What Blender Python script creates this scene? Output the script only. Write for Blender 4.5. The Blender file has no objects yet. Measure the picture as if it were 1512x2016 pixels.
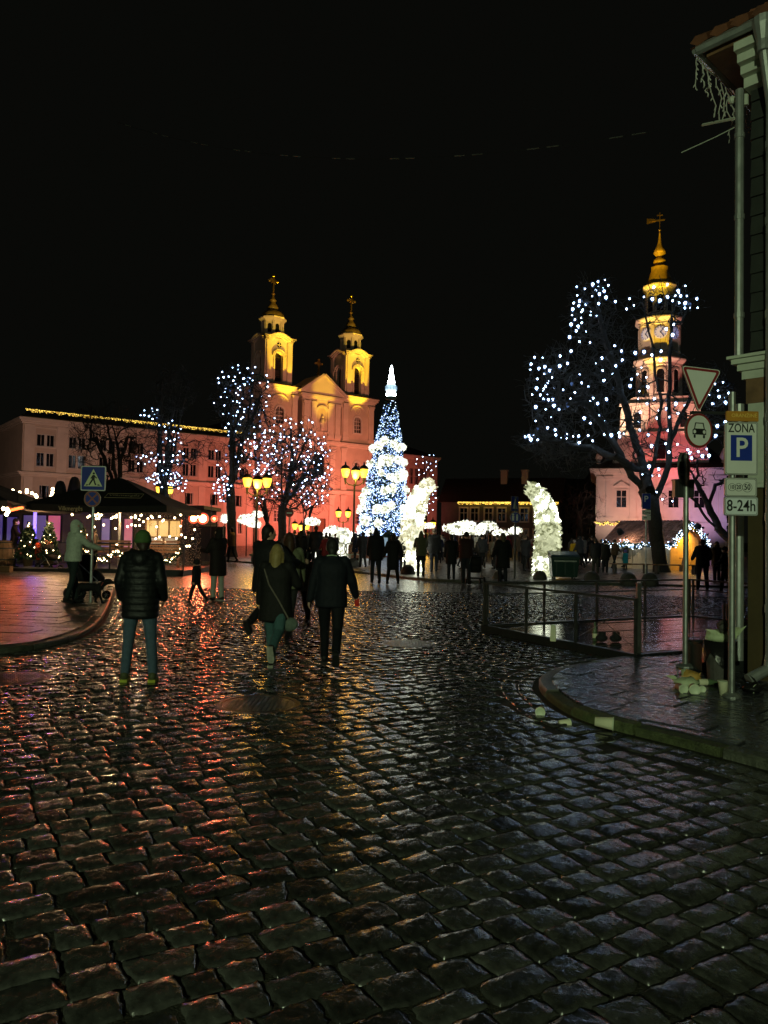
import bpy, math, random
import numpy as np
from mathutils import Vector, Matrix, Euler

# ------------------------------------------------------------------ camera, world, exposure
S = bpy.context.scene
COL = S.collection
F, CAMZ = 1480.0, 1.7
PITCH, ROLL = math.radians(1.82), math.radians(1.0)
RC = Matrix.Rotation(math.pi / 2 + PITCH, 3, 'X') @ Matrix.Rotation(ROLL, 3, 'Z')
cam = bpy.data.cameras.new('camera')
camo = bpy.data.objects.new('camera', cam)
COL.objects.link(camo)
camo.matrix_world = Matrix.Translation((0, 0, CAMZ)) @ RC.to_4x4()
cam.sensor_fit = 'VERTICAL'
cam.sensor_height = 36.0
cam.lens = 36.0 * F / 2016.0
cam.clip_start, cam.clip_end = 0.05, 2000
S.camera = camo
W = bpy.data.worlds.new('World')
S.world = W
W.use_nodes = True
bg = W.node_tree.nodes['Background']
bg.inputs[0].default_value = (0.0026, 0.0027, 0.0021, 1)     # overcast night over a town
bg.inputs[1].default_value = 1.0
S.view_settings.view_transform = 'Standard'
S.view_settings.look = 'None'
S.view_settings.exposure = 0
S.view_settings.gamma = 1
S.render.engine = 'CYCLES'
S.cycles.use_denoising = True
S.cycles.sample_clamp_indirect = 4.0
S.cycles.sample_clamp_direct = 0.0
S.cycles.max_bounces = 6
S.cycles.diffuse_bounces = 2
S.cycles.glossy_bounces = 3
S.cycles.transparent_max_bounces = 12


def ray(px, py):
    return RC @ Vector(((px - 756) / F, (1008 - py) / F, -1))


def at(px, py, Y):
    r = ray(px, py)
    t = Y / r.y
    return Vector((r.x * t, Y, CAMZ + r.z * t))


def gr(px, py, z=0.0):
    r = ray(px, py)
    t = (z - CAMZ) / r.z
    return Vector((r.x * t, r.y * t, z))


rnd = random.Random(7)


# ------------------------------------------------------------------ lamps (light of the place)
def lamp(kind, loc, energy, col, target=None, angle=60, blend=.5, radius=.15):
    d = bpy.data.lights.new('lamp_light', kind)
    d.energy = energy
    d.color = col
    d.shadow_soft_size = radius
    if kind == 'SPOT':
        d.spot_size = math.radians(angle)
        d.spot_blend = blend
    o = bpy.data.objects.new('lamp_light', d)
    COL.objects.link(o)
    o.location = loc
    if target is not None:
        o.rotation_euler = (Vector(target) - Vector(loc)).to_track_quat('-Z', 'Y').to_euler()
    return o


# ------------------------------------------------------------------ mesh builder
def frame_of(d):
    d = d.normalized()
    a = Vector((0, 0, 1)) if abs(d.z) < .9 else Vector((1, 0, 0))
    x = a.cross(d).normalized()
    return x, d.cross(x)


class MB:
    def __init__(s):
        s.v, s.f, s.m = [], [], []

    def add(s, vs, fs, mi=0, M=None):
        b = len(s.v)
        if M is not None:
            vs = [tuple(M @ Vector(v)) for v in vs]
        s.v.extend([tuple(v) for v in vs])
        s.f.extend([tuple(i + b for i in f) for f in fs])
        s.m.extend([mi] * len(fs))
        return s

    def box(s, x0, x1, y0, y1, z0, z1, mi=0, M=None):
        vs = [(x, y, z) for z in (z0, z1) for y in (y0, y1) for x in (x0, x1)]
        return s.add(vs, [(0, 2, 3, 1), (4, 5, 7, 6), (0, 1, 5, 4), (2, 6, 7, 3), (0, 4, 6, 2), (1, 3, 7, 5)], mi, M)

    def tube(s, pts, rad, n=6, mi=0, cap=True, flat=1.0):
        pts = [Vector(p) for p in pts]
        if not hasattr(rad, '__len__'):
            rad = [rad] * len(pts)
        vs, fs = [], []
        X = None
        for i, p in enumerate(pts):
            d = (pts[min(i + 1, len(pts) - 1)] - pts[max(i - 1, 0)])
            if d.length < 1e-9:
                d = Vector((0, 0, 1))
            d.normalize()
            if X is None:
                X, Y = frame_of(d)
            else:
                X = (X - d * X.dot(d))
                X = X.normalized() if X.length > 1e-6 else frame_of(d)[0]
                Y = d.cross(X)
            for k in range(n):
                a = 2 * math.pi * k / n
                vs.append(p + (X * math.cos(a) + Y * math.sin(a) * flat) * rad[i])
        for i in range(len(pts) - 1):
            for k in range(n):
                k2 = (k + 1) % n
                fs.append((i * n + k, i * n + k2, (i + 1) * n + k2, (i + 1) * n + k))
        if cap:
            fs.append(tuple(range(n - 1, -1, -1)))
            fs.append(tuple((len(pts) - 1) * n + k for k in range(n)))
        return s.add(vs, fs, mi)

    def lathe(s, prof, n=12, c=(0, 0, 0), mi=0, M=None, rot=0, ell=1.0):
        vs, fs = [], []
        for r, z in prof:
            for k in range(n):
                a = 2 * math.pi * k / n + rot
                vs.append((c[0] + r * math.cos(a), c[1] + r * ell * math.sin(a), c[2] + z))
        for i in range(len(prof) - 1):
            for k in range(n):
                k2 = (k + 1) % n
                fs.append((i * n + k, i * n + k2, (i + 1) * n + k2, (i + 1) * n + k))
        fs.append(tuple(range(n - 1, -1, -1)))
        fs.append(tuple((len(prof) - 1) * n + k for k in range(n)))
        return s.add(vs, fs, mi, M)

    def ball(s, c, r, n=8, m=6, mi=0, M=None):
        if not hasattr(r, '__len__'):
            r = (r, r, r)
        vs = [(c[0], c[1], c[2] - r[2])]
        fs = []
        for j in range(1, m):
            t = -math.pi / 2 + math.pi * j / m
            for k in range(n):
                a = 2 * math.pi * k / n
                vs.append((c[0] + r[0] * math.cos(t) * math.cos(a), c[1] + r[1] * math.cos(t) * math.sin(a), c[2] + r[2] * math.sin(t)))
        vs.append((c[0], c[1], c[2] + r[2]))
        for k in range(n):
            fs.append((0, 1 + (k + 1) % n, 1 + k))
            fs.append((len(vs) - 1, 1 + (m - 2) * n + k, 1 + (m - 2) * n + (k + 1) % n))
        for j in range(m - 2):
            for k in range(n):
                k2 = (k + 1) % n
                fs.append((1 + j * n + k, 1 + j * n + k2, 1 + (j + 1) * n + k2, 1 + (j + 1) * n + k))
        return s.add(vs, fs, mi, M)

    def octa(s, c, r, mi=0):
        x, y, z = c
        return s.add([(x + r, y, z), (x - r, y, z), (x, y + r, z), (x, y - r, z), (x, y, z + r), (x, y, z - r)],
                     [(0, 2, 4), (2, 1, 4), (1, 3, 4), (3, 0, 4), (2, 0, 5), (1, 2, 5), (3, 1, 5), (0, 3, 5)], mi)

    def prism(s, poly, z0, z1, mi=0, M=None):
        """polygon in local XY (counter clockwise) extruded along local Z"""
        n = len(poly)
        vs = [(p[0], p[1], z0) for p in poly] + [(p[0], p[1], z1) for p in poly]
        fs = [tuple(range(n - 1, -1, -1)), tuple(range(n, 2 * n))]
        fs += [(i, (i + 1) % n, n + (i + 1) % n, n + i) for i in range(n)]
        return s.add(vs, fs, mi, M)

    def wall(s, poly, y0, y1, mi=0, M=None):
        """polygon in XZ plane (x, z), thickness from y0 (front) to y1 (back)"""
        n = len(poly)
        vs = [(p[0], y0, p[1]) for p in poly] + [(p[0], y1, p[1]) for p in poly]
        fs = [tuple(range(n)), tuple(range(2 * n - 1, n - 1, -1))]
        fs += [(i, n + i, n + (i + 1) % n, (i + 1) % n) for i in range(n)]
        return s.add(vs, fs, mi, M)

    def mesh(s, name, mats, smooth=False):
        me = bpy.data.meshes.new(name)
        me.from_pydata(s.v, [], s.f)
        for m in (mats if isinstance(mats, (list, tuple)) else [mats]):
            me.materials.append(m)
        if any(s.m):
            me.polygons.foreach_set('material_index', s.m)
        if smooth:
            me.polygons.foreach_set('use_smooth', [True] * len(s.f))
        me.update()
        return me

    def build(s, name, mats, parent=None, smooth=False, loc=None):
        return link(name, s.mesh(name, mats, smooth), parent, loc)


def link(name, data, parent=None, loc=None):
    o = bpy.data.objects.new(name, data)
    COL.objects.link(o)
    if parent is not None:
        o.parent = parent
    if loc is not None:
        o.location = loc
    return o


def tag(o, label, cat, group=None, kind=None):
    o['label'] = label
    o['category'] = cat
    if group:
        o['group'] = group
    if kind:
        o['kind'] = kind
    return o


def thing(name, label, cat, loc=(0, 0, 0), rz=0.0, group=None):
    o = link(name, None, None, loc)
    o.rotation_euler = (0, 0, rz)
    return tag(o, label, cat, group)


def structure(o):
    o['kind'] = 'structure'
    return o


def stuff(o):
    o['kind'] = 'stuff'
    return o


def copy_tree(o, parent=None):
    c = o.copy()
    COL.objects.link(c)
    c.parent = parent
    for ch in [x for x in bpy.data.objects if x.parent == o]:
        copy_tree(ch, c)
    return c


# ------------------------------------------------------------------ materials
def mat(name, col, rough=.6, metal=0.0, var=.25, scale=6.0, bump=0.0, bscale=None, spec=.5, coat=0.0,
        island=0.0, col2=None, rvar=0.0, coat_rough=.1):
    m = bpy.data.materials.new(name)
    m.use_nodes = True
    nt = m.node_tree
    N, L = nt.nodes, nt.links
    p = N['Principled BSDF']
    p.inputs['Roughness'].default_value = rough
    p.inputs['Metallic'].default_value = metal
    p.inputs['Specular IOR Level'].default_value = spec
    p.inputs['Coat Weight'].default_value = coat
    p.inputs['Coat Roughness'].default_value = coat_rough
    tc = N.new('ShaderNodeTexCoord')
    nz = N.new('ShaderNodeTexNoise')
    nz.inputs['Scale'].default_value = scale
    nz.inputs['Detail'].default_value = 6
    nz.inputs['Roughness'].default_value = .65
    L.new(tc.outputs['Object'], nz.inputs['Vector'])
    rp = N.new('ShaderNodeValToRGB')
    c2 = col2 or tuple(c * (1 - var) for c in col)
    c1 = col if col2 else tuple(min(1, c * (1 + var)) for c in col)
    rp.color_ramp.elements[0].position = .3
    rp.color_ramp.elements[1].position = .7
    rp.color_ramp.elements[0].color = (*c2, 1)
    rp.color_ramp.elements[1].color = (*c1, 1)
    L.new(nz.outputs['Fac'], rp.inputs['Fac'])
    out = rp.outputs['Color']
    if island:
        ge = N.new('ShaderNodeNewGeometry')
        oi = N.new('ShaderNodeObjectInfo')
        ad = N.new('ShaderNodeMath')
        ad.operation = 'ADD'
        L.new(ge.outputs['Random Per Island'], ad.inputs[0])
        L.new(oi.outputs['Random'], ad.inputs[1])
        fr = N.new('ShaderNodeMath')
        fr.operation = 'FRACT'
        L.new(ad.outputs[0], fr.inputs[0])
        mr = N.new('ShaderNodeMapRange')
        mr.inputs['To Min'].default_value = 1 - island
        mr.inputs['To Max'].default_value = 1 + island
        L.new(fr.outputs[0], mr.inputs['Value'])
        vm = N.new('ShaderNodeVectorMath')
        vm.operation = 'SCALE'
        L.new(out, vm.inputs[0])
        L.new(mr.outputs[0], vm.inputs['Scale'])
        out = vm.outputs[0]
    L.new(out, p.inputs['Base Color'])
    if rvar:
        n3 = N.new('ShaderNodeTexNoise')
        n3.inputs['Scale'].default_value = scale * 2.3
        n3.inputs['Detail'].default_value = 4
        L.new(tc.outputs['Object'], n3.inputs['Vector'])
        m3 = N.new('ShaderNodeMapRange')
        m3.inputs['From Min'].default_value = .3
        m3.inputs['From Max'].default_value = .7
        m3.inputs['To Min'].default_value = max(.03, rough - rvar)
        m3.inputs['To Max'].default_value = rough + rvar
        L.new(n3.outputs['Fac'], m3.inputs['Value'])
        L.new(m3.outputs[0], p.inputs['Roughness'])
    if bump:
        n2 = N.new('ShaderNodeTexNoise')
        n2.inputs['Scale'].default_value = bscale or scale * 4
        n2.inputs['Detail'].default_value = 5
        L.new(tc.outputs['Object'], n2.inputs['Vector'])
        b = N.new('ShaderNodeBump')
        b.inputs['Strength'].default_value = bump
        b.inputs['Distance'].default_value = .02
        L.new(n2.outputs['Fac'], b.inputs['Height'])
        L.new(b.outputs[0], p.inputs['Normal'])
        if coat:
            L.new(b.outputs[0], p.inputs['Coat Normal'])
    return m


def glow(name, col, strength, col2=None, s2=None, sample=True, pos=(.3, .7), base=(.5, .5, .5)):
    """a thing that gives off light; col2/s2: second tone that some of its bulbs or petals have"""
    m = bpy.data.materials.new(name)
    m.use_nodes = True
    nt = m.node_tree
    N, L = nt.nodes, nt.links
    p = N['Principled BSDF']
    p.inputs['Base Color'].default_value = (*base, 1)
    p.inputs['Roughness'].default_value = .5
    p.inputs['Emission Strength'].default_value = 1.0
    if col2 is None:
        p.inputs['Emission Color'].default_value = (*col, 1)
        p.inputs['Emission Strength'].default_value = strength
    else:
        ge = N.new('ShaderNodeNewGeometry')
        rp = N.new('ShaderNodeValToRGB')
        rp.color_ramp.elements[0].position = pos[0]
        rp.color_ramp.elements[1].position = pos[1]
        mx = max(strength, s2)
        rp.color_ramp.elements[0].color = (*[c * s2 / mx for c in col2], 1)
        rp.color_ramp.elements[1].color = (*[c * strength / mx for c in col], 1)
        L.new(ge.outputs['Random Per Island'], rp.inputs['Fac'])
        L.new(rp.outputs['Color'], p.inputs['Emission Color'])
        p.inputs['Emission Strength'].default_value = mx
    if not sample:
        m.cycles.emission_sampling = 'NONE'
    return m


M = {}
M['stone'] = mat('wet_granite', (.036, .037, .033), .21, var=.6, scale=14, bump=.27, bscale=20, island=.55, spec=.75, rvar=.10)
M['joint'] = mat('wet_joint_soil', (.030, .029, .022), .7, var=.5, scale=25, bump=.6, spec=.2)
M['slab'] = mat('wet_paving_slab', (.042, .044, .05), .27, var=.45, scale=6, bump=.12, bscale=30, island=.4, rvar=.10)
M['kerb'] = mat('granite_kerb', (.075, .08, .06), .45, var=.5, scale=12, bump=.6, bscale=50, island=.3)
M['moss'] = mat('mossy_kerb', (.065, .08, .03), .7, var=.5, scale=14, bump=.8, bscale=60, island=.3)
M['iron'] = mat('cast_iron', (.035, .033, .03), .35, metal=.7, var=.4, scale=20, bump=.3)
M['darksteel'] = mat('dark_painted_steel', (.018, .02, .02), .4, var=.3, scale=8)
M['galv'] = mat('galvanised_steel', (.33, .35, .34), .42, metal=.75, var=.25, scale=9, rvar=.1)
M['tinpipe'] = mat('painted_tin', (.36, .38, .37), .38, metal=.5, var=.2, scale=5, bump=.05, rvar=.1)
M['deck'] = mat('wet_deck_board', (.06, .052, .045), .14, var=.4, scale=5, bump=.06, bscale=30, island=.3, rvar=.06)
M['plaster'] = mat('pale_plaster', (.56, .45, .37), .85, var=.12, scale=.6, bump=.1, bscale=10)
M['plaster2'] = mat('pale_trim_plaster', (.66, .56, .48), .8, var=.1, scale=.8)
M['roof'] = mat('dark_roof', (.03, .022, .018), .7, var=.3, scale=3)
M['copper'] = mat('dark_copper', (.10, .085, .05), .4, metal=.4, var=.4, scale=2)
M['gold'] = mat('gilded', (.65, .45, .12), .3, metal=.9, var=.2, scale=3)
M['pane'] = mat('dark_glass', (.012, .012, .014), .08, var=.2, scale=2)
M['frame'] = mat('white_window_frame', (.6, .55, .5), .6, var=.1, scale=5)
M['bark'] = mat('bark', (.028, .023, .018), .85, var=.5, scale=8, bump=.9, bscale=20)
M['twig'] = mat('twig', (.028, .025, .021), .8, var=.4, scale=3)
M['needle'] = mat('fir_needles', (.02, .045, .022), .7, var=.5, scale=4, island=.4)
M['black'] = mat('black_fabric', (.012, .012, .014), .85, var=.3, scale=14)
M['rubber'] = mat('black_rubber', (.012, .012, .012), .7, var=.2)
M['white_sign'] = mat('white_sign_face', (.72, .74, .70), .4, var=.04, scale=3)
M['red_sign'] = mat('red_sign_film', (.24, .018, .018), .45, var=.1, scale=5)
M['blue_sign'] = mat('blue_sign_film', (.012, .035, .30), .4, var=.08, scale=5)
M['black_ink'] = mat('black_sign_film', (.01, .01, .01), .5, var=.1)
M['orange_sign'] = mat('orange_sign_film', (.50, .22, .02), .5, var=.1, scale=5)
M['yellow_ink'] = mat('yellow_print', (.75, .50, .10), .5, var=.05)
M['cream_ink'] = mat('cream_print', (.6, .5, .3), .6, var=.05)
M['skin'] = mat('skin', (.5, .31, .23), .55, var=.1, scale=6)
M['wood'] = mat('brown_wood', (.16, .085, .04), .6, var=.35, scale=5, bump=.2)
M['canvas'] = mat('black_canvas', (.013, .011, .01), .8, var=.3, scale=5)
M['concrete'] = mat('dark_concrete', (.07, .066, .06), .7, var=.3, scale=8, bump=.4)
M['bulb_white'] = glow('white_led', (.50, .72, 1), 45)
M['bulb_blue'] = glow('blue_white_led', (.85, .95, 1), 7, (.25, .5, 1), 4)
M['bulb_warm'] = glow('warm_led', (1, .72, .36), 14)
M['bulb_yellow'] = glow('yellow_led', (1, .66, .10), 3.5, (1, .5, .05), 1.2, sample=False)
M['lantern'] = glow('sodium_lantern_glass', (1, .56, .03), 2.6)
M['wet_plaza'] = mat('wet_plaza_paving', (.075, .068, .06), .34, var=.35, scale=1.2, bump=.7, bscale=7, rvar=.12)

# ------------------------------------------------------------------ ground and street
KR = [gr(*p) for p in [(1620, 1548), (1512, 1514), (1400, 1484), (1300, 1458), (1200, 1433), (1130, 1409), (1085, 1381),
                       (1062, 1356), (1068, 1338), (1105, 1322), (1180, 1308), (1250, 1298)]]
KL = [gr(*p) for p in [(-220, 1296), (-60, 1289), (40, 1281), (110, 1268), (165, 1249), (197, 1224), (212, 1197), (222, 1166), (226, 1146)]]


def smooth_line(pts, step):
    """Catmull-Rom through pts, resampled"""
    P = [Vector(p) for p in pts]
    P = [P[0] * 2 - P[1]] + P + [P[-1] * 2 - P[-2]]
    out = []
    for i in range(1, len(P) - 2):
        for k in range(24):
            t = k / 24
            a, b, c, d = P[i - 1], P[i], P[i + 1], P[i + 2]
            out.append(.5 * ((2 * b) + (c - a) * t + (2 * a - 5 * b + 4 * c - d) * t * t + (3 * b - a - 3 * c + d) * t ** 3))
    out.append(P[-2])
    res, acc = [out[0]], 0
    for a, b in zip(out, out[1:]):
        seg = (b - a).length
        while acc + seg >= step and seg > 1e-9:
            f = (step - acc) / seg
            a = a.lerp(b, f)
            seg = (b - a).length
            acc = 0
            res.append(a.copy())
        acc += seg
    res.append(out[-1])
    return res


LR = smooth_line(KR, .1)
LL = smooth_line(KL, .1)
polyR = [(p.x, p.y) for p in LR] + [(9.5, 13.2), (9.5, 3.0)]
polyL = [(p.x, p.y) for p in LL] + [(-9.2, 31), (-9.2, 60), (-40, 60), (-40, LL[0].y)]
dA, dB = gr(953, 1242), gr(1251, 1303)
dU = (dA - dB).normalized()
dV = Vector((dU.y, -dU.x, 0))
dC, dD = dB + dV * 5.6, dA + dV * 5.4
polyD = [(p.x, p.y) for p in (dA, dB, dC, dD)]
FK = [Vector(p) for p in [(-30, 62, 0), (-9.8, 46, 0), (-1.5, 34.5, 0), (2.4, 28.6, 0), (9.8, 28.4, 0), (30, 26, 0)]]   # far kerb of the square


def inside(poly, X, Y):
    X, Y = np.asarray(X), np.asarray(Y)
    r = np.zeros(X.shape, bool)
    n = len(poly)
    for i in range(n):
        (x1, y1), (x2, y2) = poly[i], poly[(i + 1) % n]
        c = ((y1 > Y) != (y2 > Y))
        with np.errstate(divide='ignore', invalid='ignore'):
            xi = (x2 - x1) * (Y - y1) / (y2 - y1 + 1e-12) + x1
        r ^= c & (X < xi)
    return r


def dist_line(line, X, Y):
    d = np.full(np.shape(X), 1e9)
    for a, b in zip(line, line[1:]):
        ax, ay, bx, by = a.x, a.y, b.x, b.y
        L2 = (bx - ax) ** 2 + (by - ay) ** 2 + 1e-12
        t = np.clip(((X - ax) * (bx - ax) + (Y - ay) * (by - ay)) / L2, 0, 1)
        d = np.minimum(d, np.hypot(X - ax - t * (bx - ax), Y - ay - t * (by - ay)))
    return d


# ground sheet to the horizon, a little below the stones
g = MB()
g.add([(-900, -60, -.0125), (900, -60, -.0125), (900, 1200, -.0125), (-900, 1200, -.0125)], [(0, 1, 2, 3)])
structure(g.build('ground', M['joint']))
# the plaza beyond the far kerb
pz = MB()
pl = [(p.x, p.y) for p in FK] + [(60, 26), (60, 200), (-80, 200), (-80, 62)]
pz.prism(pl, -.05, .07)
structure(pz.build('square', M['wet_plaza']))
nrng = np.random.default_rng(11)


def far_y(x):
    for a, b in zip(FK, FK[1:]):
        if a.x <= x <= b.x:
            return a.y + (b.y - a.y) * (x - a.x) / (b.x - a.x)
    return 26.


# far strip of street, beyond where one can tell stones apart
fs_ = MB()
xs = [-30, -9.8, -1.5, 2.4, 9.8, 30]
fs_.add([(x, 23.0, -.007) for x in xs] + [(x, far_y(x) + .1, -.007) for x in xs],
        [(i, i + 1, 7 + i, 6 + i) for i in range(5)])
M['farstone'] = mat('wet_granite_far', (.06, .058, .055), .30, var=.5, scale=5, bump=1.0, bscale=5.5, rvar=.1)
street = structure(link('cobbled_street', None))
structure(fs_.build('street_surface', M['farstone']))

# --- cobbles
manholes = [(gr(509, 1386), .37), (gr(806, 1267), .36), (gr(22, 1336), .37)]
rot = math.radians(31)
cr, sr = math.cos(rot), math.sin(rot)
cx, cy, cl, cw, ca = [], [], [], [], []
rw = .185
vv_ = -110 * rw
while vv_ < 170 * rw:
    u = -32 + nrng.uniform(0, .2)
    wj = nrng.uniform(.155, .215)
    while u < 36:
        L_ = nrng.uniform(.15, .235) if nrng.random() < .7 else nrng.uniform(.22, .33)
        cx.append(u + L_ / 2)
        cy.append(vv_ + wj / 2)
        cl.append(L_)
        cw.append(wj)
        u += L_
    vv_ += wj
U, V = np.array(cx), np.array(cy)
V = V + .06 * np.sin(U * .55 + 1.3) + .035 * np.sin(U * 1.7 + V * .4) + .05 * np.sin(V * .9 + U * .13)
X = U * cr - V * sr
Y = U * sr + V * cr
Ls, Ws = np.array(cl), np.array(cw)
keep = (Y > -1.0) & (Y < 23.4) & (np.abs(X) < 2.6 + np.maximum(Y, 0) * .60)
X, Y, Ls, Ws = X[keep], Y[keep], Ls[keep], Ws[keep]
A = np.full(X.shape, rot) + nrng.normal(0, .035, X.shape)
ok = ~inside(polyR, X, Y) & ~inside(polyL, X, Y) & ~inside(polyD, X, Y)
ok &= (dist_line(LR, X, Y) > .50) & (dist_line(LL, X, Y) > .48)
dl = [Vector((*p, 0)) for p in polyD]
ok &= dist_line(dl + [dl[0]], X, Y) > .1
for c, r in manholes:
    ok &= np.hypot(X - c.x, Y - c.y) > r + .13
X, Y, Ls, Ws, A = X[ok], Y[ok], Ls[ok], Ws[ok], A[ok]
# gutter courses that follow the kerbs, and collars of stones round the manholes
ex = []
for line, sgn in ((LR, 1), (LL, 1)):
    for off in (.16, .35):
        pts = smooth_line([p for p in line[::6]], .23)
        for a, b in zip(pts, pts[1:]):
            d = (b - a)
            if d.length < .1:
                continue
            d.normalize()
            nn = Vector((-d.y, d.x, 0))
            c = (a + b) / 2
            for s_ in (1, -1):
                q = c + nn * off * s_
                ip = inside(polyR, q.x, q.y) | inside(polyL, q.x, q.y) | inside(polyD, q.x, q.y)
                if not ip and q.y < 23.4:
                    ex.append((q.x, q.y, .225, .185, math.atan2(d.y, d.x)))
for c, r in manholes:
    n = 15
    for k in range(n):
        a = 2 * math.pi * k / n
        q = (c.x + math.cos(a) * (r + .1), c.y + math.sin(a) * (r + .1))
        if not (inside(polyR, *q) | inside(polyL, *q)):
            ex.append((*q, .2, .15, a + math.pi / 2))
ex = np.array(ex)
X, Y, Ls, Ws, A = [np.concatenate([o, ex[:, i]]) for i, o in enumerate((X, Y, Ls, Ws, A))]
order = np.argsort(Y + .0 * np.abs(X))
X, Y, Ls, Ws, A = X[order], Y[order], Ls[order], Ws[order], A[order]


def stones(L, W_, grid, seed, gap=.0035):
    """N stones about their own centre -> (N, g*g, 3)"""
    rg = np.random.default_rng(seed)
    N = len(L)
    t = np.array(grid)
    a, b = np.meshgrid(t, t, indexing='ij')
    a, b = a.ravel(), b.ravel()
    k = len(a)
    mx = np.maximum(np.abs(a), np.abs(b))
    cor = np.abs(a * b)
    shrink = 1 - .085 * cor ** 3
    hx = (L / 2 - gap)[:, None] * (1 + rg.normal(0, .03, (N, 1)))
    hy = (W_ / 2 - gap)[:, None] * (1 + rg.normal(0, .05, (N, 1)))
    skew = rg.normal(0, .07, (N, 1))
    tap = rg.normal(0, .07, (N, 1))
    x = a * shrink * hx * (1 + tap * b)
    y = b * shrink * hy + skew * x * .5
    x = x + rg.normal(0, .0035, (N, k))
    y = y + rg.normal(0, .0035, (N, k))
    prof = np.interp(mx, [0, .5, .82, .945, 1.0], [.003, .002, -.0005, -.0055, -.045])
    dome = rg.uniform(.2, 1.6, (N, 1))
    z = np.where(mx > .95, prof, prof * dome)
    z = z + np.where(mx < .85, rg.normal(0, .0019, (N, k)), 0)
    ph = rg.uniform(0, 6.28, (N, 2))
    z = z + np.where(mx < .96, .0022 * np.sin(9 * a + ph[:, :1]) * np.cos(7 * b + ph[:, 1:]), 0)
    z = z + rg.normal(0, .0035, (N, 1)) + rg.normal(0, .013, (N, 1)) * x + rg.normal(0, .016, (N, 1)) * y
    return np.stack([x, y, z], -1)


def grid_faces(g_):
    i, j = np.meshgrid(np.arange(g_ - 1), np.arange(g_ - 1), indexing='ij')
    i, j = i.ravel(), j.ravel()
    return np.stack([i * g_ + j, (i + 1) * g_ + j, (i + 1) * g_ + j + 1, i * g_ + j + 1], -1)


def mesh_np(name, verts, faces, m, smooth=True):
    me = bpy.data.meshes.new(name)
    nf = len(faces)
    me.vertices.add(len(verts))
    me.vertices.foreach_set('co', np.ascontiguousarray(verts, np.float32).ravel())
    me.loops.add(nf * 4)
    me.loops.foreach_set('vertex_index', np.ascontiguousarray(faces, np.int32).ravel())
    me.polygons.add(nf)
    me.polygons.foreach_set('loop_start', np.arange(0, nf * 4, 4, dtype=np.int32))
    if smooth:
        me.polygons.foreach_set('use_smooth', np.ones(nf, bool))
    me.update(calc_edges=True)
    me.materials.append(m)
    return me


FINE = [-1, -.945, -.82, -.5, -.17, .17, .5, .82, .945, 1]
COARSE = [-1, -.92, -.3, .3, .92, 1]
inview = (np.abs(X) < .515 * Y + .1) & (Y > 2.35)
idx = np.where(inview)[0][:298]
near = np.zeros(len(X), bool)
near[idx] = True
vs = stones(Ls[idx], Ws[idx], FINE, 3)
gf = grid_faces(len(FINE))
for n_, i in enumerate(idx):
    me = mesh_np('cobble', vs[n_], gf, M['stone'])
    o = link('cobble', me, street, (X[i], Y[i], 0))
    o.rotation_euler = (0, 0, A[i])
for sel, gr_, sd in (((~near) & (Y < 9), FINE, 5), ((~near) & (Y >= 9), COARSE, 6)):
    ii = np.where(sel)[0]
    v = stones(Ls[ii], Ws[ii], gr_, sd)
    c, s_ = np.cos(A[ii])[:, None], np.sin(A[ii])[:, None]
    P = np.stack([v[..., 0] * c - v[..., 1] * s_ + X[ii][:, None], v[..., 0] * s_ + v[..., 1] * c + Y[ii][:, None], v[..., 2]], -1)
    k = P.shape[1]
    f0 = grid_faces(len(gr_))
    Fc = (f0[None] + (np.arange(len(ii)) * k)[:, None, None]).reshape(-1, 4)
    o = link('cobbles', mesh_np('cobbles', P.reshape(-1, 3), Fc, M['stone']), street)
    stuff(o)


# --- kerbs and pavements
def offset_line(line, d):
    out = []
    for i, p in enumerate(line):
        t = (line[min(i + 1, len(line) - 1)] - line[max(i - 1, 0)]).normalized()
        out.append(p + Vector((-t.y, t.x, 0)) * d)
    return out


def kerb(parent, line, side, stone_len, mats, h=.075, w=.15):
    pts = line
    n = max(1, int(round(stone_len / .1)))
    k = 0
    for i in range(0, len(pts) - 1, n):
        seg = pts[i:i + n + 1]
        if len(seg) < 2:
            continue
        a, b = seg[0], seg[-1]
        if (b - a).length < .1:
            continue
        d = (b - a).normalized()
        s0 = [p.copy() for p in seg]
        s0[0] = s0[0] + d * .014
        s0[-1] = s0[-1] - d * .014
        inn = offset_line(s0, side * w)
        hh = h + rnd.uniform(-.02, .014)
        mb = MB()
        prof = []
        for p, q in zip(s0, inn):
            e = (q - p).normalized() * .02
            prof.append([(p.x, p.y, -.06), (p.x, p.y, hh - .02), (p.x + e.x, p.y + e.y, hh), (q.x - e.x * .3, q.y - e.y * .3, hh + .004), (q.x, q.y, -.06)])
        vv = [x for r in prof for x in r]
        ff = []
        for r in range(len(prof) - 1):
            for c_ in range(4):
                ff.append((r * 5 + c_, r * 5 + c_ + 1, (r + 1) * 5 + c_ + 1, (r + 1) * 5 + c_) if side < 0 else
                          (r * 5 + c_, (r + 1) * 5 + c_, (r + 1) * 5 + c_ + 1, r * 5 + c_ + 1))
        ff += [(0, 1, 2, 3, 4), tuple((len(prof) - 1) * 5 + x for x in (4, 3, 2, 1, 0))]
        mb.add(vv, ff)
        mb.build('kerb_stone', mats[1] if (k in mats[2]) else mats[0], parent)
        k += 1


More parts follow.
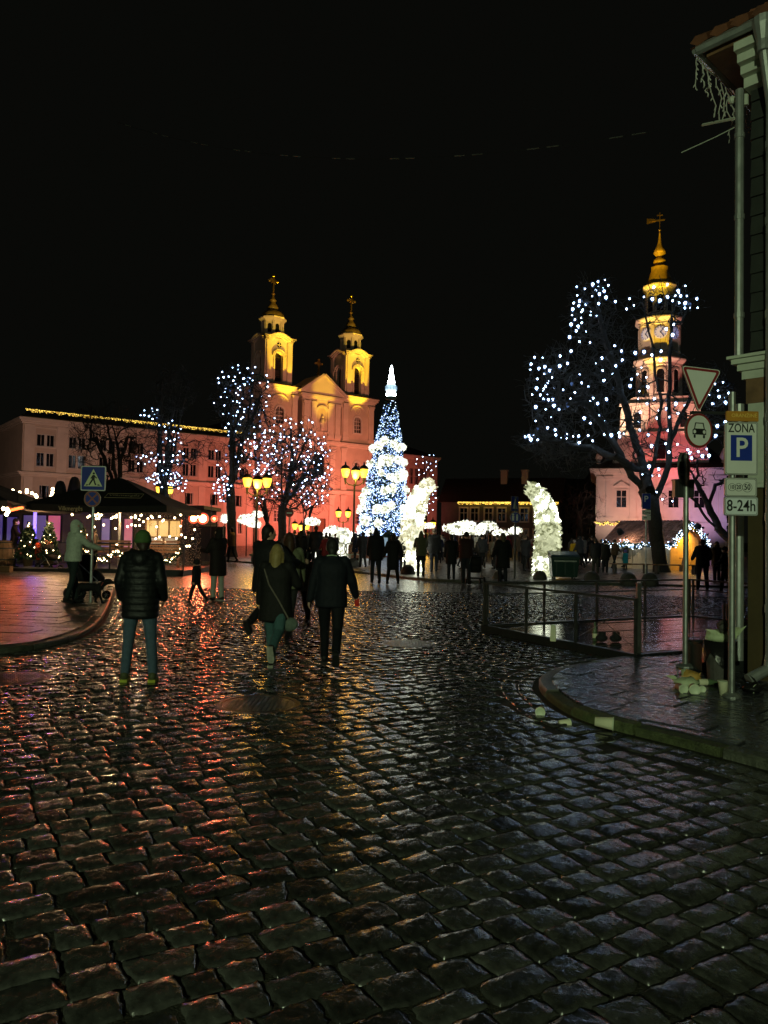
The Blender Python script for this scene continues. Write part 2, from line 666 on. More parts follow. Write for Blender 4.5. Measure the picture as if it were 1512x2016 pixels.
def clip(poly, cuts):
    for (px_, py_, nx, ny) in cuts:
        out = []
        for i in range(len(poly)):
            a, b = poly[i], poly[(i + 1) % len(poly)]
            da = (a[0] - px_) * nx + (a[1] - py_) * ny
            db = (b[0] - px_) * nx + (b[1] - py_) * ny
            if da >= 0:
                out.append(a)
            if (da >= 0) != (db >= 0):
                t = da / (da - db)
                out.append((a[0] + (b[0] - a[0]) * t, a[1] + (b[1] - a[1]) * t))
        poly = out
        if len(poly) < 3:
            return []
    return poly


def area(p):
    return .5 * sum(p[i][0] * p[(i + 1) % len(p)][1] - p[(i + 1) % len(p)][0] * p[i][1] for i in range(len(p)))


def paving(parent, poly, ang, du, dv, top, name, m, bounds, limit=290, gap=.006, stagger=True, minarea=.01, tilt=.006):
    c, s_ = math.cos(ang), math.sin(ang)
    pu = [(p[0] * c + p[1] * s_, -p[0] * s_ + p[1] * c) for p in poly]
    if area(pu) < 0:
        pu = pu[::-1]
    u0, u1 = min(p[0] for p in pu), max(p[0] for p in pu)
    v0, v1 = min(p[1] for p in pu), max(p[1] for p in pu)
    pieces = []
    j = 0
    v = v0
    while v < v1:
        u = u0 - (du * (.5 if j % 2 else 0) + rnd.uniform(0, .25) * du if stagger else 0)
        while u < u1:
            d = du * (rnd.uniform(.8, 1.25) if stagger else 1)
            q = clip(pu, [(u + gap, v, 1, 0), (u + d - gap, v, -1, 0), (u, v + gap, 0, 1), (u, v + dv - gap, 0, -1)])
            if len(q) >= 3 and abs(area(q)) > minarea:
                w = [(x * c - y * s_, x * s_ + y * c) for x, y in q]
                mx, my = sum(p[0] for p in w) / len(w), sum(p[1] for p in w) / len(w)
                if bounds(mx, my):
                    pieces.append((my, mx, w))
            u += d
        v += dv
        j += 1
    pieces.sort(key=lambda p: p[0])
    rest = MB()
    for k, (my, mx, w) in enumerate(pieces):
        z = top + rnd.uniform(-.004, .004)
        tx, ty = rnd.gauss(0, tilt), rnd.gauss(0, tilt)
        w2 = []
        for p in w:
            l = math.hypot(p[0] - mx, p[1] - my) + 1e-6
            w2.append((p[0] - (p[0] - mx) / l * .006, p[1] - (p[1] - my) / l * .006))
        n = len(w)
        f = lambda p: z + (p[0] - mx) * tx + (p[1] - my) * ty
        vs_ = [(p[0], p[1], top - .08) for p in w] + [(p[0], p[1], f(p) - .005) for p in w] + [(p[0], p[1], f(p)) for p in w2]
        fs2 = [tuple(range(2 * n, 3 * n))]
        for i in range(n):
            i2 = (i + 1) % n
            fs2 += [(i, i2, n + i2, n + i), (n + i, n + i2, 2 * n + i2, 2 * n + i)]
        if k < limit:
            MB().add(vs_, fs2).build(name, m, parent)
        else:
            rest.add(vs_, fs2)
    if rest.v:
        stuff(rest.build(name + 's', m, parent))


pr = structure(link('right_pavement', None))
kerb(pr, LR, -1, .85, (M['kerb'], M['moss'], (1, 2, 3)))
inR = offset_line(LR, -.155)
pinR = [(p.x, p.y) for p in inR] + [(9.3, 13.0), (9.3, 3.2)]
sheet = MB()
sheet.prism(pinR if area(pinR) > 0 else pinR[::-1], -.05, .05)
sheet.build('pavement_bed', M['joint'], pr)
outD = lambda x, y: not bool(inside(polyD, x, y)) and y > 2 and x < 6.5 and abs(x) < .62 * y + 1
paving(pr, pinR, math.radians(-47), .78, .36, .08, 'paving_slab', M['slab'], outD, gap=.014)
plm = structure(link('left_pavement', None))
kerb(plm, LL, 1, .9, (M['kerb'], M['kerb'], ()))
inL = offset_line(LL, .155)
pinL = [(p.x, p.y) for p in inL] + [(-9.3, 31), (-9.3, 60), (-39, 60), (-39, LL[0].y + .2)]
sheet = MB()
sheet.prism(pinL if area(pinL) > 0 else pinL[::-1], -.05, .05)
sheet.build('pavement_bed', M['joint'], plm)
M['slab_l'] = mat('wet_paving_slab_brown', (.07, .062, .052), .36, var=.4, scale=6, bump=.6, bscale=40, island=.3, rvar=.1)
paving(plm, pinL, math.radians(-7), .62, .42, .08, 'paving_slab', M['slab_l'],
       lambda x, y: y < 36 and x > -.56 * y - 1.5, limit=295, gap=.011)

# far kerb of the square, with its kerb stones
sq = structure(link('square_kerb', None))
fline = smooth_line(FK[1:5], .1)
kerb(sq, fline, 1, 1.0, (M['kerb'], M['kerb'], ()), h=.085, w=.18)

# manhole covers
for (c, r), lab in zip(manholes, ('round cast iron manhole cover nearest the camera, set in the cobbles',
                                  'shining manhole cover out in the street past the walking man',
                                  'manhole cover at the edge of the left pavement kerb')):
    t = thing('manhole_cover', lab, 'manhole cover', (c.x, c.y, 0), group='manhole covers in the street')
    mb = MB()
    mb.lathe([(r + .06, -.05), (r + .06, -.002), (r + .045, .004), (r, .004), (r, -.03)], 40)
    mb.build('frame', M['iron'], t)
    mb = MB()
    mb.lathe([(r - .012, -.05), (r - .012, 0.0), (r - .03, .003), (.001, .003)], 40)
    for i in range(-7, 8):
        for j in range(-7, 8):
            x, y = i * .046, j * .046
            if math.hypot(x, y) < r - .06:
                mb.box(x - .013, x + .013, y - .013, y + .013, .002, .008)
    mb.build('lid', M['iron'], t)

# ------------------------------------------------------------------ large structure: college, church, town hall, houses
FA = math.atan2(.617, .787)


def arch(x0, x1, z0, zs, n=10):
    """door-shaped polygon: straight sides up to zs, round head"""
    r = (x1 - x0) / 2
    cx_ = (x0 + x1) / 2
    p = [(x0, z0), (x1, z0)]
    p += [(cx_ + r * math.cos(a), zs + r * math.sin(a)) for a in [math.pi * k / n for k in range(n + 1)]]
    return p


def rect(x0, x1, z0, z1):
    return [(x0, z0), (x1, z0), (x1, z1), (x0, z1)]


def ring_wall(mb, outer, inner, y0, y1, mi=0):
    """frame: outer and inner polygons with the same point count"""
    n = len(outer)
    vs = [(p[0], y0, p[1]) for p in outer] + [(p[0], y0, p[1]) for p in inner] + [(p[0], y1, p[1]) for p in outer] + [(p[0], y1, p[1]) for p in inner]
    fs = []
    for i in range(n):
        j = (i + 1) % n
        fs += [(i, j, n + j, n + i), (j, i, 2 * n + i, 2 * n + j), (n + i, n + j, 3 * n + j, 3 * n + i)]
    mb.add(vs, fs, mi)


def wall_holes(mb, x0, x1, z0, z1, holes, y0, depth, mi=0):
    """front wall at y0 with rectangular openings cut out and reveals of the given depth"""
    xs_ = sorted(set([x0, x1] + [h[0] for h in holes] + [h[1] for h in holes]))
    zs_ = sorted(set([z0, z1] + [h[2] for h in holes] + [h[3] for h in holes]))
    xs_ = [x for x in xs_ if x0 <= x <= x1]
    zs_ = [z for z in zs_ if z0 <= z <= z1]
    hh = [(h[0], h[1], h[2], h[3]) for h in holes]
    for i in range(len(xs_) - 1):
        for k in range(len(zs_) - 1):
            mx, mz = (xs_[i] + xs_[i + 1]) / 2, (zs_[k] + zs_[k + 1]) / 2
            if any(a < mx < b and c < mz < d for a, b, c, d in hh):
                continue
            mb.add([(xs_[i], y0, zs_[k]), (xs_[i + 1], y0, zs_[k]), (xs_[i + 1], y0, zs_[k + 1]), (xs_[i], y0, zs_[k + 1])], [(0, 1, 2, 3)], mi)
    for a, b, c, d in hh:
        e = y0 + depth
        mb.add([(a, y0, c), (b, y0, c), (b, y0, d), (a, y0, d), (a, e, c), (b, e, c), (b, e, d), (a, e, d)],
               [(0, 4, 5, 1), (1, 5, 6, 2), (2, 6, 7, 3), (3, 7, 4, 0)], mi)


def window_pair(parent, x, z0, z1, w, y, proto={}):
    """recessed window: frame with a wide white mullion and bars (part), two panes (sub-parts)"""
    key = (round(w, 2), round(z1 - z0, 2))
    if key not in proto:
        h = z1 - z0
        fr = MB()
        t = .07
        fr.box(-w / 2, -w / 2 + t, .1, .2, 0, h)
        fr.box(w / 2 - t, w / 2, .1, .2, 0, h)
        fr.box(-w / 2 + t, w / 2 - t, .1, .2, 0, t)
        fr.box(-w / 2 + t, w / 2 - t, .1, .2, h - t, h)
        if w > 1.2:
            fr.box(-.14, .14, .06, .2, t, h - t)
        for sx in (-1, 1):
            xx = sx * w / 4
            fr.box(xx - .02, xx + .02, .13, .18, t, h - t)
        fr.box(-w / 2 - .08, w / 2 + .08, -.08, .1, -.09, -.003)
        pn = MB()
        pn.box(-w / 2 + t, -.14, .19, .21, t, h - t)
        pn2 = MB()
        pn2.box(.14, w / 2 - t, .19, .21, t, h - t)
        proto[key] = (fr.mesh('window', M['frame']), pn.mesh('pane', M['pane']), pn2.mesh('pane', M['pane']))
    a, b, c = proto[key]
    o = link('window', a, parent, (x, y, z0))
    link('pane', b, o)
    link('pane', c, o)
    return o


def cornice(mb, x0, x1, z, y, steps, mi=0, ends=True, yb=None):
    """stepped moulding: list of (projection, height) from the bottom up"""
    for pr_, h in steps:
        e = pr_ if ends else 0
        mb.box(x0 - e, x1 + e, y - pr_, (y + .2) if yb is None else (yb + e), z, z + h, mi)
        z += h + .0005
    return z


col_t = thing('college_building', 'long three-storey college with paired dark windows and yellow lights along its roof', 'building', (-39.7, 82, 0), FA)
wx = [2.4 + 3.4 * i for i in range(8)]
holes = []
for x in wx:
    holes += [(x - .95, x + .95, 11.0, 12.35), (x - .95, x + .95, 8.75, 10.3), (x - .55, x + .55, 5.2, 6.7), (x - .7, x + .7, 1.6, 3.4)]
mb = MB()
wall_holes(mb, 0, 28.6, 0, 14, holes, 0, .25)
mb.add([(0, 0, 0), (0, 14, 0), (0, 14, 14), (0, 0, 14)], [(0, 3, 2, 1)])
mb.add([(28.6, 0, 0), (28.6, 14, 0), (28.6, 14, 14), (28.6, 0, 14)], [(0, 1, 2, 3)])
mb.add([(0, 14, 0), (28.6, 14, 0), (28.6, 14, 14), (0, 14, 14)], [(0, 3, 2, 1)])
mb.build('wall', M['plaster'], col_t)
mb = MB()
cornice(mb, 0, 28.55, 13.35, 0, [(.12, .2), (.28, .2), (.45, .28)], ends=True, yb=14)
mb.build('cornice', M['plaster2'], col_t)
mb = MB()
cornice(mb, 0, 28.55, 7.6, 0, [(.1, .15), (.3, .2), (.45, .12)], ends=True, yb=14)
mb.build('string_course', M['plaster2'], col_t)
for i in range(9):
    x = .75 + 3.4 * i if i else .75
    x = [.7, 4.1, 7.5, 10.9, 14.3, 17.7, 21.1, 24.5, 27.8][i]
    mb = MB()
    mb.box(x - .55, x + .55, -.1, .05, 8.08, 13.3)
    mb.box(x - .45, x + .45, -.09, .05, .3, 7.55)
    mb.build('pilaster', M['plaster2'], col_t)
for x in wx:
    mb = MB()
    ring_wall(mb, rect(x - 1.2, x + 1.2, 10.8, 13.1), rect(x - 1.05, x + 1.05, 10.95, 12.95), -.05, .02)
    mb.build('window_panel', M['plaster2'], col_t)
    window_pair(col_t, x, 11.0, 12.35, 1.9, 0)
    window_pair(col_t, x, 8.75, 10.3, 1.9, 0)
    window_pair(col_t, x, 5.2, 6.7, 1.1, 0)
    window_pair(col_t, x, 1.6, 3.4, 1.4, 0)
mb = MB()
mb.add([(-.4, -.4, 14.04), (28.5, -.4, 14.04), (28.5, 14.4, 14.04), (-.4, 14.4, 14.04), (2, 7, 15.7), (28.5, 7, 15.7)],
       [(0, 1, 5, 4), (1, 2, 5), (2, 3, 4, 5), (3, 0, 4), (0, 3, 2, 1)])
mb.build('roof', M['roof'], col_t)
mb = MB()
for i in range(330):
    x = .3 + i * .082
    for k in range(rnd.choice((1, 2, 2, 3))):
        y = .55 + rnd.uniform(-.1, .1)
        mb.octa((x + rnd.uniform(-.03, .03), y - .3, 15.02 - k * .13 - rnd.uniform(0, .05)), .042)
ts = thing('string_lights', 'yellow icicle lights along the roof edge of the long college', 'string lights', (-39.7, 82, 0), FA, 'yellow icicle lights on eaves')
stuff(mb.build('bulbs', M['bulb_yellow'], ts))
mb = MB()
mb.tube([(.3, .25, 15.07), (10, .25, 15.03), (20, .25, 15.06), (27.4, .25, 15.05)], .015, 4)
for x in (2, 8, 14, 20, 26):
    mb.tube([(x, .25, 15.05), (x, .9, 14.6)], .015, 4)
mb.build('wire', M['black'], ts)

# right wing beyond the church
wing = thing('college_wing', 'red-lit college wing to the right of the church with a triple window', 'building', (-39.7, 82, 0), FA)
holes = [(55.6 + k * 1.05, 56.4 + k * 1.05, 9.9, 12.3) for k in range(3)] + [(52 - .9, 52 + .9, 9.9, 12.2)]
mb = MB()
wall_holes(mb, 48.0, 61.4, 0, 14.4, holes, .3, .3)
mb.add([(61.4, .3, 0), (61.4, 14, 0), (61.4, 14, 14.4), (61.4, .3, 14.4)], [(0, 1, 2, 3)])
mb.add([(48, .3, 0), (48, 14, 0), (48, 14, 14.4), (48, .3, 14.4)], [(0, 3, 2, 1)])
mb.build('wall', M['plaster'], wing)
mb = MB()
cornice(mb, 48.4, 61.4, 13.7, .3, [(.1, .2), (.25, .2), (.4, .25)], yb=13.8)
mb.build('cornice', M['plaster2'], wing)
mb = MB()
cornice(mb, 48.4, 61.4, 7.5, .3, [(.1, .2), (.35, .25), (.5, .15)], yb=13.8)
mb.build('string_course', M['plaster2'], wing)
for x in (50.2, 54.2, 60.6):
    mb = MB()
    mb.box(x - .5, x + .5, .18, .33, .2, 7.4)
    mb.box(x - .45, x + .45, .2, .33, 8.15, 13.6)
    mb.build('pilaster', M['plaster2'], wing)
for h in holes:
    mb = MB()
    mb.box(h[0] + .02, h[1] - .02, .52, .55, h[2], h[3])
    w_ = mb.build('window', M['pane'], wing)
    mb = MB()
    mb.box((h[0] + h[1]) / 2 - .03, (h[0] + h[1]) / 2 + .03, .46, .52, h[2], h[3])
    mb.box(h[0], h[1], .46, .515, (h[2] + h[3]) / 2 - .03, (h[2] + h[3]) / 2 + .03)
    mb.build('frame', M['frame'], w_)
mb = MB()
mb.add([(47.8, 0, 14.36), (61.8, 0, 14.36), (61.8, 14.2, 14.36), (47.8, 14.2, 14.36), (47.8, 7, 17.5), (56, 7, 17.5)],
       [(0, 1, 5, 4), (1, 2, 5), (2, 3, 4, 5), (0, 4, 3), (0, 3, 2, 1)])
mb.build('roof', M['roof'], wing)

# ---- church
ch = thing('church', 'twin-towered baroque church floodlit red below and gold above', 'church', (-39.7, 82, 0), FA)
Y0 = -.7
nich = [(x - .62, x + .62, 16.6, 18.9) for x in (31.7, 44.7)]
nich += [(x - .62, x + .62, 9.7, 12.3) for x in (31.7, 44.7)] + [(x - .6, x + .6, 3.4, 4.8) for x in (31.7, 44.7)] + [(37.3, 39.1, 10, 13), (36.9, 39.5, 0, 4)]
mb = MB()
wall_holes(mb, 28.7, 47.7, 0, 15, nich, Y0, .4)
wall_holes(mb, 28.7, 34.5, 15, 22, nich, Y0, .4)
wall_holes(mb, 41.9, 47.7, 15, 22, nich, Y0, .4)
for xa in (28.7, 47.7):
    mb.add([(xa, Y0, 0), (xa, 7, 0), (xa, 7, 22), (xa, Y0, 22)], [(0, 3, 2, 1)] if xa < 40 else [(0, 1, 2, 3)])
for xa in (34.5, 41.9):
    mb.add([(xa, Y0, 15), (xa, 7, 15), (xa, 7, 22), (xa, Y0, 22)], [(0, 1, 2, 3)] if xa < 40 else [(0, 3, 2, 1)])
mb.add([(28.7, Y0, 22), (34.5, Y0, 22), (34.5, 7, 22), (28.7, 7, 22)], [(0, 1, 2, 3)])
mb.add([(41.9, Y0, 22), (47.7, Y0, 22), (47.7, 7, 22), (41.9, 7, 22)], [(0, 1, 2, 3)])
mb.add([(34.5, Y0, 15), (41.9, Y0, 15), (41.9, 7, 15), (34.5, 7, 15)], [(0, 1, 2, 3)])
# centre bay, standing forward between the towers
mb.box(35.0, 41.4, Y0 - .5, 4, 15.02, 21.2)
mb.build('wall', M['plaster'], ch)
mb = MB()
cornice(mb, 28.7, 47.7, 14.3, Y0, [(.12, .2), (.3, .2), (.5, .25)], yb=12)
mb.build('cornice', M['plaster2'], ch)
mb = MB()
cornice(mb, 28.7, 47.7, 7.5, Y0, [(.12, .2), (.3, .2), (.45, .15)], yb=12)
mb.build('cornice', M['plaster2'], ch)
for xa, xb in ((28.7, 34.3), (42.1, 47.7)):
    mb = MB()
    z = cornice(mb, xa, xb, 20.9, Y0, [(.1, .25), (.25, .2), (.45, .3), (.55, .15)], yb=6.9)
    mb.build('cornice', M['plaster2'], ch)
    mb = MB()
    mb.prism([(xa - .5, Y0 - .5), (xb + .5, Y0 - .5), (xb + .5, 7.3), (xa - .5, 7.3)], 21.82, 21.95)
    mb.build('roof', M['roof'], ch)
mb = MB()
cornice(mb, 35.0, 41.4, 20.3, Y0 - .5, [(.1, .35), (.25, .25), (.45, .25)], yb=3)
mb.wall([(34.5, 21.3), (41.9, 21.3), (38.2, 23.9)], Y0 - .75, 3.0)
mb.build('pediment', M['plaster2'], ch)
mb = MB()
for a, b in (((34.3, 21.18), (38.2, 23.95)), ((38.2, 23.95), (42.1, 21.18))):
    d = Vector((b[0] - a[0], 0, b[1] - a[1])).normalized()
    n_ = Vector((-d.z, 0, d.x))
    p = [Vector((a[0], 0, a[1])), Vector((b[0], 0, b[1]))]
    q = [(p[0] + n_ * k) for k in (0, .3)] + [(p[1] + n_ * k) for k in (.3, 0)]
    mb.wall([(q[0].x, q[0].z), (q[3].x, q[3].z), (q[2].x, q[2].z), (q[1].x, q[1].z)], Y0 - 1.1, 3.1)
mb.build('pediment_moulding', M['plaster2'], ch)
# round niche with a statue in the centre bay
mb = MB()
ring_wall(mb, arch(37.0, 39.4, 15.9, 18.6), arch(37.3, 39.1, 16.1, 18.6), Y0 - .68, Y0 - .4)
mb.build('niche', M['plaster2'], ch)
mb = MB()
mb.lathe([(.34, 0), (.3, .5), (.26, 1.1), (.3, 1.5), (.12, 1.75), (.01, 1.76)], 10, (38.2, Y0 - .62, 16.25))
mb.ball((38.2, Y0 - .62, 18.15), .19)
mb.tube([(38.0, Y0 - .62, 17.7), (37.75, Y0 - .75, 17.3), (37.95, Y0 - .85, 17.1)], .08)
mb.tube([(38.4, Y0 - .62, 17.7), (38.62, Y0 - .75, 17.35), (38.7, Y0 - .8, 17.8)], .08)
mb.build('statue', M['plaster2'], ch, True)
for x, za, zb, y in [(29.3, 15.3, 20.7, Y0), (34.0, 15.3, 20.7, Y0), (42.5, 15.3, 20.7, Y0), (47.1, 15.3, 20.7, Y0),
                     (35.6, 15.3, 20.2, Y0 - .5), (40.8, 15.3, 20.2, Y0 - .5), (36.8, 15.3, 20.2, Y0 - .5), (39.6, 15.3, 20.2, Y0 - .5)] + \
        [(x, 8.0, 14.2, Y0) for x in (29.3, 34.2, 36, 40.4, 42.3, 47.1)] + [(x, .3, 7.4, Y0) for x in (29.3, 34.2, 36, 40.4, 42.3, 47.1)]:
    mb = MB()
    wd = .42
    mb.box(x - wd, x + wd, y - .16, y + .05, za + .5, zb - .75)
    mb.box(x - wd - .1, x + wd + .1, y - .24, y + .05, za, za + .498)
    for k in range(3):
        mb.box(x - wd - .06 * k, x + wd + .06 * k, y - .2 - .06 * k, y + .05, zb - .747 + .25 * k, zb - .752 + .25 * (k + 1))
    mb.build('pilaster', M['plaster2'], ch)


def church_window(x, z0, z1, arched=True):
    fr = MB()
    zs_ = z1 - .62 if arched else z1
    if arched:
        ring_wall(fr, arch(x - .85, x + .85, z0 - .2, zs_), arch(x - .62, x + .62, z0, zs_), Y0 - .1, Y0 + .1)
    else:
        ring_wall(fr, rect(x - .8, x + .8, z0 - .2, z1 + .2), rect(x - .6, x + .6, z0, z1), Y0 - .1, Y0 + .1)
    fr.box(x - .05, x + .05, Y0 + .12, Y0 + .2, z0, z1)
    k = z0 + .55
    while k < z1 - .2:
        fr.box(x - .6, x + .6, Y0 + .12, Y0 + .195, k - .035, k + .035)
        k += .55
    for sx in (-.3, .3):
        fr.box(x + sx - .02, x + sx + .02, Y0 + .12, Y0 + .19, z0, z1)
    o = fr.build('window', M['frame'], ch)
    p = MB()
    p.box(x - .62, x + .62, Y0 + .22, Y0 + .25, z0, z1)
    p.build('pane', M['pane'], o)
    if arched:
        sp = MB()   # spandrel corners above the round head
        n = 8
        for sx in (-1, 1):
            pts = [(x + sx * .63, z1 + .01)] + [(x + sx * .62 * math.cos(a), zs_ + .62 * math.sin(a)) for a in [math.pi / 2 * k / n for k in range(n + 1)]]
            sp.wall(pts if sx > 0 else pts[::-1], Y0 + .003, Y0 + .3)
        sp.build('spandrel', M['plaster'], ch)


for x in (31.7, 44.7):
    church_window(x, 16.6, 18.9)
    church_window(x, 9.7, 12.3)
    church_window(x, 3.4, 4.8, False)
    mb = MB()    # little round window and curved hood above
    mb.lathe([(.42, -.08), (.42, .05), (.5, .05), (.5, -.08)], 16, M=Matrix.Translation((x, Y0, 19.75)) @ Matrix.Rotation(math.pi / 2, 4, 'X'))
    mb.build('round_window', M['plaster2'], ch)
    mb = MB()
    pts = [(x + 1.3 * math.cos(a), 19.65 + .95 * math.sin(a)) for a in [math.pi * k / 10 for k in range(11)]]
    pts2 = [(x + 1.15 * math.cos(a), 19.65 + .8 * math.sin(a)) for a in [math.pi * k / 10 for k in range(11)]]
    mb.wall(pts + pts2[::-1], Y0 - .15, Y0 + .05)
    mb.build('window_hood', M['plaster2'], ch)
mb = MB()
mb.box(37.3, 39.1, Y0 + .3, Y0 + .33, 10, 13)
mb.build('window', M['pane'], ch)
mb = MB()
mb.box(36.9, 39.5, Y0 + .3, Y0 + .34, 0, 4)
mb.build('door', M['wood'], ch)
mb = MB()
mb.prism([(29, 6), (47.4, 6), (47.4, 42), (29, 42)], 0, 14.4)
mb.wall([(31.5, 14), (44.9, 14), (38.2, 20.8)], 7, 42)
mb.build('nave', M['roof'], ch)


def cross(mb, c, h, w):
    x, y, z = c
    t = h * .05
    mb.box(x - t, x + t, y - t, y + t, z, z + h)
    mb.box(x - w, x - t, y - t * .8, y + t * .8, z + h * .62, z + h * .72)
    mb.box(x + t, x + w, y - t * .8, y + t * .8, z + h * .62, z + h * .72)
    for p in ((x - w, z + h * .67), (x + w, z + h * .67), (x, z + h)):
        mb.ball((p[0], y, p[1]), t * 2.1, 8, 6)
    for dx, dz in ((.16, .16), (-.16, .16), (.16, -.16), (-.16, -.16)):
        mb.tube([(x, y, z + h * .67), (x + dx * h, y, z + h * .67 + dz * h)], t * .5, 4)


def cross_piece(parent, c, h, w):
    mb = MB()
    cross(mb, c, h, w)
    mb.lathe([(.01, -.55), (.16, -.5), (.3, -.32), (.16, -.12), (.08, .02)], 10, c)
    return mb.build('cross', M['gold'], parent)


cross_piece(ch, (38.2, Y0 + .6, 24.7), 1.7, .5)


M['capgold'] = mat('gilded_copper_cap', (.20, .135, .035), .5, var=.4, scale=2)


def church_tower(xc):
    t = MB()
    w, y0, y1 = 1.95, -.35, 3.55
    yc = (y0 + y1) / 2
    # belfry: four walls with tall arched openings
    for k in range(4):
        Mx = Matrix.Translation((xc, yc, 0)) @ Matrix.Rotation(k * math.pi / 2, 4, 'Z') @ Matrix.Translation((-xc, -yc, 0))
        sub = MB()
        ow, z0, zs_ = .62, 22.3, 25.7
        poly_in = arch(xc - ow, xc + ow, z0, zs_, 10)
        sub.wall(rect(xc - w, xc - ow, 21.9, 28.2), y0, y0 + .5)
        sub.wall(rect(xc + ow, xc + w, 21.9, 28.2), y0, y0 + .5)
        sub.wall(rect(xc - ow, xc + ow, 21.9, z0), y0 + .004, y0 + .5)
        n = 10
        top = [(xc + ow * math.cos(a), zs_ + ow * math.sin(a)) for a in [math.pi * i / n for i in range(n + 1)]]
        for i in range(n):
            (xa, za), (xb, zb) = top[i], top[i + 1]
            sub.wall([(xb, zb), (xa, za), (xa, 28.2), (xb, 28.2)], y0 + .002, y0 + .5)
        # surround, side pilasters, hood
        ring_wall(sub, arch(xc - .85, xc + .85, 22.3, zs_), arch(xc - ow, xc + ow, 22.3, zs_), y0 - .1, y0 + .1)
        for s_ in (-1, 1):
            sub.wall(rect(xc + s_ * 1.62 - .33, xc + s_ * 1.62 + .33, 22.3, 27.9), y0 - .18, y0 + .1)
            sub.wall(rect(xc + s_ * 1.25 - .03, xc + s_ * 1.25 + .03, 22.3, 27.6), y0 - .1, y0 + .1)
        pts = [(xc + 1.05 * math.cos(a), 25.75 + .98 * math.sin(a)) for a in [math.pi * i / 10 for i in range(11)]]
        pts2 = [(xc + .95 * math.cos(a), 25.75 + .88 * math.sin(a)) for a in [math.pi * i / 10 for i in range(11)]]
        sub.wall(pts + pts2[::-1], y0 - .22, y0 + .1)
        # wavy cornice rising over the middle
        up = []
        for i in range(17):
            u = -1 + i / 8
            hgt = .55 * max(0, math.cos(u * math.pi / 1.3)) if abs(u) < .65 else 0
            up.append((xc + u * (w + .45), 28.25 + hgt))
        for lay, (pj, lo, hi) in enumerate(((.18, -.45, -.22), (.32, -.215, -.02), (.5, -.015, .14))):
            for i in range(16):
                (xa, za), (xb, zb) = up[i], up[i + 1]
                s1 = (w + pj) / (w + .45)
                xa2, xb2 = xc + (xa - xc) * s1, xc + (xb - xc) * s1
                sub.wall([(xa2, za + lo), (xb2, zb + lo), (xb2, zb + hi), (xa2, za + hi)], y0 - pj, y0 + .3)
        t.add(sub.v, sub.f, 0, Mx)
    t.prism([(xc - 1.6, y0 + .3), (xc + 1.6, y0 + .3), (xc + 1.6, y1 - .3), (xc - 1.6, y1 - .3)], 28.0, 28.6)
    t.box(xc - 2.05, xc + 2.05, y0 - .1, y1 + .1, 21.96, 22.25)
    tw = t.build('tower', M['plaster2'], ch)
    # dark louvres inside the openings
    mb = MB()
    mb.box(xc - 1.3, xc + 1.3, y0 + .65, y1 - .65, 22.3, 27.5)
    for k in range(12):
        mb.box(xc - .6, xc + .6, y0 + .45, y0 + .64, 22.4 + k * .3, 22.46 + k * .3)
    mb.build('louvre', M['roof'], tw)
    # clock-like round window with bars
    mb = MB()
    Mr = Matrix.Translation((xc, y0, 27.3)) @ Matrix.Rotation(math.pi / 2, 4, 'X')
    mb.lathe([(.33, -.02), (.33, .06), (.001, .06)], 16, M=Mr)
    rw_ = mb.build('round_window', M['pane'], tw)
    mb = MB()
    mb.box(xc - .04, xc + .04, y0 - .1, y0 - .063, 26.97, 27.63)
    mb.box(xc - .33, xc + .33, y0 - .1, y0 - .064, 27.26, 27.34)
    mb.build('bars', M['frame'], rw_)
    # octagonal drum with flared, waved cornice
    e = math.pi / 8
    mb = MB()
    mb.lathe([(1.62, 28.55), (1.62, 28.8), (1.45, 28.85), (1.45, 30.5), (1.52, 30.7), (1.7, 30.95), (1.95, 31.15), (1.95, 31.3), (1.3, 31.45)], 8, (xc, yc, 0), rot=e)
    for k in range(8):
        a = k * math.pi / 4 + e
        mb.box(-.16, .16, -.1, .1, 28.85, 30.8, M=Matrix.Translation((xc + 1.45 * math.cos(a), yc + 1.45 * math.sin(a), 0)) @ Matrix.Rotation(a + math.pi / 2, 4, 'Z'))
    dr = mb.build('drum', M['plaster2'], ch)
    for k in (5, 6, 7):
        a = k * math.pi / 4
        mb = MB()
        mb.wall(arch(-.28, .28, 29.15, 30.1), -1.37, -1.3)
        o = mb.build('opening', M['pane'], dr)
        o.location = (xc, yc, 0)
        o.rotation_euler = (0, 0, a + math.pi / 2)
    mb = MB()
    mb.lathe([(1.55, 31.3), (1.62, 31.55), (1.5, 31.95), (1.05, 32.35), (.62, 32.5), (.6, 32.6), (.78, 32.75), (.62, 33.2), (.36, 33.5), (.34, 33.75), (.5, 33.85), (.3, 34.1), (.08, 34.6), (.05, 34.75)], 10, (xc, yc, 0))
    mb.build('dome', M['capgold'], ch, True)
    cross_piece(ch, (xc, yc, 35.1), 2.2, .62)


church_tower(31.6)
church_tower(44.8)

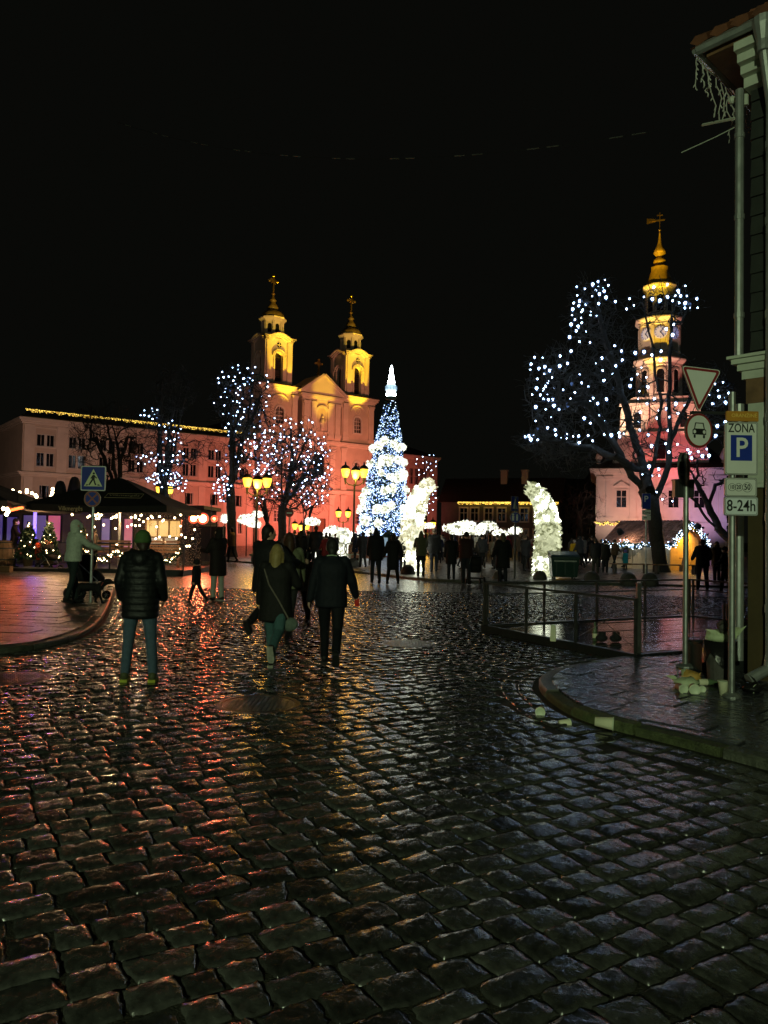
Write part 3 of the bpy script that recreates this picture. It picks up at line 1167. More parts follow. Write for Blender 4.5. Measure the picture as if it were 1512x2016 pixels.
# ---- town hall (the tall white tower on the right)
TH = Vector((32.3, 88, 0))
M['spire'] = mat('gold_painted_spire', (.55, .36, .07), .45, var=.25, scale=3)
th = thing('town_hall', 'town hall with tall slender lit tower behind the big bare tree', 'town hall', TH, math.radians(-16))
M['thwall'] = mat('white_town_hall_plaster', (.66, .60, .56), .8, var=.1, scale=.7, bump=.08, bscale=9)
hw = 7.2
holes = [(x - .55, x + .55, 5.6, 7.6) for x in (-4.3, -1.5, 1.5, 4.3)] + [(x - .55, x + .55, 1.2, 3.4) for x in (-4.3, 4.3)] + [(-.9, .9, .2, 3.2)]
mb = MB()
wall_holes(mb, -hw, hw, 0, 10.6, holes, 0, .3)
mb.add([(-hw, 0, 0), (-hw, 18, 0), (-hw, 18, 10.6), (-hw, 0, 10.6)], [(0, 3, 2, 1)])
mb.add([(hw, 0, 0), (hw, 18, 0), (hw, 18, 10.6), (hw, 0, 10.6)], [(0, 1, 2, 3)])
for k in range(9):
    if k > 0:
        mb.box(-hw - .05, hw + .05, -.06, .02, .4 * k - .33, .4 * k - .03)
mb.build('wall', M['thwall'], th)
for h in holes:
    mb = MB()
    mb.box(h[0] + .02, h[1] - .02, .25, .28, h[2], h[3])
    w_ = mb.build('window', M['pane'], th)
    mb = MB()
    ring_wall(mb, rect(h[0] - .18, h[1] + .18, h[2] - .18, h[3] + .18), rect(h[0], h[1], h[2], h[3]), -.08, .05)
    mb.box((h[0] + h[1]) / 2 - .03, (h[0] + h[1]) / 2 + .03, .18, .245, h[2], h[3])
    mb.box(h[0], h[1], .18, .24, h[2] + 1.2, h[2] + 1.26)
    if h[2] > 5:
        mb.wall([(h[0] - .35, h[3] + .5), (h[1] + .35, h[3] + .5), ((h[0] + h[1]) / 2, h[3] + 1.1)], -.2, .05)
    mb.build('surround', M['thwall'], w_)
for x in (-6.7, -5.7, -3.0, 0, 3.0, 5.7, 6.7):
    mb = MB()
    mb.box(x - .38, x + .38, -.2, .05, 4.4, 8.9)
    mb.box(x - .5, x + .5, -.26, .05, 3.9, 4.398)
    mb.box(x - .46, x + .46, -.26, .05, 8.902, 9.3)
    mb.build('pilaster', M['thwall'], th)
for z in (3.55, 9.3):
    mb = MB()
    cornice(mb, -hw, hw, z, 0, [(.12, .3), (.3, .25), (.6, .2), (.75, .12)] if z > 5 else [(.1, .15), (.25, .15)], yb=18)
    mb.build('cornice', M['thwall'], th)
# urns on the corners
for x in (-6.9, 6.9):
    mb = MB()
    mb.lathe([(.35, 10.2), (.35, 10.9), (.15, 11), (.42, 11.5), (.3, 11.9), (.08, 12.4), (.01, 12.5)], 8, (x, .3, 0))
    mb.build('urn', M['thwall'], th, True)
# gabled upper storey with scrolled sides
gp = [(-5.4, 10.2), (5.4, 10.2), (5.2, 12.2), (4.8, 13.6), (4.5, 15.0), (4.4, 17.2), (4.1, 18.0), (3.0, 18.7), (-3.0, 18.7), (-4.1, 18.0), (-4.4, 17.2), (-4.5, 15.0), (-4.8, 13.6), (-5.2, 12.2)]
mb = MB()
mb.wall(gp, .1, 5.5)
for x in (-3.6, -1.6, 1.6, 3.6):
    mb.box(x - .3, x + .3, -.05, .12, 10.6, 17.6)
mb.box(-4.6, 4.6, -.15, .13, 17.62, 17.95)
mb.box(-4.3, 4.3, -.2, .14, 14.2, 14.5)
mb.build('gable', M['thwall'], th)
mb = MB()
mb.wall(arch(-.6, .6, 11.3, 13.1), .02, .2)
mb.build('window', M['pane'], th)
for x in (-2.6, 2.6):
    mb = MB()
    mb.wall(arch(x - .4, x + .4, 15.0, 16.4), .02, .2)
    mb.build('window', M['pane'], th)
mb = MB()
mb.add([(-hw - .6, -.6, 10.25), (hw + .6, -.6, 10.25), (hw + .6, 18.6, 10.25), (-hw - .6, 18.6, 10.25), (-3, 6, 16), (3, 6, 16)], [(0, 1, 5, 4), (1, 2, 5), (2, 3, 4, 5), (3, 0, 4), (0, 3, 2, 1)])
mb.build('roof', M['roof'], th)
e = math.pi / 8
TC = (0, 2.6, 0)


def stage(name, r, z0, z1, cor, win=None):
    mb = MB()
    mb.lathe([(r + .15, z0), (r + .15, z0 + .4), (r, z0 + .45), (r, z1 - .9), (r + .12, z1 - .8), (r + .12, z1 - .55), (r + .3, z1 - .4), (r + cor, z1 - .15), (r + cor, z1), (r * .8, z1 + .02)], 8, TC, rot=e)
    for k in range(8):
        a = k * math.pi / 4 + e
        mb.box(-.22, .22, -.1, .14, z0 + .5, z1 - .82, M=Matrix.Translation((TC[0] + r * math.cos(a), TC[1] + r * math.sin(a), 0)) @ Matrix.Rotation(a + math.pi / 2, 4, 'Z'))
    o = mb.build(name, M['thwall'], th)
    for k in (4, 5, 6, 7):
        a = k * math.pi / 4
        mb = MB()
        d = r * math.cos(e)
        if win == 'clock':
            mb.lathe([(.72, .0), (.72, .08), (.001, .08)], 20, M=Matrix.Translation((0, -d, (z0 + z1) / 2 + .55)) @ Matrix.Rotation(math.pi / 2, 4, 'X'))
            c_ = mb.build('clock_face', M['clock'], o)
            h2 = MB()
            for ang, L_ in ((.6, .5), (2.5, .62)):
                h2.box(-.035, .035, -d - .13, -d - .09, -.1, L_, M=Matrix.Translation((0, 0, (z0 + z1) / 2 + .55)) @ Matrix.Rotation(ang, 4, 'Y'))
            for hr in range(12):
                h2.box(-.03, .03, -d - .12, -d - .082, .54, .66, M=Matrix.Translation((0, 0, (z0 + z1) / 2 + .55)) @ Matrix.Rotation(hr * math.pi / 6, 4, 'Y'))
            stuff(h2.build('hands', M['black_ink'], c_))
        else:
            mb.wall(arch(-.42, .42, z0 + .8, z1 - 1.7), -d - .03, -d + .2)
            c_ = mb.build('window', M['pane'], o)
            h2 = MB()
            ring_wall(h2, arch(-.62, .62, z0 + .75, z1 - 1.7), arch(-.42, .42, z0 + .8, z1 - 1.7), -d - .12, -d + .05)
            h2.build('surround', M['thwall'], c_)
        c_.location = TC
        c_.rotation_euler = (0, 0, a + math.pi / 2)
    return o


M['clock'] = glow('lit_clock_face', (.42, .5, 1), .28)
stage('tower', 2.65, 18.4, 23.3, .55, 'win')
stage('tower', 2.4, 23.4, 28.3, .55, 'clock')
stage('drum', 1.6, 28.4, 32.5, .45, 'win')
mb = MB()
mb.lathe([(1.75, 32.5), (1.7, 32.672), (1.35, 33.446), (1.1, 34.306), (1.0, 34.822), (1.05, 34.908), (.5, 35.08), (.45, 35.252)], 8, TC, rot=e)
mb.lathe([(.45, 35.209), (.75, 35.51), (.75, 35.768), (.4, 36.112), (.32, 36.241), (.45, 36.327), (.72, 36.628), (.72, 36.886), (.45, 37.402), (.2, 38.09), (.08, 39.122), (.06, 39.466)], 10, TC)
mb.build('spire', M['spire'] if 'spire' in M else M['gold'], th, True)
mb = MB()
mb.ball((0, 2.6, 39.552), .14)
mb.tube([(0, 2.6, 39.466), (0, 2.6, 41.702)], .05, 5)
mb.box(-1.2, .6, 2.56, 2.64, 40.67, 40.842)
mb.wall([(-1.5, 40.412), (-.5, 40.584), (-.5, 40.971), (-1.5, 41.1)], 2.58, 2.62)
mb.box(-.35, .35, 2.56, 2.64, 41.315, 41.418)
mb.build('weather_vane', M['gold'], th)
ts = thing('garland', 'garland with yellow lights swagged along the left base of the town hall', 'garland', th.location, math.radians(-16))
mb = MB()
pts = []
for k in range(41):
    u = k / 40
    pts.append((-hw + u * 5.2, -.4, 3.75 - .22 * abs(math.sin(u * math.pi * 4))))
mb.tube(pts, .11, 6)
mb.build('greenery', M['needle'], ts)
mb = MB()
for p in pts:
    for _ in range(4):
        mb.octa((p[0] + rnd.uniform(-.08, .08), p[1] - .12 + rnd.uniform(-.04, .02), p[2] + rnd.uniform(-.14, .14)), .05)
stuff(mb.build('bulbs', M['bulb_yellow'], ts))

# ---- low house with lit eaves between church and town hall
p0, p1 = at(868, 1060, 118), at(1100, 1062, 112)
hx = Vector((p1.x - p0.x, p1.y - p0.y, 0))
ha = math.atan2(hx.y, hx.x)
gh = thing('house', 'low dark grey house with white windows and yellow lights along its eaves', 'house', (p0.x, p0.y, 0), ha)
HL = hx.length
ex_ = HL * (925 - 868) / (1100 - 868)
wxs = [HL * (px - 868) / 232 for px in (914, 936, 964, 990, 1034, 1060)]
holes = [(x - .55, x + .55, 4.3, 6.2) for x in wxs] + [(x - .55, x + .55, 1, 3.0) for x in wxs]
M['greywall'] = mat('dark_grey_plaster', (.13, .12, .115), .9, var=.2, scale=1)
mb = MB()
wall_holes(mb, 0, HL, 0, 7.2, holes, 0, .25)
mb.add([(0, 0, 0), (0, 9, 0), (0, 9, 7.2), (0, 0, 7.2)], [(0, 3, 2, 1)])
mb.add([(HL, 0, 0), (HL, 9, 0), (HL, 9, 7.2), (HL, 0, 7.2)], [(0, 1, 2, 3)])
mb.build('wall', M['greywall'], gh)
for i, h in enumerate(holes):
    fr = MB()
    ring_wall(fr, rect(h[0] - .22, h[1] + .22, h[2] - .22, h[3] + .25), rect(h[0], h[1], h[2], h[3]), -.08, .06)
    fr.box((h[0] + h[1]) / 2 - .06, (h[0] + h[1]) / 2 + .06, .1, .2, h[2], h[3])
    fr.box(h[0], h[1], .1, .195, h[2] + 1.15, h[2] + 1.25)
    o = fr.build('window', M['frame'], gh)
    pn = MB()
    pn.box(h[0], h[1], .21, .24, h[2], h[3])
    pn.build('pane', M['pane'], o)
mb = MB()
mb.add([(-.5, -.5, 7.15), (HL + .5, -.5, 7.15), (HL + .5, 9.5, 7.15), (-.5, 9.5, 7.15), (-.5, 4.5, 11.2), (HL + .5, 4.5, 11.2)], [(0, 1, 5, 4), (1, 2, 5), (2, 3, 4, 5), (3, 0, 4), (0, 3, 2, 1)])
rf = mb.build('roof', M['roof'], gh)
for px in (986, 1028):
    x = HL * (px - 868) / 232
    mb = MB()
    mb.box(x - .5, x + .5, 3.2, 4.2, 9.8, 12.2)
    mb.box(x - .6, x + .6, 3.1, 4.3, 12.2, 12.4)
    mb.build('chimney', M['brickc'] if 'brickc' in M else M['plaster'], rf)
ts = thing('string_lights', 'yellow icicle lights along the eaves of the low grey house', 'string lights', gh.location, ha, 'yellow icicle lights on eaves')
mb = MB()
n = 260
for i in range(n):
    x = 2.8 + (HL - 2.8) * i / n
    for k in range(rnd.choice((1, 2, 3))):
        mb.octa((x, -.62 + rnd.uniform(-.05, .05), 7.12 - k * .16), .055)
stuff(mb.build('bulbs', M['bulb_yellow'], ts))
mb = MB()
mb.tube([(2.8, -.6, 7.2), (HL, -.6, 7.2)], .02, 4)
mb.build('wire', M['black'], ts)

# ---- dark houses further right
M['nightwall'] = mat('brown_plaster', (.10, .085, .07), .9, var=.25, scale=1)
M['litpane'] = glow('lit_window_pane', (1, .78, .45), .35)
for (pxa, pxb, Yd, htop, lab, lits) in ((1092, 1172, 120, 9.5, 'dim brown house with gabled roof behind the glowing right flower horn', ()),
                                        (1160, 1212, 122, 10.5, 'dark tall house with two lit windows left of the town hall', (0, 1))):
    a, b = at(pxa, 1060, Yd), at(pxb, 1060, Yd)
    t = thing('house', lab, 'house', (a.x, Yd, 0))
    L_ = b.x - a.x
    hs = []
    nx = 4 if L_ > 5 else 3
    for k in range(nx):
        x = L_ * (k + .6) / (nx + .2)
        hs += [(x - .4, x + .4, 5.8, 7.3), (x - .4, x + .4, 2.6, 4.2)]
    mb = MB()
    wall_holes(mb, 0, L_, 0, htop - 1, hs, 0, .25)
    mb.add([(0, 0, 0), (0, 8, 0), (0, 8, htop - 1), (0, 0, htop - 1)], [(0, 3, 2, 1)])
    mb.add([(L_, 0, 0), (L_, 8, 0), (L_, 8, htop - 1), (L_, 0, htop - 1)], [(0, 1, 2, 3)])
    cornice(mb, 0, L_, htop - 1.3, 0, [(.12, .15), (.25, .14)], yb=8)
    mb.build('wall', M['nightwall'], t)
    for k, h in enumerate(hs):
        fr = MB()
        ring_wall(fr, rect(h[0] - .1, h[1] + .1, h[2] - .1, h[3] + .1), rect(h[0], h[1], h[2], h[3]), -.05, .05)
        fr.box((h[0] + h[1]) / 2 - .04, (h[0] + h[1]) / 2 + .04, .08, .16, h[2], h[3])
        fr.box(h[0], h[1], .08, .155, h[2] + .9, h[2] + .97)
        o = fr.build('window', M['frame'] if False else M['wood'], t)
        pn = MB()
        pn.box(h[0], h[1], .18, .2, h[2], h[3])
        pn.build('pane', M['litpane'] if (lits and k in (0, 2)) else M['pane'], o)
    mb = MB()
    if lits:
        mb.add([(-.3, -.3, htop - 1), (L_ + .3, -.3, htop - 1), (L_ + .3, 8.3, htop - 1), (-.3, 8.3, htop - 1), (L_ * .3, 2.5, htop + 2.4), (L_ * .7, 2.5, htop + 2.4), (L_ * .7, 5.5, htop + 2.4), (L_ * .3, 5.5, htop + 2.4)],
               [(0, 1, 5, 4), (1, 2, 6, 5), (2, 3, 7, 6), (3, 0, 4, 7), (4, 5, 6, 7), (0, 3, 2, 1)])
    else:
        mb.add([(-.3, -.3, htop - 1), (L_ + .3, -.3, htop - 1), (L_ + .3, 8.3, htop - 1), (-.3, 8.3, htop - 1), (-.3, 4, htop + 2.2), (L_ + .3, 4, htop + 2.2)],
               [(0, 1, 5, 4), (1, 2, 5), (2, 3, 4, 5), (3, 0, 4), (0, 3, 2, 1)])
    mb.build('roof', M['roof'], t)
a = at(1069, 961, 125)
t = thing('roof_sign', 'dim green lit roof sign far behind, just above the glowing right flower horn', 'sign', a)
mb = MB()
mb.box(-.2, 1.3, -.05, .05, -.12, .25)
mb.box(1.9, 2.9, -.05, .05, -.05, .2)
mb.build('sign_tube', glow('green_sign_tube', (.02, .6, .3), .35), t)
mb = MB()
for x in (0, 1.1, 2.0, 2.8):
    mb.tube([(x, .1, .2), (x, .1, -a.z + 2)], .04, 4)
mb.build('sign_frame', M['darksteel'], t)

# ---- corner house at the right edge
WC = Vector((4.36, 9.0, 0))
wa = math.atan2(-.73, .68)
bh = thing('corner_house', 'dark clapboard corner house with green-lit eaves at the right edge', 'house', WC, wa)
M['clap'] = mat('dark_green_clapboard', (.022, .026, .022), .7, var=.3, scale=3)
M['ochre'] = mat('ochre_plaster', (.06, .042, .014), .85, var=.25, scale=2, bump=.2)
M['whitepaint'] = mat('aged_white_paint', (.52, .56, .47), .65, var=.12, scale=4, bump=.15)
M['tile'] = mat('brown_roof_tile', (.20, .07, .03), .7, var=.35, scale=4, island=.3)
EH = 7.62
mb = MB()
mb.box(0, 6, 0, 6, -.05, 3.6)
mb.build('wall', M['ochre'], bh)
mb = MB()
mb.box(.01, 6, .05, 5.9, 3.65, EH)
mb.build('wall', M['clap'], bh)
k = 0
z = 4.0
while z < EH - .3:
    mb = MB()
    h = .235
    mb.add([(0.02, .0, z + .002), (4.5, .0, z + .002), (4.5, .035, z + h), (.02, .035, z + h), (.02, .06, z + .002), (4.5, .06, z + .002), (4.5, .06, z + h), (.02, .06, z + h)],
           [(0, 1, 2, 3), (0, 4, 5, 1), (3, 2, 6, 7), (0, 3, 7, 4), (1, 5, 6, 2)])
    mb.build('clapboard', M['clap'], bh)
    z += h
mb = MB()
cornice(mb, -.02, 6, 3.66, 0, [(.04, .10), (.08, .08), (.13, .06), (.17, .035)], yb=.3)
mb.build('ledge', M['whitepaint'], bh)
mb = MB()
mb.box(-.01, 6, -.04, .04, 3.36, 3.659)
mb.build('band', M['wood'], bh)
mb = MB()
mb.box(.02, .95, -.055, .02, 2.35, 3.355)
mb.box(.06, .9, -.07, -.05, 2.4, 3.3)
mb.build('panel', M['whitepaint'], bh)
mb = MB()
for (pj, za, zb) in ((.10, EH - .42, EH - .3), (.2, EH - .299, EH - .2), (.30, EH - .199, EH - .1), (.40, EH - .099, EH)):
    mb.box(-.02, 6, -pj, .1, za, zb)
mb.build('soffit_moulding', M['whitepaint'], bh)
mb = MB()
mb.box(-.36, 6, -.36, 6.4, EH + .002, EH + .1)
mb.build('eaves_board', M['wood'], bh)
mb = MB()
mb.add([(-.5, -.5, EH + .11), (6, -.5, EH + .11), (6, 6, EH + .11), (-.5, 6, EH + .11), (2.7, 2.8, EH + 2.4), (6, 2.8, EH + 2.4)], [(0, 1, 5, 4), (1, 2, 5), (2, 3, 4, 5), (3, 0, 4), (0, 3, 2, 1)])
rf = mb.build('roof', M['tile'], bh)
mb = MB()
nr = 11
for r in range(nr):
    f = r / nr
    y = -.52 + 3.3 * f
    zz = EH + .13 + 2.29 * f
    x0_ = -.5 + 3.2 * f
    for c_ in range(int((6 - x0_) / .24)):
        xx = x0_ + c_ * .24
        mb.tube([(xx + .12, y, zz + .03), (xx + .12, y + .34, zz + .25)], .115, 5, flat=.5, cap=True)
stuff(mb.build('roof_tiles', M['tile'], rf))
mb = MB()
mb.tube([(-.44, -.44, EH + .09), (6, -.44, EH + .11)], .06, 8)
mb.tube([(-.44, -.46, EH + .09), (-.44, 5, EH + .1)], .06, 8)
mb.build('gutter', M['tinpipe'], bh)
mb = MB()
mb.tube([(-.07, -.10, 3.9), (-.07, -.10, 7.2)], .05, 10)
for z in (4.4, 5.6, 6.6):
    mb.tube([(-.07, -.1, z), (-.07, -.1, z + .06)], .06, 10)
mb.build('drainpipe', M['tinpipe'], bh)
mb = MB()
mb.tube([(-.05, -.12, .3), (-.05, -.12, 3.35)], .048, 10)
mb.build('drainpipe', M['tinpipe'], bh)
mb = MB()
xx = .33
mb.tube([(xx, -.46, EH + .02), (xx, -.44, EH - .16), (xx, -.26, EH - .62), (xx, -.19, EH - .8), (xx, -.19, .42), (xx - .02, -.22, .26), (xx - .16, -.42, .14)], [.07, .062, .06, .06, .06, .062, .066], 12)
for z in (.9, 1.95, 3.1, 4.3, 5.4, 6.3):
    mb.tube([(xx, -.19, z), (xx, -.19, z + .09)], .068, 12)
    mb.box(xx - .02, xx + .02, -.19, 0, z + .02, z + .06)
mb.build('drainpipe', M['tinpipe'], bh)
mb = MB()
mb.lathe([(.07, -.3), (.075, -.18), (.12, 0), (.13, .08)], 12, (xx, -.43, EH + .02))
mb.build('hopper', M['tinpipe'], bh)
mb = MB()
mb.tube([(-.06, .06, EH - .55), (-.06, .06, EH - .35)], .035, 6)
mb.tube([(-.12, -.1, EH - .75), (-.62, .12, EH - .55)], .018, 5)
mb.tube([(-.07, -.02, EH - .8), (-.35, -.12, EH - .9), (-.75, -.2, EH - .98)], .006, 4)
mb.ball((-.22, .05, EH - .42), .05)
mb.build('cable_bracket', M['whitepaint'], bh)
il = thing('icicle_lights', 'unlit icicle light strands hanging from the eaves of the corner house', 'string lights', WC, wa)
mb = MB()
mb.tube([(-.46, -.4 + .3 * k, EH + .02 - .03 * math.sin(k * 2)) for k in range(12)], .012, 4)
rr = random.Random(3)
for k in range(15):
    y = -.4 + k * .14
    L_ = rr.choice((.25, .4, .6, .85, .5))
    p = Vector((-.47, y, EH + .02))
    pts = [p]
    for j in range(6):
        p = p + Vector((rr.uniform(-.035, .035), rr.uniform(-.035, .035), -L_ / 6))
        pts.append(p)
        mb.tube([p, p + Vector((rr.uniform(-.03, .03), rr.uniform(-.03, .03), -.04))], .009, 4)
    mb.tube(pts, .007, 4)
stuff(mb.build('strands', mat('clear_cable', (.5, .5, .45), .4), il))
# faint unlit string across the street
oh = thing('overhead_string', 'faint unlit light string sagging across the street against the dark sky', 'string lights', (0, 0, 0))
mb = MB()
pa, pb = at(230, 240, 24), at(1385, 240, 14)
pts = []
for k in range(41):
    u = k / 40
    p = pa.lerp(pb, u)
    p.z -= .95 * 4 * u * (1 - u)
    pts.append(p)
mb.tube(pts, .006, 4)
mb.build('cable', M['black'], oh)
mb = MB()
for k in range(1, 40):
    if k % 4 in (0, 1):
        p = pts[k]
        mb.tube([p, p + (pts[k + 1] - p) * .6], .012, 5)
mb.build('lamp_strip', mat('clear_strip', (.10, .10, .09), .5), oh)

# ------------------------------------------------------------------ trees
def bare_tree(name, label, base, limbs, attract, rbase, seed, twigs=3, tl=.5, group=None, up=.12, mt=None):
    rg = np.random.default_rng(seed)
    pos, par = [], []

    def put(p, q):
        pos.append(np.array(p, float))
        par.append(q)
        return len(pos) - 1

    def path(i0, p1, step, wob):
        p0 = pos[i0]
        d = np.linalg.norm(p1 - p0)
        n = max(1, int(math.ceil(d / step)))
        last = i0
        bend = rg.normal(0, wob, 3) * d
        bend[2] -= up * d
        for k in range(1, n + 1):
            t = k / n
            q = p0 + (p1 - p0) * t + bend * (t * (1 - t)) * 1.6
            if k < n:
                q = q + rg.normal(0, .07 * step, 3)
            last = put(q, last)
        return last

    root = put(base, -1)
    for L_ in limbs:
        L_ = [np.array(p, float) for p in L_]
        P = np.array(pos)
        i = int(np.argmin(np.linalg.norm(P - L_[0], axis=1)))
        for p in L_[(0 if np.linalg.norm(pos[i] - L_[0]) > .4 else 1):]:
            i = path(i, p, .45, .04)
    Aa = np.array(attract)
    P = np.array(pos)
    d0 = np.array([np.min(np.linalg.norm(P - a, axis=1)) for a in Aa])
    low = base[2] + (max(p[2] for p in pos) - base[2]) * .25
    for i in np.argsort(d0):
        a = Aa[i]
        P = np.array(pos)
        dd = np.linalg.norm(P - a, axis=1) + np.where(P[:, 2] > a[2] + .3, 1.2, 0) + np.where(P[:, 2] < low, 5, 0)
        j = int(np.argmin(dd))
        e = path(j, a, .42, .1)
        dirn = pos[e] - pos[par[e]]
        dirn = dirn / (np.linalg.norm(dirn) + 1e-6)
        for _ in range(twigs):
            v = dirn + rg.normal(0, .65, 3)
            v[2] += .15
            v /= np.linalg.norm(v)
            b = e if rg.random() < .6 else par[e]
            m = put(pos[b] + v * tl * rg.uniform(.35, .6), b)
            v = v + rg.normal(0, .4, 3)
            v /= np.linalg.norm(v)
            put(pos[m] + v * tl * rg.uniform(.3, .6), m)
    n = len(pos)
    w = np.zeros(n)
    kids = np.zeros(n, int)
    for i in range(n - 1, 0, -1):
        if w[i] == 0:
            w[i] = 1
        w[par[i]] += w[i]
    rmin = .0085
    ex_ = math.log(rbase / rmin) / math.log(w[0])
    r = rmin * w ** ex_
    P = np.array(pos)
    t = thing(name, label, 'tree', tuple(base), 0, group)
    tr, cr_ = MB(), MB()
    for i in range(1, n):
        q = par[i]
        r0, r1 = min(r[q], r[i] * 1.22 + .002), r[i]
        if q == 0:
            r0 = r[0] * 1.35
        a, b = P[q] - P[0], P[i] - P[0]
        thick = r1 > .055
        k = 9 if r1 > .12 else (6 if thick else 3)
        d = b - a
        ext = d / (np.linalg.norm(d) + 1e-9) * r1 * .5 if thick else 0
        (tr if thick else cr_).tube([a, b + ext], [r0, r1], k, cap=False)
    tr.build('trunk', M['bark'], t, True)
    stuff(cr_.build('crown', M['twig'], t))
    return t


def ell(rg, px, py, rx, ry, n, Yc, dy, gap=0):
    out, uv = [], []
    while len(out) < n:
        u, v, w = rg.uniform(-1, 1, 3)
        if u * u + v * v + w * w < 1:
            if gap and any((px + u * rx - q[0]) ** 2 + (py + v * ry - q[1]) ** 2 < gap * gap for q in uv):
                gap *= .985
                continue
            uv.append((px + u * rx, py + v * ry))
            out.append(at(px + u * rx, py + v * ry, Yc + w * dy))
    return out


def shell(name, col, e, a):
    m = bpy.data.materials.new(name)
    m.use_nodes = True
    N, L = m.node_tree.nodes, m.node_tree.links
    N.remove(N['Principled BSDF'])
    tr, em, mx = N.new('ShaderNodeBsdfTransparent'), N.new('ShaderNodeEmission'), N.new('ShaderNodeMixShader')
    em.inputs[0].default_value = (*col, 1)
    em.inputs[1].default_value = e
    mx.inputs[0].default_value = a
    L.new(tr.outputs[0], mx.inputs[1])
    L.new(em.outputs[0], mx.inputs[2])
    L.new(mx.outputs[0], N['Material Output'].inputs[0])
    m.cycles.emission_sampling = 'NONE'
    return m


M['halo_blue'] = shell('blue_halo', (.22, .42, 1), .75, .34)  # faint blue shell added round each bulb for its halo of glare


def bulbs_on(label, pts, r, mt, group, single=None):
    t = thing('string_lights', label, 'string lights', (0, 0, 0), 0, group)
    if single:
        m0 = MB()
        m0.lathe([(r * .25, -r * 1.3), (r * .8, -r * .7), (r, 0), (r * .75, r * .75), (r * .2, r)], 8)
        me = m0.mesh('bulb', mt, True)
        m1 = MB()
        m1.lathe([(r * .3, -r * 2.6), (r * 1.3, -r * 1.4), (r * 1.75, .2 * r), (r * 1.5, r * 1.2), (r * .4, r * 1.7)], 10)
        me1 = m1.mesh('diffuser', M['halo_blue'], True)
        for p in pts:
            o = link('bulb', me, t, p)
            k_ = rnd.choice((.6, .8, 1.0, 1.0, 1.25))
            o.scale = (k_, k_, k_)
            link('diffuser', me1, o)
            o.rotation_euler = (rnd.uniform(-.4, .4), rnd.uniform(-.4, .4), 0)
    else:
        mb = MB()
        for p in pts:
            mb.octa(p, r * rnd.choice((.55, .75, .9, 1.0, 1.2)))
        stuff(mb.build('bulbs', mt, t))
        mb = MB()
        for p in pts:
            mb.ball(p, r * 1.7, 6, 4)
        stuff(mb.build('diffusers', M['halo_blue'], t, True))
    mb = MB()
    for p in pts:
        mb.tube([p + Vector((0, 0, r)), p + Vector((rnd.uniform(-.1, .1), rnd.uniform(-.1, .1), .3))], .008, 3, cap=False)
    stuff(mb.build('wire', M['black'], t))
    return t


rg = np.random.default_rng(21)
# -- the big bare tree on the right
YT = 39.0
px_ = lambda pts, Yd, dy=0: [at(x, y, Yd + (rg.uniform(-dy, dy) if dy else 0)) for x, y in pts]
base = gr(1303, 1129)
YT = base.y
limbs = [px_([(1303, 1129), (1296, 1080), (1290, 1030), (1284, 990)], YT),
         px_([(1284, 990), (1262, 955), (1238, 925), (1222, 895), (1196, 850), (1160, 800), (1120, 770)], YT),
         px_([(1284, 990), (1300, 960), (1313, 925), (1316, 880), (1318, 830), (1316, 780), (1318, 700), (1322, 620)], YT),
         px_([(1278, 965), (1290, 900), (1298, 850), (1302, 800), (1290, 740), (1285, 680), (1270, 620)], YT, .8),
         px_([(1278, 965), (1262, 900), (1245, 850), (1232, 800), (1215, 740), (1195, 680), (1180, 620), (1170, 580)], YT, 1.0),
         px_([(1262, 930), (1240, 915), (1215, 900), (1165, 880), (1110, 870), (1060, 865)], YT, 1.2),
         px_([(1316, 880), (1340, 820), (1365, 770), (1400, 740), (1430, 760)], YT, 1.0)]
bl = []
for c in [(1160, 590, 36, 36, 20), (1143, 625, 22, 30, 12), (1185, 560, 14, 10, 7), (1150, 660, 30, 20, 6), (1110, 700, 22, 26, 5), (1062, 738, 26, 40, 17),
          (1085, 785, 44, 26, 20), (1150, 765, 30, 42, 9), (1075, 830, 40, 22, 6), (1050, 862, 18, 8, 6), (1110, 858, 24, 6, 6), (1150, 862, 22, 12, 5),
          (1210, 855, 24, 8, 7), (1185, 790, 26, 16, 4), (1232, 600, 24, 20, 5), (1300, 578, 36, 26, 10), (1346, 585, 18, 24, 11), (1365, 600, 10, 22, 4), (1310, 645, 34, 16, 4),
          (1290, 700, 46, 16, 8), (1262, 745, 26, 30, 9), (1300, 800, 62, 26, 13), (1290, 850, 40, 34, 10), (1285, 928, 24, 14, 7), (1345, 890, 30, 20, 6),
          (1418, 775, 26, 26, 14), (1420, 850, 18, 30, 7), (1320, 980, 34, 26, 5), (1375, 890, 34, 12, 6), (1175, 830, 36, 14, 5), (1195, 735, 40, 36, 9), (1225, 690, 24, 40, 4)]:
    c = (*c[:4], max(3, int(c[4] * .85)))
    bl += ell(rg, *c, YT, 3.2, 16)
attr = list(bl)
for c in [(1120, 770, 92, 90, 260), (1165, 620, 50, 70, 90), (1080, 870, 60, 34, 80), (1130, 900, 100, 30, 60), (1200, 740, 70, 120, 140), (1300, 600, 60, 50, 50), (1330, 780, 60, 90, 40), (1410, 790, 40, 70, 70), (1250, 860, 60, 50, 60)]:
    attr += ell(rg, *c, YT, 3.6)
bare_tree('bare_tree', 'tall bare tree with forked trunk before the wooden hut on the right', base, limbs, attr, .36, 5, twigs=3, tl=.75)
bulbs_on('widely spaced white bulbs strung through the big forked tree on the right', bl, .050, M['bulb_white'], 'white lights in the trees', single=True)
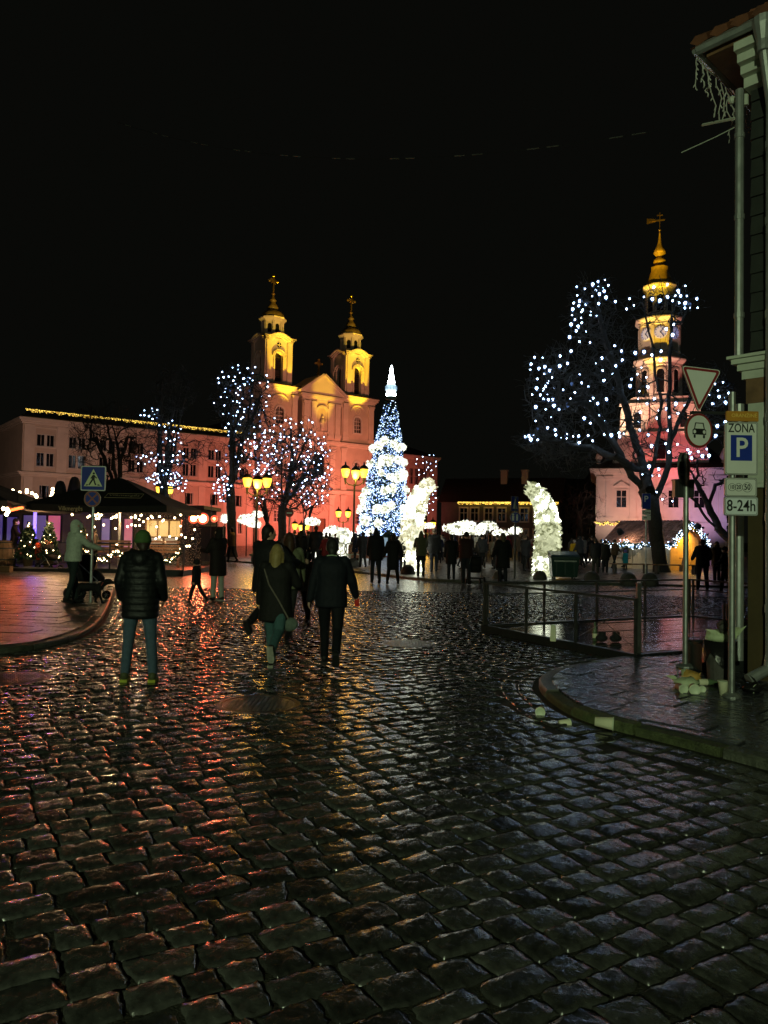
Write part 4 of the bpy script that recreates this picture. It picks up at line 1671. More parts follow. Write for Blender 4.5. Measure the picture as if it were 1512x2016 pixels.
# -- leaning tree beside the sign pole
base = gr(1443, 1127)
Yb = base.y
limbs = [px_([(1443, 1127), (1442, 1090), (1436, 1062)], Yb), px_([(1436, 1062), (1415, 1042), (1390, 1020), (1368, 985), (1350, 975)], Yb, .3),
         px_([(1420, 1045), (1400, 1010), (1385, 975), (1368, 945), (1360, 925)], Yb, .3), px_([(1395, 1000), (1402, 975), (1408, 955), (1425, 945)], Yb, .3)]
attr = ell(rg, 1370, 925, 34, 36, 40, Yb, 1.0) + ell(rg, 1420, 940, 20, 24, 20, Yb, 1.0) + ell(rg, 1340, 975, 22, 20, 14, Yb, .8)
bare_tree('leaning_tree', 'crooked small bare tree leaning left beside the parking sign pole', base, limbs, attr, .22, 6, twigs=2, tl=.35, up=.0)

# -- trees on the left half
def std_tree(label, bx, by, Yd, top, crown, rb, seed, bulbs=None, blabel=None, twigs=3, tl=.6, lean=0):
    b = gr(bx, by)
    b = at(bx, 1052, Yd)
    b.z = .05
    limbs_ = [[b, at(bx + lean * .3, by - (by - top) * .18, Yd), at(bx + lean * .6, by - (by - top) * .36, Yd)]]
    f = limbs_[0][-1]
    for k, (tx, ty) in enumerate([(-.55, .72), (-.2, .97), (.35, .9), (.6, .62), (.05, .8)]):
        cx_, cy_, rx_, ry_ = crown[0][:4]
        e = at(cx_ + tx * rx_, cy_ + ry_ - ty * 2 * ry_, Yd + rg.uniform(-2, 2))
        m = f.lerp(e, .5) + Vector((rg.normal(0, .25), rg.normal(0, .4), .35))
        limbs_.append([f, m, e])
    at_ = []
    bl_ = []
    for c in (bulbs or []):
        bl_ += ell(rg, *c[:4], int(c[4] * .85), Yd, 2.2, 9)
    at_ += bl_
    for c in crown:
        at_ += ell(rg, *c, Yd, 2.8)
    bare_tree('bare_tree', label, b, limbs_, at_, rb, seed, twigs, tl)
    if bl_:
        bulbs_on(blabel, bl_, .048, M['bulb_white'], 'white lights in the trees')


std_tree('twiggy brown tree standing in front of the left part of the college', 236, 1095, 64, 770, [(212, 870, 70, 85, 330), (165, 850, 30, 50, 60), (270, 900, 40, 50, 70)], .3, 31, twigs=4, tl=.8)
std_tree('dark bare tree rising behind the black parasol, lights on its lower limbs', 338, 1095, 54, 720,
         [(345, 770, 46, 52, 200), (310, 850, 46, 50, 110), (345, 900, 50, 50, 100), (400, 880, 26, 30, 40)], .32, 32,
         [(300, 815, 26, 12, 15), (335, 850, 28, 28, 20), (300, 905, 40, 16, 22), (325, 942, 38, 18, 52), (352, 890, 16, 30, 14), (355, 955, 16, 16, 14)],
         'white lights on the lower limbs of the tree behind the black parasol', lean=-26)
std_tree('tall bare tree with white lights in front of the left church tower', 458, 1100, 52, 715,
         [(480, 790, 58, 74, 240), (470, 900, 44, 70, 130), (520, 850, 40, 60, 80), (440, 800, 24, 60, 60)], .32, 33,
         [(460, 748, 36, 32, 24), (500, 768, 44, 46, 38), (452, 800, 34, 44, 24), (500, 850, 64, 46, 50), (470, 900, 50, 44, 30), (440, 962, 22, 26, 32), (520, 905, 34, 36, 30)],
         'white lights through the tallest tree left of the church front', lean=-8, tl=.7)
std_tree('round bare tree with many white lights before the church front', 556, 1095, 54, 830,
         [(585, 900, 66, 62, 280), (560, 960, 70, 46, 150), (610, 950, 50, 50, 120)], .3, 34,
         [(590, 872, 56, 34, 44), (622, 908, 36, 50, 44), (565, 925, 66, 40, 58), (618, 965, 38, 32, 44), (540, 975, 44, 24, 20), (580, 838, 46, 16, 14), (530, 870, 26, 40, 16)],
         'dense white lights in the round tree before the church front', twigs=4, tl=.7)
std_tree('slim young bare tree right of the no-entry sign', 598, 1085, 60, 950, [(602, 985, 44, 34, 90)], .14, 35, twigs=2, tl=.5)
std_tree('small bare tree between the left street lamp and the church', 527, 1085, 62, 940, [(522, 985, 40, 36, 90)], .2, 36, twigs=3, tl=.5)
std_tree('thin bare tree with lights beside the right wing of the church', 838, 1075, 82, 880, [(838, 940, 26, 52, 80)], .14, 37,
         [(838, 915, 24, 26, 20), (848, 985, 12, 30, 18)], 'white lights on the thin tree right of the christmas tree', twigs=2, tl=.5)
std_tree('large dark bare tree in shadow between the houses and the town hall', 1140, 1075, 90, 930, [(1140, 1000, 52, 50, 160)], .4, 38, twigs=3, tl=1.0)

# ------------------------------------------------------------------ glowing flowers
M['petal_hot'] = glow('lit_white_petals', (.93, 1, .80), 14.0, (.70, .72, .28), .34, pos=(.15, .85))
M['petal_warm'] = glow('lit_cream_petals', (1, .97, .70), .95, (.72, .60, .20), .30, pos=(.2, .8))
M['petal_dim'] = glow('lit_pale_petals', (.93, .97, .60), .6, (.45, .48, .14), .16, pos=(.2, .8))
M['rose_lit'] = glow('lit_rose', (1, 1, .86), 2.3, (.62, .68, .30), .26, pos=(.15, 1.0))


def petal(mb, c, nrm, s, rg_, mi=0):
    """one cupped petal"""
    n_ = Vector(nrm).normalized()
    x, y = frame_of(n_)
    a = rg_.uniform(0, 6.28)
    u = x * math.cos(a) + y * math.sin(a)
    v = n_.cross(u)
    c = Vector(c)
    lift = n_ * s * rg_.uniform(.35, .7)
    p = [c - u * s * .25, c + v * s * .5 + lift * .5, c + u * s * .8 + lift, c - v * s * .5 + lift * .5, c + u * s * .25 + lift * .15]
    mb.add([tuple(q) for q in p], [(0, 4, 1), (1, 4, 2), (2, 4, 3), (3, 4, 0)], mi)


def flower_ball(mb, c, r, n, s, rg_, ell_=(1, 1, 1), low=-1.0, mi=0):
    for k in range(n):
        z = rg_.uniform(low, 1)
        a = rg_.uniform(0, 6.28)
        q = math.sqrt(max(0, 1 - z * z))
        d = Vector((q * math.cos(a) * ell_[0], q * math.sin(a) * ell_[1], z * ell_[2]))
        petal(mb, Vector(c) + d * r, d + Vector(rg_.normal(0, .25, 3)), s, rg_, mi)
    mb.ball(c, (r * ell_[0] * .93, r * ell_[1] * .93, r * ell_[2] * .93), 12, 8, mi)


def horn(label, base, pts, rads, seed, warm=0):
    rg_ = np.random.default_rng(seed)
    t = thing('flower_horn', label, 'light sculpture', base, 0, 'glowing flower horns')
    P = smooth_line([p - base for p in pts], .12)
    n = len(P)
    core, mid, cool = MB(), MB(), MB()
    rr_ = [float(np.interp(i / (n - 1), np.linspace(0, 1, len(rads)), rads)) for i in range(n)]
    core.tube(P, [x * .86 for x in rr_], 14)
    for i in range(n):
        f = i / n
        d = (P[min(i + 1, n - 1)] - P[max(i - 1, 0)]).normalized()
        X_, Y_ = frame_of(d)
        for k in range(26):
            a = rg_.uniform(0, 6.28)
            out = X_ * math.cos(a) + Y_ * math.sin(a)
            hot = math.exp(-((f - .12) / .16) ** 2) * .8 + math.exp(-((f - .66) / .17) ** 2) * 1.0
            tgt = mid if rg_.random() < hot * .36 else cool
            petal(tgt, P[i] + out * rr_[i] * .88 + d * rg_.uniform(-.06, .06), out + d * .3, rg_.uniform(.16, .27), rg_)
    core.build('frame_sleeve', M['petal_dim'], t, True)
    stuff(mid.build('lit_petals', M['petal_hot'], t))
    stuff(cool.build('petals', M['petal_warm'] if warm else M['petal_dim'], t))
    return t


b = gr(1069, 1137)
hornR = b.copy()
horn('glowing white flower horn curving left, beside the green rubbish container', b,
     [b, at(1076, 1090, b.y), at(1079, 1050, b.y), at(1076, 1015, b.y), at(1066, 985, b.y), at(1053, 968, b.y), at(1043, 962, b.y)],
     [.42, .50, .53, .50, .45, .36, .22], 41)
b = gr(815, 1128)
hornL = b.copy()
horn('glowing yellow-white flower horn curving right, at the foot of the christmas tree', b,
     [b, at(808, 1080, b.y), at(812, 1030, b.y), at(820, 995, b.y), at(828, 972, b.y), at(840, 958, b.y), at(849, 953, b.y)],
     [.34, .40, .46, .48, .46, .36, .18], 42, 1)

# flower parasols and mounds
prg = np.random.default_rng(44)


def flower_parasol(label, px, py, Yd, wpx, hpx):
    c = at(px, py, Yd)
    t = thing('flower_parasol', label, 'light sculpture', (c.x, c.y, .07), 0, 'glowing white flower parasols')
    s = wpx / 2 / F * Yd
    hz = hpx / 2 / F * Yd
    mb = MB()
    flower_ball(mb, (0, 0, c.z - .07), s, 110, s * .38, prg, (1, 1, hz / s), -.6)
    mb.build('canopy', M['rose_lit'], t)
    mb = MB()
    mb.tube([(0, 0, 0), (0, 0, c.z - .1)], .04, 6)
    mb.build('pole', M['darksteel'], t)


for i, (px, py, Yd, w_, h_) in enumerate([(894, 1040, 50, 38, 13), (918, 1034, 55, 32, 14), (932, 1046, 46, 40, 13), (959, 1037, 50, 36, 15), (905, 1048, 60, 34, 12), (845, 1036, 58, 20, 10),
                                         (985, 1050, 50, 26, 10), (1015, 1046, 56, 24, 14), (615, 1028, 56, 26, 15), (486, 1024, 54, 30, 18), (500, 1032, 50, 26, 14), (443, 1022, 52, 17, 18), (507, 1013, 58, 18, 14)]):
    flower_parasol(('white flower parasol, leftmost of the row before the grey house', 'highest white flower parasol near the left end of the grey house', 'widest low white flower parasol in the row before the grey house',
                    'white flower parasol under the fourth window of the grey house', 'far low white flower parasol behind the crowd', 'small white flower parasol right of the yellow-white horn',
                    'small flower parasol above the crowd left of the blue path sign', 'round flower parasol right of the blue path sign pole', 'white flower parasol beside the slim young tree', 'white flower parasol near the left street lamp',
                    'low white flower parasol right beneath the left street lamp', 'round white flower parasol left of the tallest tree trunk', 'round white flower parasol behind the left street lamp pole')[i], px, py, Yd, w_, h_)
c = at(672, 1042, 56)
t = thing('flower_mound', 'long glowing hedge-like mound of white flowers left of the christmas tree', 'light sculpture', (c.x, c.y, .07))
mb = MB()
for (dx, dz, r_) in ((-1.1, .9, .75), (-.6, 1.5, .7), (.1, 1.25, .8), (.8, 1.0, .75), (1.3, .8, .6), (-1.5, .45, .5), (0, .5, .9)):
    flower_ball(mb, (dx, prg.uniform(-.3, .3), dz), r_, 130, .3, prg)
stuff(mb.build('petals', M['rose_lit'], t))

# ------------------------------------------------------------------ christmas tree
xb = at(752, 1095, 60)
XBT = xb.copy()
xt = thing('christmas_tree', 'tall cone christmas tree covered in blue-white lights and glowing roses', 'christmas tree', (xb.x, 60, .07))
H_, R_ = 12.35, 2.25
xrg = np.random.default_rng(50)
prof = lambda f: R_ * (1 - f) ** .84 * (1 + .05 * math.sin(f * 28)) + .36 * f
slant = .5     # the tree stands a little askew
mb = MB()
for k in range(3600):
    f = 1 - math.sqrt(xrg.random())
    a = xrg.uniform(0, 6.28)
    r_ = prof(f) * xrg.uniform(.82, 1.0)
    if f < .13 and abs(a - 4.95) < .28:
        continue
    c = Vector((r_ * math.cos(a) + slant * f, r_ * math.sin(a), .2 + f * H_))
    d = Vector((math.cos(a), math.sin(a), -.25))
    petal(mb, c, d, .3, xrg)
mb.lathe([(R_ * .8, .2), (R_ * .42, H_ * .5), (.12, H_ * .97)], 14, (slant * .25, 0, 0))
stuff(mb.build('needles', M['needle'], xt))
mb = MB()
for k in range(6200):
    f = 1 - math.sqrt(xrg.random())
    a = xrg.uniform(math.pi, 2 * math.pi) if xrg.random() < .8 else xrg.uniform(0, math.pi)
    r_ = prof(f) * xrg.uniform(.97, 1.06)
    if f < .12 and abs(a - 4.95) < .26:
        continue
    mb.octa((r_ * math.cos(a) + slant * f, r_ * math.sin(a), .25 + f * H_), .040)
M['tree_led'] = glow('tree_led', (.55, .75, 1), 3.6, (.03, .16, .85), 1.2, sample=True, pos=(.32, .6))
stuff(mb.build('bulbs', M['tree_led'], xt))
rs = [(757, 866, 13), (775, 872, 12), (753, 903, 11), (783, 905, 13), (780, 940, 17), (790, 928, 9), (766, 938, 9), (729, 880, 14), (747, 876, 14), (784, 878, 14), (797, 876, 12),
      (765, 905, 18), (730, 912, 15), (748, 914, 13), (798, 907, 13), (751, 931, 11), (792, 933, 17), (771, 962, 15), (758, 965, 13), (722, 968, 16), (800, 962, 13), (711, 980, 15),
      (742, 1003, 14), (757, 1002, 14), (770, 995, 13), (714, 998, 14), (793, 1000, 12), (703, 1006, 12), (745, 1030, 13), (720, 1025, 16), (729, 1048, 12), (703, 1040, 10)]
sY = 60 - 1.6
seen = 0
for (px, py, rp) in rs:
    # place each rose on the cone's surface, where its line of height meets it
    pz_ = 1.7 + (1054 - py) / F * 59.0
    f = min(.97, max(.01, (pz_ - .3) / H_))
    r_ = prof(f) + .05
    xx = at(px, py, 59.0).x - xb.x - slant * f
    xx = max(-r_ * .98, min(r_ * .98, xx))
    yy = -math.sqrt(max(0, r_ * r_ - xx * xx))
    mb = MB()
    rad = rp / F * 59.0 * .53
    flower_ball(mb, (0, 0, 0), rad, 90, rad * .62, xrg, mi=0)
    mb.m = [0] * (len(mb.f) - 96) + [1] * 96  # core ball glows dimmer than the petals, for shade between them
    mb.build('rose', [M['rose_lit'], M['petal_dim']], xt, loc=(xx + slant * f, yy, pz_ - .07))
mb = MB()
tz = H_ + .25
mb.lathe([(.42, 0), (.5, .12), (.35, .2), (.3, .25)], 14, (slant, 0, tz))
mb.build('star_collar', M['needle'], xt, True)
M['topper'] = glow('topper_white', (.86, .97, 1), 14)
M['topper2'] = glow('topper_globe', (.6, .85, .95), 1.5)
mb = MB()
mb.lathe([(.3, .2), (.42, .32), (.38, .5), (.2, .58)], 14, (slant, 0, tz))
mb.ball((slant, 0, tz + 1.35), (.3, .3, .36), 12, 8)
mb.lathe([(.2, 1.55), (.22, 1.75), (.14, 2.2), (.11, 2.5), (.02, 2.75)], 10, (slant, 0, tz))
tp = mb.build('topper', M['topper'], xt, True)
mb = MB()
mb.ball((slant, 0, tz + .85), .46, 14, 10)
gl_ = mb.build('globe', M['topper2'], xt, True)
mb = MB()
for k in range(12):
    a = math.pi * (1.06 + k * .08)
    for j in range(3):
        h0 = .72 + .11 * j
        mb.box(-.03, .03, -.485, -.45, h0, h0 + .08, M=Matrix.Translation((slant, 0, tz)) @ Matrix.Rotation(a + math.pi / 2, 4, 'Z'))
stuff(mb.build('blue_marks', glow('blue_mark', (.05, .25, .5), .4), gl_))
mb = MB()
ring_wall(mb, arch(-.62, .62, .1, 1.35), arch(-.48, .48, .1, 1.3), -R_ - .1, -R_ + .5)
o = mb.build('archway', M['needle'], xt, loc=(.52, 0, 0))
mb = MB()
mb.box(-.45, -.1, -R_ + .3, -R_ + .35, .1, 1.5)
mb.build('door', glow('pale_blue_door', (.4, .62, .8), .45), o)

# ------------------------------------------------------------------ street lamps
def street_lamp(label, px, Yd, zl, heads=3, s=1.0, light=0):
    b = at(px, 1055, Yd)
    b.z = .07
    t = thing('street_lamp', label, 'street lamp', b, 0, 'yellow lantern street lamps')
    mb = MB()
    mb.lathe([(.17, 0), (.17, .5), (.11, .6), (.10, 1.1), (.075, 1.2), (.055, zl - 1.1), (.07, zl - 1.0), (.05, zl - .9)], 8)
    mb.build('pole', M['darksteel'], t, True)
    offs = {3: (-.58, 0.08, .58), 2: (-.45, .45), 1: (0,)}[heads]
    for k, dx in enumerate(offs):
        dy = -.3 if (heads == 3 and k == 1) else 0
        z0 = zl - (.12 if dy else 0)
        mb = MB()
        mb.tube([(0, 0, zl - 1.0), (dx * .6, dy * .6, zl - .95), (dx, dy, z0 - .75), (dx, dy, z0 - .45)], .035, 6)
        mb.lathe([(.02, -.95), (.06, -.75), (.09, -.55), (.05, -.5)], 6, (dx, dy, z0))
        mb.build('arm', M['darksteel'], t)
        mb = MB()
        mb.lathe([(.13, -.5), (.20, -.38), (.275, -.05), (.27, 0.02), (.2, .06)], 8, (dx, dy, z0))
        ln = mb.build('lantern', M['lantern'], t, True)
        mb = MB()
        mb.lathe([(.31, .03), (.3, .09), (.2, .22), (.06, .3), (.05, .42), (.02, .5)], 8, (dx, dy, z0))
        mb.build('cap', M['darksteel'], ln, True)
    if light:
        lamp('POINT', b + Vector((0, -.7, zl - .6)), light, (1, .52, .06), radius=.3)
    return t


street_lamp('three-headed yellow street lamp on tall post in front of the church', 696, 47, 5.75, 3, light=260)
street_lamp('three-headed yellow street lamp standing left of the round tree', 504, 44, 4.85, 3, light=260)
street_lamp('far yellow twin lantern lamp just right of the yellow-white horn', 842, 68, 2.9, 2, light=120)
street_lamp('far yellow twin lantern lamp right of the tall glowing horn', 1086, 66, 3.4, 2, light=120)
street_lamp('far yellow twin lantern lamp over the mound of white flowers', 675, 70, 3.8, 2, light=150)
street_lamp('far yellow triple lamp behind the no-entry sign', 592, 72, 2.6, 3, light=120)
street_lamp('far yellow twin lantern lamp peeking above the black parasol', 322, 60, 5.2, 2, light=150)

# ------------------------------------------------------------------ road signs
def text(name, s, size, mt, parent, loc, align='CENTER', rx=math.pi / 2, ext=.0012, rot=None, sx=1.0, bold=.012):
    c = bpy.data.curves.new(name, 'FONT')
    c.body = s
    c.size = size
    c.align_x = align
    c.align_y = 'CENTER'
    c.extrude = ext
    c.materials.append(mt)
    c.offset = bold * size
    c.resolution_u = 3
    tmp = link(name, c)
    dg = bpy.context.evaluated_depsgraph_get()
    me = bpy.data.meshes.new_from_object(tmp.evaluated_get(dg))
    bpy.data.objects.remove(tmp)
    me.name = name
    if not me.materials:
        me.materials.append(mt)
    o = link(name, me, parent, loc)
    o.rotation_euler = rot or (rx, 0, 0)
    o.scale = (sx, 1, 1)
    return o


def rrect(w, h, r, n=5):
    p = []
    for cx_, cz_, a0 in ((w / 2 - r, -h / 2 + r, -90), (w / 2 - r, h / 2 - r, 0), (-w / 2 + r, h / 2 - r, 90), (-w / 2 + r, -h / 2 + r, 180)):
        for k in range(n + 1):
            a = math.radians(a0 + 90 * k / n)
            p.append((cx_ + r * math.cos(a), cz_ + r * math.sin(a)))
    return p


def circ(r, n=32, cx_=0, cz_=0):
    return [(cx_ + r * math.cos(2 * math.pi * k / n), cz_ + r * math.sin(2 * math.pi * k / n)) for k in range(n)]


def off(p, dx, dz):
    return [(x + dx, z + dz) for x, z in p]


def plate(name, poly, y0, y1, mt, parent, bm=None):
    mb = MB()
    mb.wall(poly, y0, y1)
    return mb.build(name, mt, parent)


def pole_mesh(mb, x, y, z0, z1, r=.032):
    mb.tube([(x, y, z0), (x, y, z1)], r, 12)


# parking pole with its signs
b = gr(1440, 1373, .08)
sp = thing('sign_post', 'green-lit post carrying the zone parking plates and give way sign', 'sign post', b, 0)
mb = MB()
pole_mesh(mb, 0, 0, 0, 3.2, .034)
mb.lathe([(.09, 0), (.09, .02), (.05, .05)], 12)
mb.build('pole', M['galv'], sp)
zc = lambda py: at(1455, py, b.y).z - b.z
xo = at(1455, 885, b.y).x - b.x
MMp = b.y / F


def framed(name, w, h, r, x, z, parent, mt, yf=-.05):
    o = plate(name, off(rrect(w, h, r), x, z), yf, yf + .02, M['galv'], parent)
    plate('face', off(rrect(w - .012, h - .012, r), x, z), yf - .002, yf, mt, o)
    mb = MB()
    f1, f2 = off(rrect(w - .022, h - .022, r), x, z), off(rrect(w - .030, h - .030, r * .9), x, z)
    ring_wall(mb, f1, f2, yf - .0035, yf - .0021)
    mb.build('border', M['black_ink'], o)
    return o


w_ = 65 * MMp
o = framed('zone_sign', w_, 104 * MMp, .02, xo, zc(884), sp, M['white_sign'])
text('lettering', 'ZONA', 24 * MMp, M['black_ink'], o, (xo, -.0535, zc(845)), sx=.74)
bw = 42 * MMp
plate('blue_square', off(rect(-bw / 2, bw / 2, -bw * .6, bw * .6), xo, zc(883)), -.0545, -.0522, M['blue_sign'], o)
text('letter_p', 'P', 54 * MMp, M['white_sign'], o, (xo, -.0560, zc(884)), sx=.92)
o = framed('coin_plate', w_ * .97, 37 * MMp, .02, xo - .003, zc(960), sp, M['white_sign'])
for (dx, r_, s_, sz) in ((-.098, .040, '10', .058), (-.027, .042, '20', .062), (.062, .051, '50', .084)):
    mb = MB()
    ring_wall(mb, off(circ(r_), xo + dx, zc(960)), off(circ(r_ - .0035), xo + dx, zc(960)), -.0545, -.0522)
    mb.build('coin_ring', M['black_ink'], o)
    text('numerals', s_, sz, M['black_ink'], o, (xo + dx, -.0535, zc(960)), sx=.80, bold=.02)
o = framed('hours_plate', w_ * 1.02, 37 * MMp, .02, xo, zc(997), sp, mat('white_sign_lit', (.74, .80, .84), .35, var=.03))
text('lettering', '8-24h', 31 * MMp, M['black_ink'], o, (xo, -.0535, zc(997)), sx=.80)
o = plate('zone_tab', off(rrect(63 * MMp, 20 * MMp, .008), xo + .01, zc(821)), -.055, -.03, M['orange_sign'], sp)
text('lettering', 'ORANŽINĖ', 10 * MMp, M['yellow_ink'], o, (xo + .03, -.0565, zc(820)))
mb = MB()
xa_ = at(1385, 812, b.y).x - b.x
mb.box(xa_ - .12, xo + .12, .035, .065, zc(813) - .012, zc(813) + .018)
mb.box(xa_ + .02, xo, .036, .064, zc(850) - .012, zc(850) + .012)
mb.box(-.05, .05, -.045, .06, zc(870) - .015, zc(870) + .015)
mb.box(-.05, .05, -.045, .06, zc(990) - .015, zc(990) + .015)
mb.build('bracket', M['darksteel'], sp)
# give way triangle
xg, zg = at(1379, 755, b.y).x - b.x, zc(755)
tw = 86 * MMp


def tri(s, r=.02, dz=0):
    h = s * 1.04
    c_ = [(-s / 2, h / 3 * 1.0), (0, -h * 2 / 3), (s / 2, h / 3 * 1.0)]
    p = []
    for i in range(3):
        a0, a1, a2 = Vector(c_[i - 1]), Vector(c_[i]), Vector(c_[(i + 1) % 3])
        d1, d2 = (a0 - a1).normalized(), (a2 - a1).normalized()
        for k in range(5):
            t_ = k / 4
            q = (a1 + d1 * r).lerp(a1 + d2 * r, t_)
            q = q.lerp(a1, .45 * (1 - abs(2 * t_ - 1)))
            p.append((q.x, q.y + dz))
    return p


gt = link('give_way_sign', None, sp, (xg, .0, zg))
gt.rotation_euler = (0, math.radians(3.5), math.radians(9))
o = plate('backing', tri(tw, .04), -.0, .02, M['galv'], gt)
plate('red_face', tri(tw * .97, .035), -.003, -.0005, M['red_sign'], gt)
plate('white_face', tri(tw * .76, .012, .004), -.006, -.0032, M['white_sign'], gt)
mb = MB()
ring_wall(mb, tri(tw, .04), tri(tw * .955, .035), -.004, .0)
mb.build('rim', M['white_sign'], gt)
# no motor vehicles disc
xg2, zg2 = at(1376, 849, b.y).x - b.x, zc(849)
rd = 33 * MMp
gt2 = link('no_cars_sign', None, sp, (xg2, 0.0, zg2))
gt2.rotation_euler = (0, 0, math.radians(14))
gt2.scale = (.93, 1, 1.05)
plate('backing', circ(rd), 0, .02, M['galv'], gt2)
plate('red_face', circ(rd * .985), -.003, -.0005, M['red_sign'], gt2)
plate('white_face', circ(rd * .86), -.006, -.0032, M['white_sign'], gt2)
mb = MB()
k_ = rd * .86
cb = [(-.58, -.28), (.58, -.28), (.58, .02), (.46, .12), (-.46, .12), (-.58, .02)]
sc = lambda p: [(x * k_, z * k_) for x, z in p]
mb.wall(sc(cb), -.0085, -.0062)
for sx in (-.4, .4):
    mb.wall(sc(off(rrect(.17, .22, .06, 3), sx, -.40)), -.0085, -.0062)
for p in ([(-.46, .12), (-.38, .12), (-.27, .52), (-.36, .52)], [(.46, .12), (.36, .52), (.27, .52), (.38, .12)], [(-.36, .52), (-.27, .46), (.27, .46), (.36, .52)]):
    mb.wall(sc(p), -.0086, -.0063)
mb.build('car_symbol', M['black_ink'], gt2)
mb = MB()
for sx in (-.41, .41):
    mb.wall(sc(circ(.12, 14, sx, -.09)), -.0105, -.0087)
mb.build('headlights', M['white_sign'], gt2)

# second post, with signs seen from behind
b = gr(1349, 1313, .08)
sp = thing('sign_post', 'green-lit post with a round sign and box seen from behind', 'sign post', b, 0)
mb = MB()
zt = at(1340, 893, b.y).z - b.z
pole_mesh(mb, 0, 0, 0, zt, .034)
mb.lathe([(.12, 0), (.12, .02), (.06, .05)], 12)
mb.build('pole', M['galv'], sp)
zz = lambda py: at(1340, py, b.y).z - b.z
o = link('round_sign', None, sp, (-.01, .05, zz(921)))
o.rotation_euler = (0, 0, math.radians(50))
mb = MB()
mb.wall(circ(.20, 28), 0, .012)
mb.build('plate', M['darksteel'], o)
mb = MB()
ring_wall(mb, circ(.207, 28), circ(.19, 28), -.012, .014)
mb.box(-.17, .17, -.02, -.002, -.1, -.075)
mb.box(-.17, .17, -.02, -.002, .075, .1)
mb.build('rim', M['galv'], o)
o = link('signal_box', None, sp, (-.01, .05, zz(962)))
mb = MB()
mb.box(-.125, .125, -.03, .07, -.11, .11)
mb.box(-.135, .135, -.04, .08, .11, .125)
mb.box(-.08, .08, -.04, -.031, -.09, .09)
mb.build('casing', M['darksteel'], o)
mb = MB()
mb.tube([(0, 0, zz(943) - .02), (0, 0, zz(943) + .02)], .045, 12)
mb.build('clamp', M['galv'], sp)

# crossing sign on the left pavement
b = gr(178, 1186, .08)
sp = thing('sign_post', 'post with blue pedestrian crossing sign above a round no-stopping sign', 'sign post', b, 0)
zz = lambda py: at(180, py, b.y).z - b.z
k = b.y / F
mb = MB()
pole_mesh(mb, 0, 0, 0, zz(922), .034)
mb.build('pole', M['galv'], sp)
xs_ = at(185, 942, b.y).x - b.x
cs = link('crossing_sign', None, sp, (xs_, -.04, zz(942)))
s_ = 49 * k
plate('backing', rrect(s_, s_, .03), 0, .02, M['galv'], cs)
plate('white_border', rrect(s_ * .985, s_ * .985, .03), -.002, -.0005, M['white_sign'], cs)
plate('blue_face', rrect(s_ * .92, s_ * .92, .02), -.004, -.0022, M['blue_sign'], cs)
plate('white_triangle', [(-.37 * s_, -.32 * s_), (.37 * s_, -.32 * s_), (0, .38 * s_)], -.006, -.0042, mat('sign_white_yellowish', (.72, .76, .48), .4, var=.03), cs)
mb = MB()
q = lambda pts: [(x * s_, z * s_) for x, z in pts]
mb.wall(q(circ(.045, 12, .02, .2)), -.0085, -.0062)
mb.wall(q([(-.05, -.05), (.06, -.05), (.07, .13), (-.02, .14), (-.06, .05)]), -.0084, -.0062)
mb.wall(q([(-.06, -.04), (-.19, -.27), (-.13, -.27), (.02, -.05)]), -.0083, -.0062)
mb.wall(q([(.0, -.05), (.06, -.05), (.09, -.15), (.14, -.27), (.08, -.27), (.03, -.16)]), -.0082, -.0062)
mb.wall(q([(.05, .12), (.16, .02), (.13, -.01), (.05, .06)]), -.0081, -.0062)
mb.wall(q([(-.03, .12), (-.11, .0), (-.08, -.02), (-.01, .06)]), -.0081, -.0062)
mb.wall(q([(-.30, -.29), (-.22, -.29), (-.2, -.24), (-.26, -.24)]), -.0080, -.0062)
mb.wall(q([(.18, -.29), (.28, -.29), (.24, -.24), (.18, -.24)]), -.0080, -.0062)
mb.build('walking_figure', M['black_ink'], cs)
ns = link('no_stopping_sign', None, sp, (at(183, 982, b.y).x - b.x, -.04, zz(982)))
r_ = 16.5 * k
plate('backing', circ(r_), 0, .02, M['galv'], ns)
plate('red_face', circ(r_ * .97), -.002, -.0005, mat('dull_red_film', (.30, .09, .06), .5), ns)
plate('blue_face', circ(r_ * .78), -.004, -.0022, M['blue_sign'], ns)
mb = MB()
for a, e_ in ((math.pi / 4, 0), (-math.pi / 4, .0003)):
    d = Vector((math.cos(a), math.sin(a)))
    n_ = Vector((-d.y, d.x))
    p = [d * r_ * .82 + n_ * r_ * .09, d * -r_ * .82 + n_ * r_ * .09, d * -r_ * .82 - n_ * r_ * .09, d * r_ * .82 - n_ * r_ * .09]
    mb.wall([(v.x, v.y) for v in p], -.0065 - e_, -.0042)
mb.build('cross_bars', bpy.data.materials['dull_red_film'], ns)

# shared path sign, parking sign on the square, no entry
b = gr(1013, 1143, .0)
sp = thing('sign_post', 'thin post with round blue footpath sign before the grey house', 'sign post', b, 0)
k = b.y / F
zz = lambda py: at(1013, py, b.y).z - b.z
mb = MB()
pole_mesh(mb, 0, 0, 0, zz(978), .045)
mb.build('pole', M['darksteel'], sp)
o = link('footpath_sign', None, sp, (0, -.06, zz(1019)))
plate('backing', circ(10.5 * k), 0, .03, M['galv'], o)
plate('blue_face', circ(10.2 * k), -.004, -.001, M['blue_sign'], o)
mb = MB()
for sx, s2 in ((-.1, 1.0), (.06, .8)):
    mb.wall(off(circ(.035 * s2 * 1.2, 10), sx, .12 * s2), -.008, -.005)
    mb.wall([(sx - .04 * s2, -.12), (sx + .04 * s2, -.12), (sx + .045 * s2, .07 * s2), (sx - .045 * s2, .07 * s2)], -.008, -.005)
mb.build('figures', M['white_sign'], o)
o = link('crossing_sign', None, sp, (-.03, -.05, zz(992)))
o.rotation_euler = (0, 0, math.radians(48))
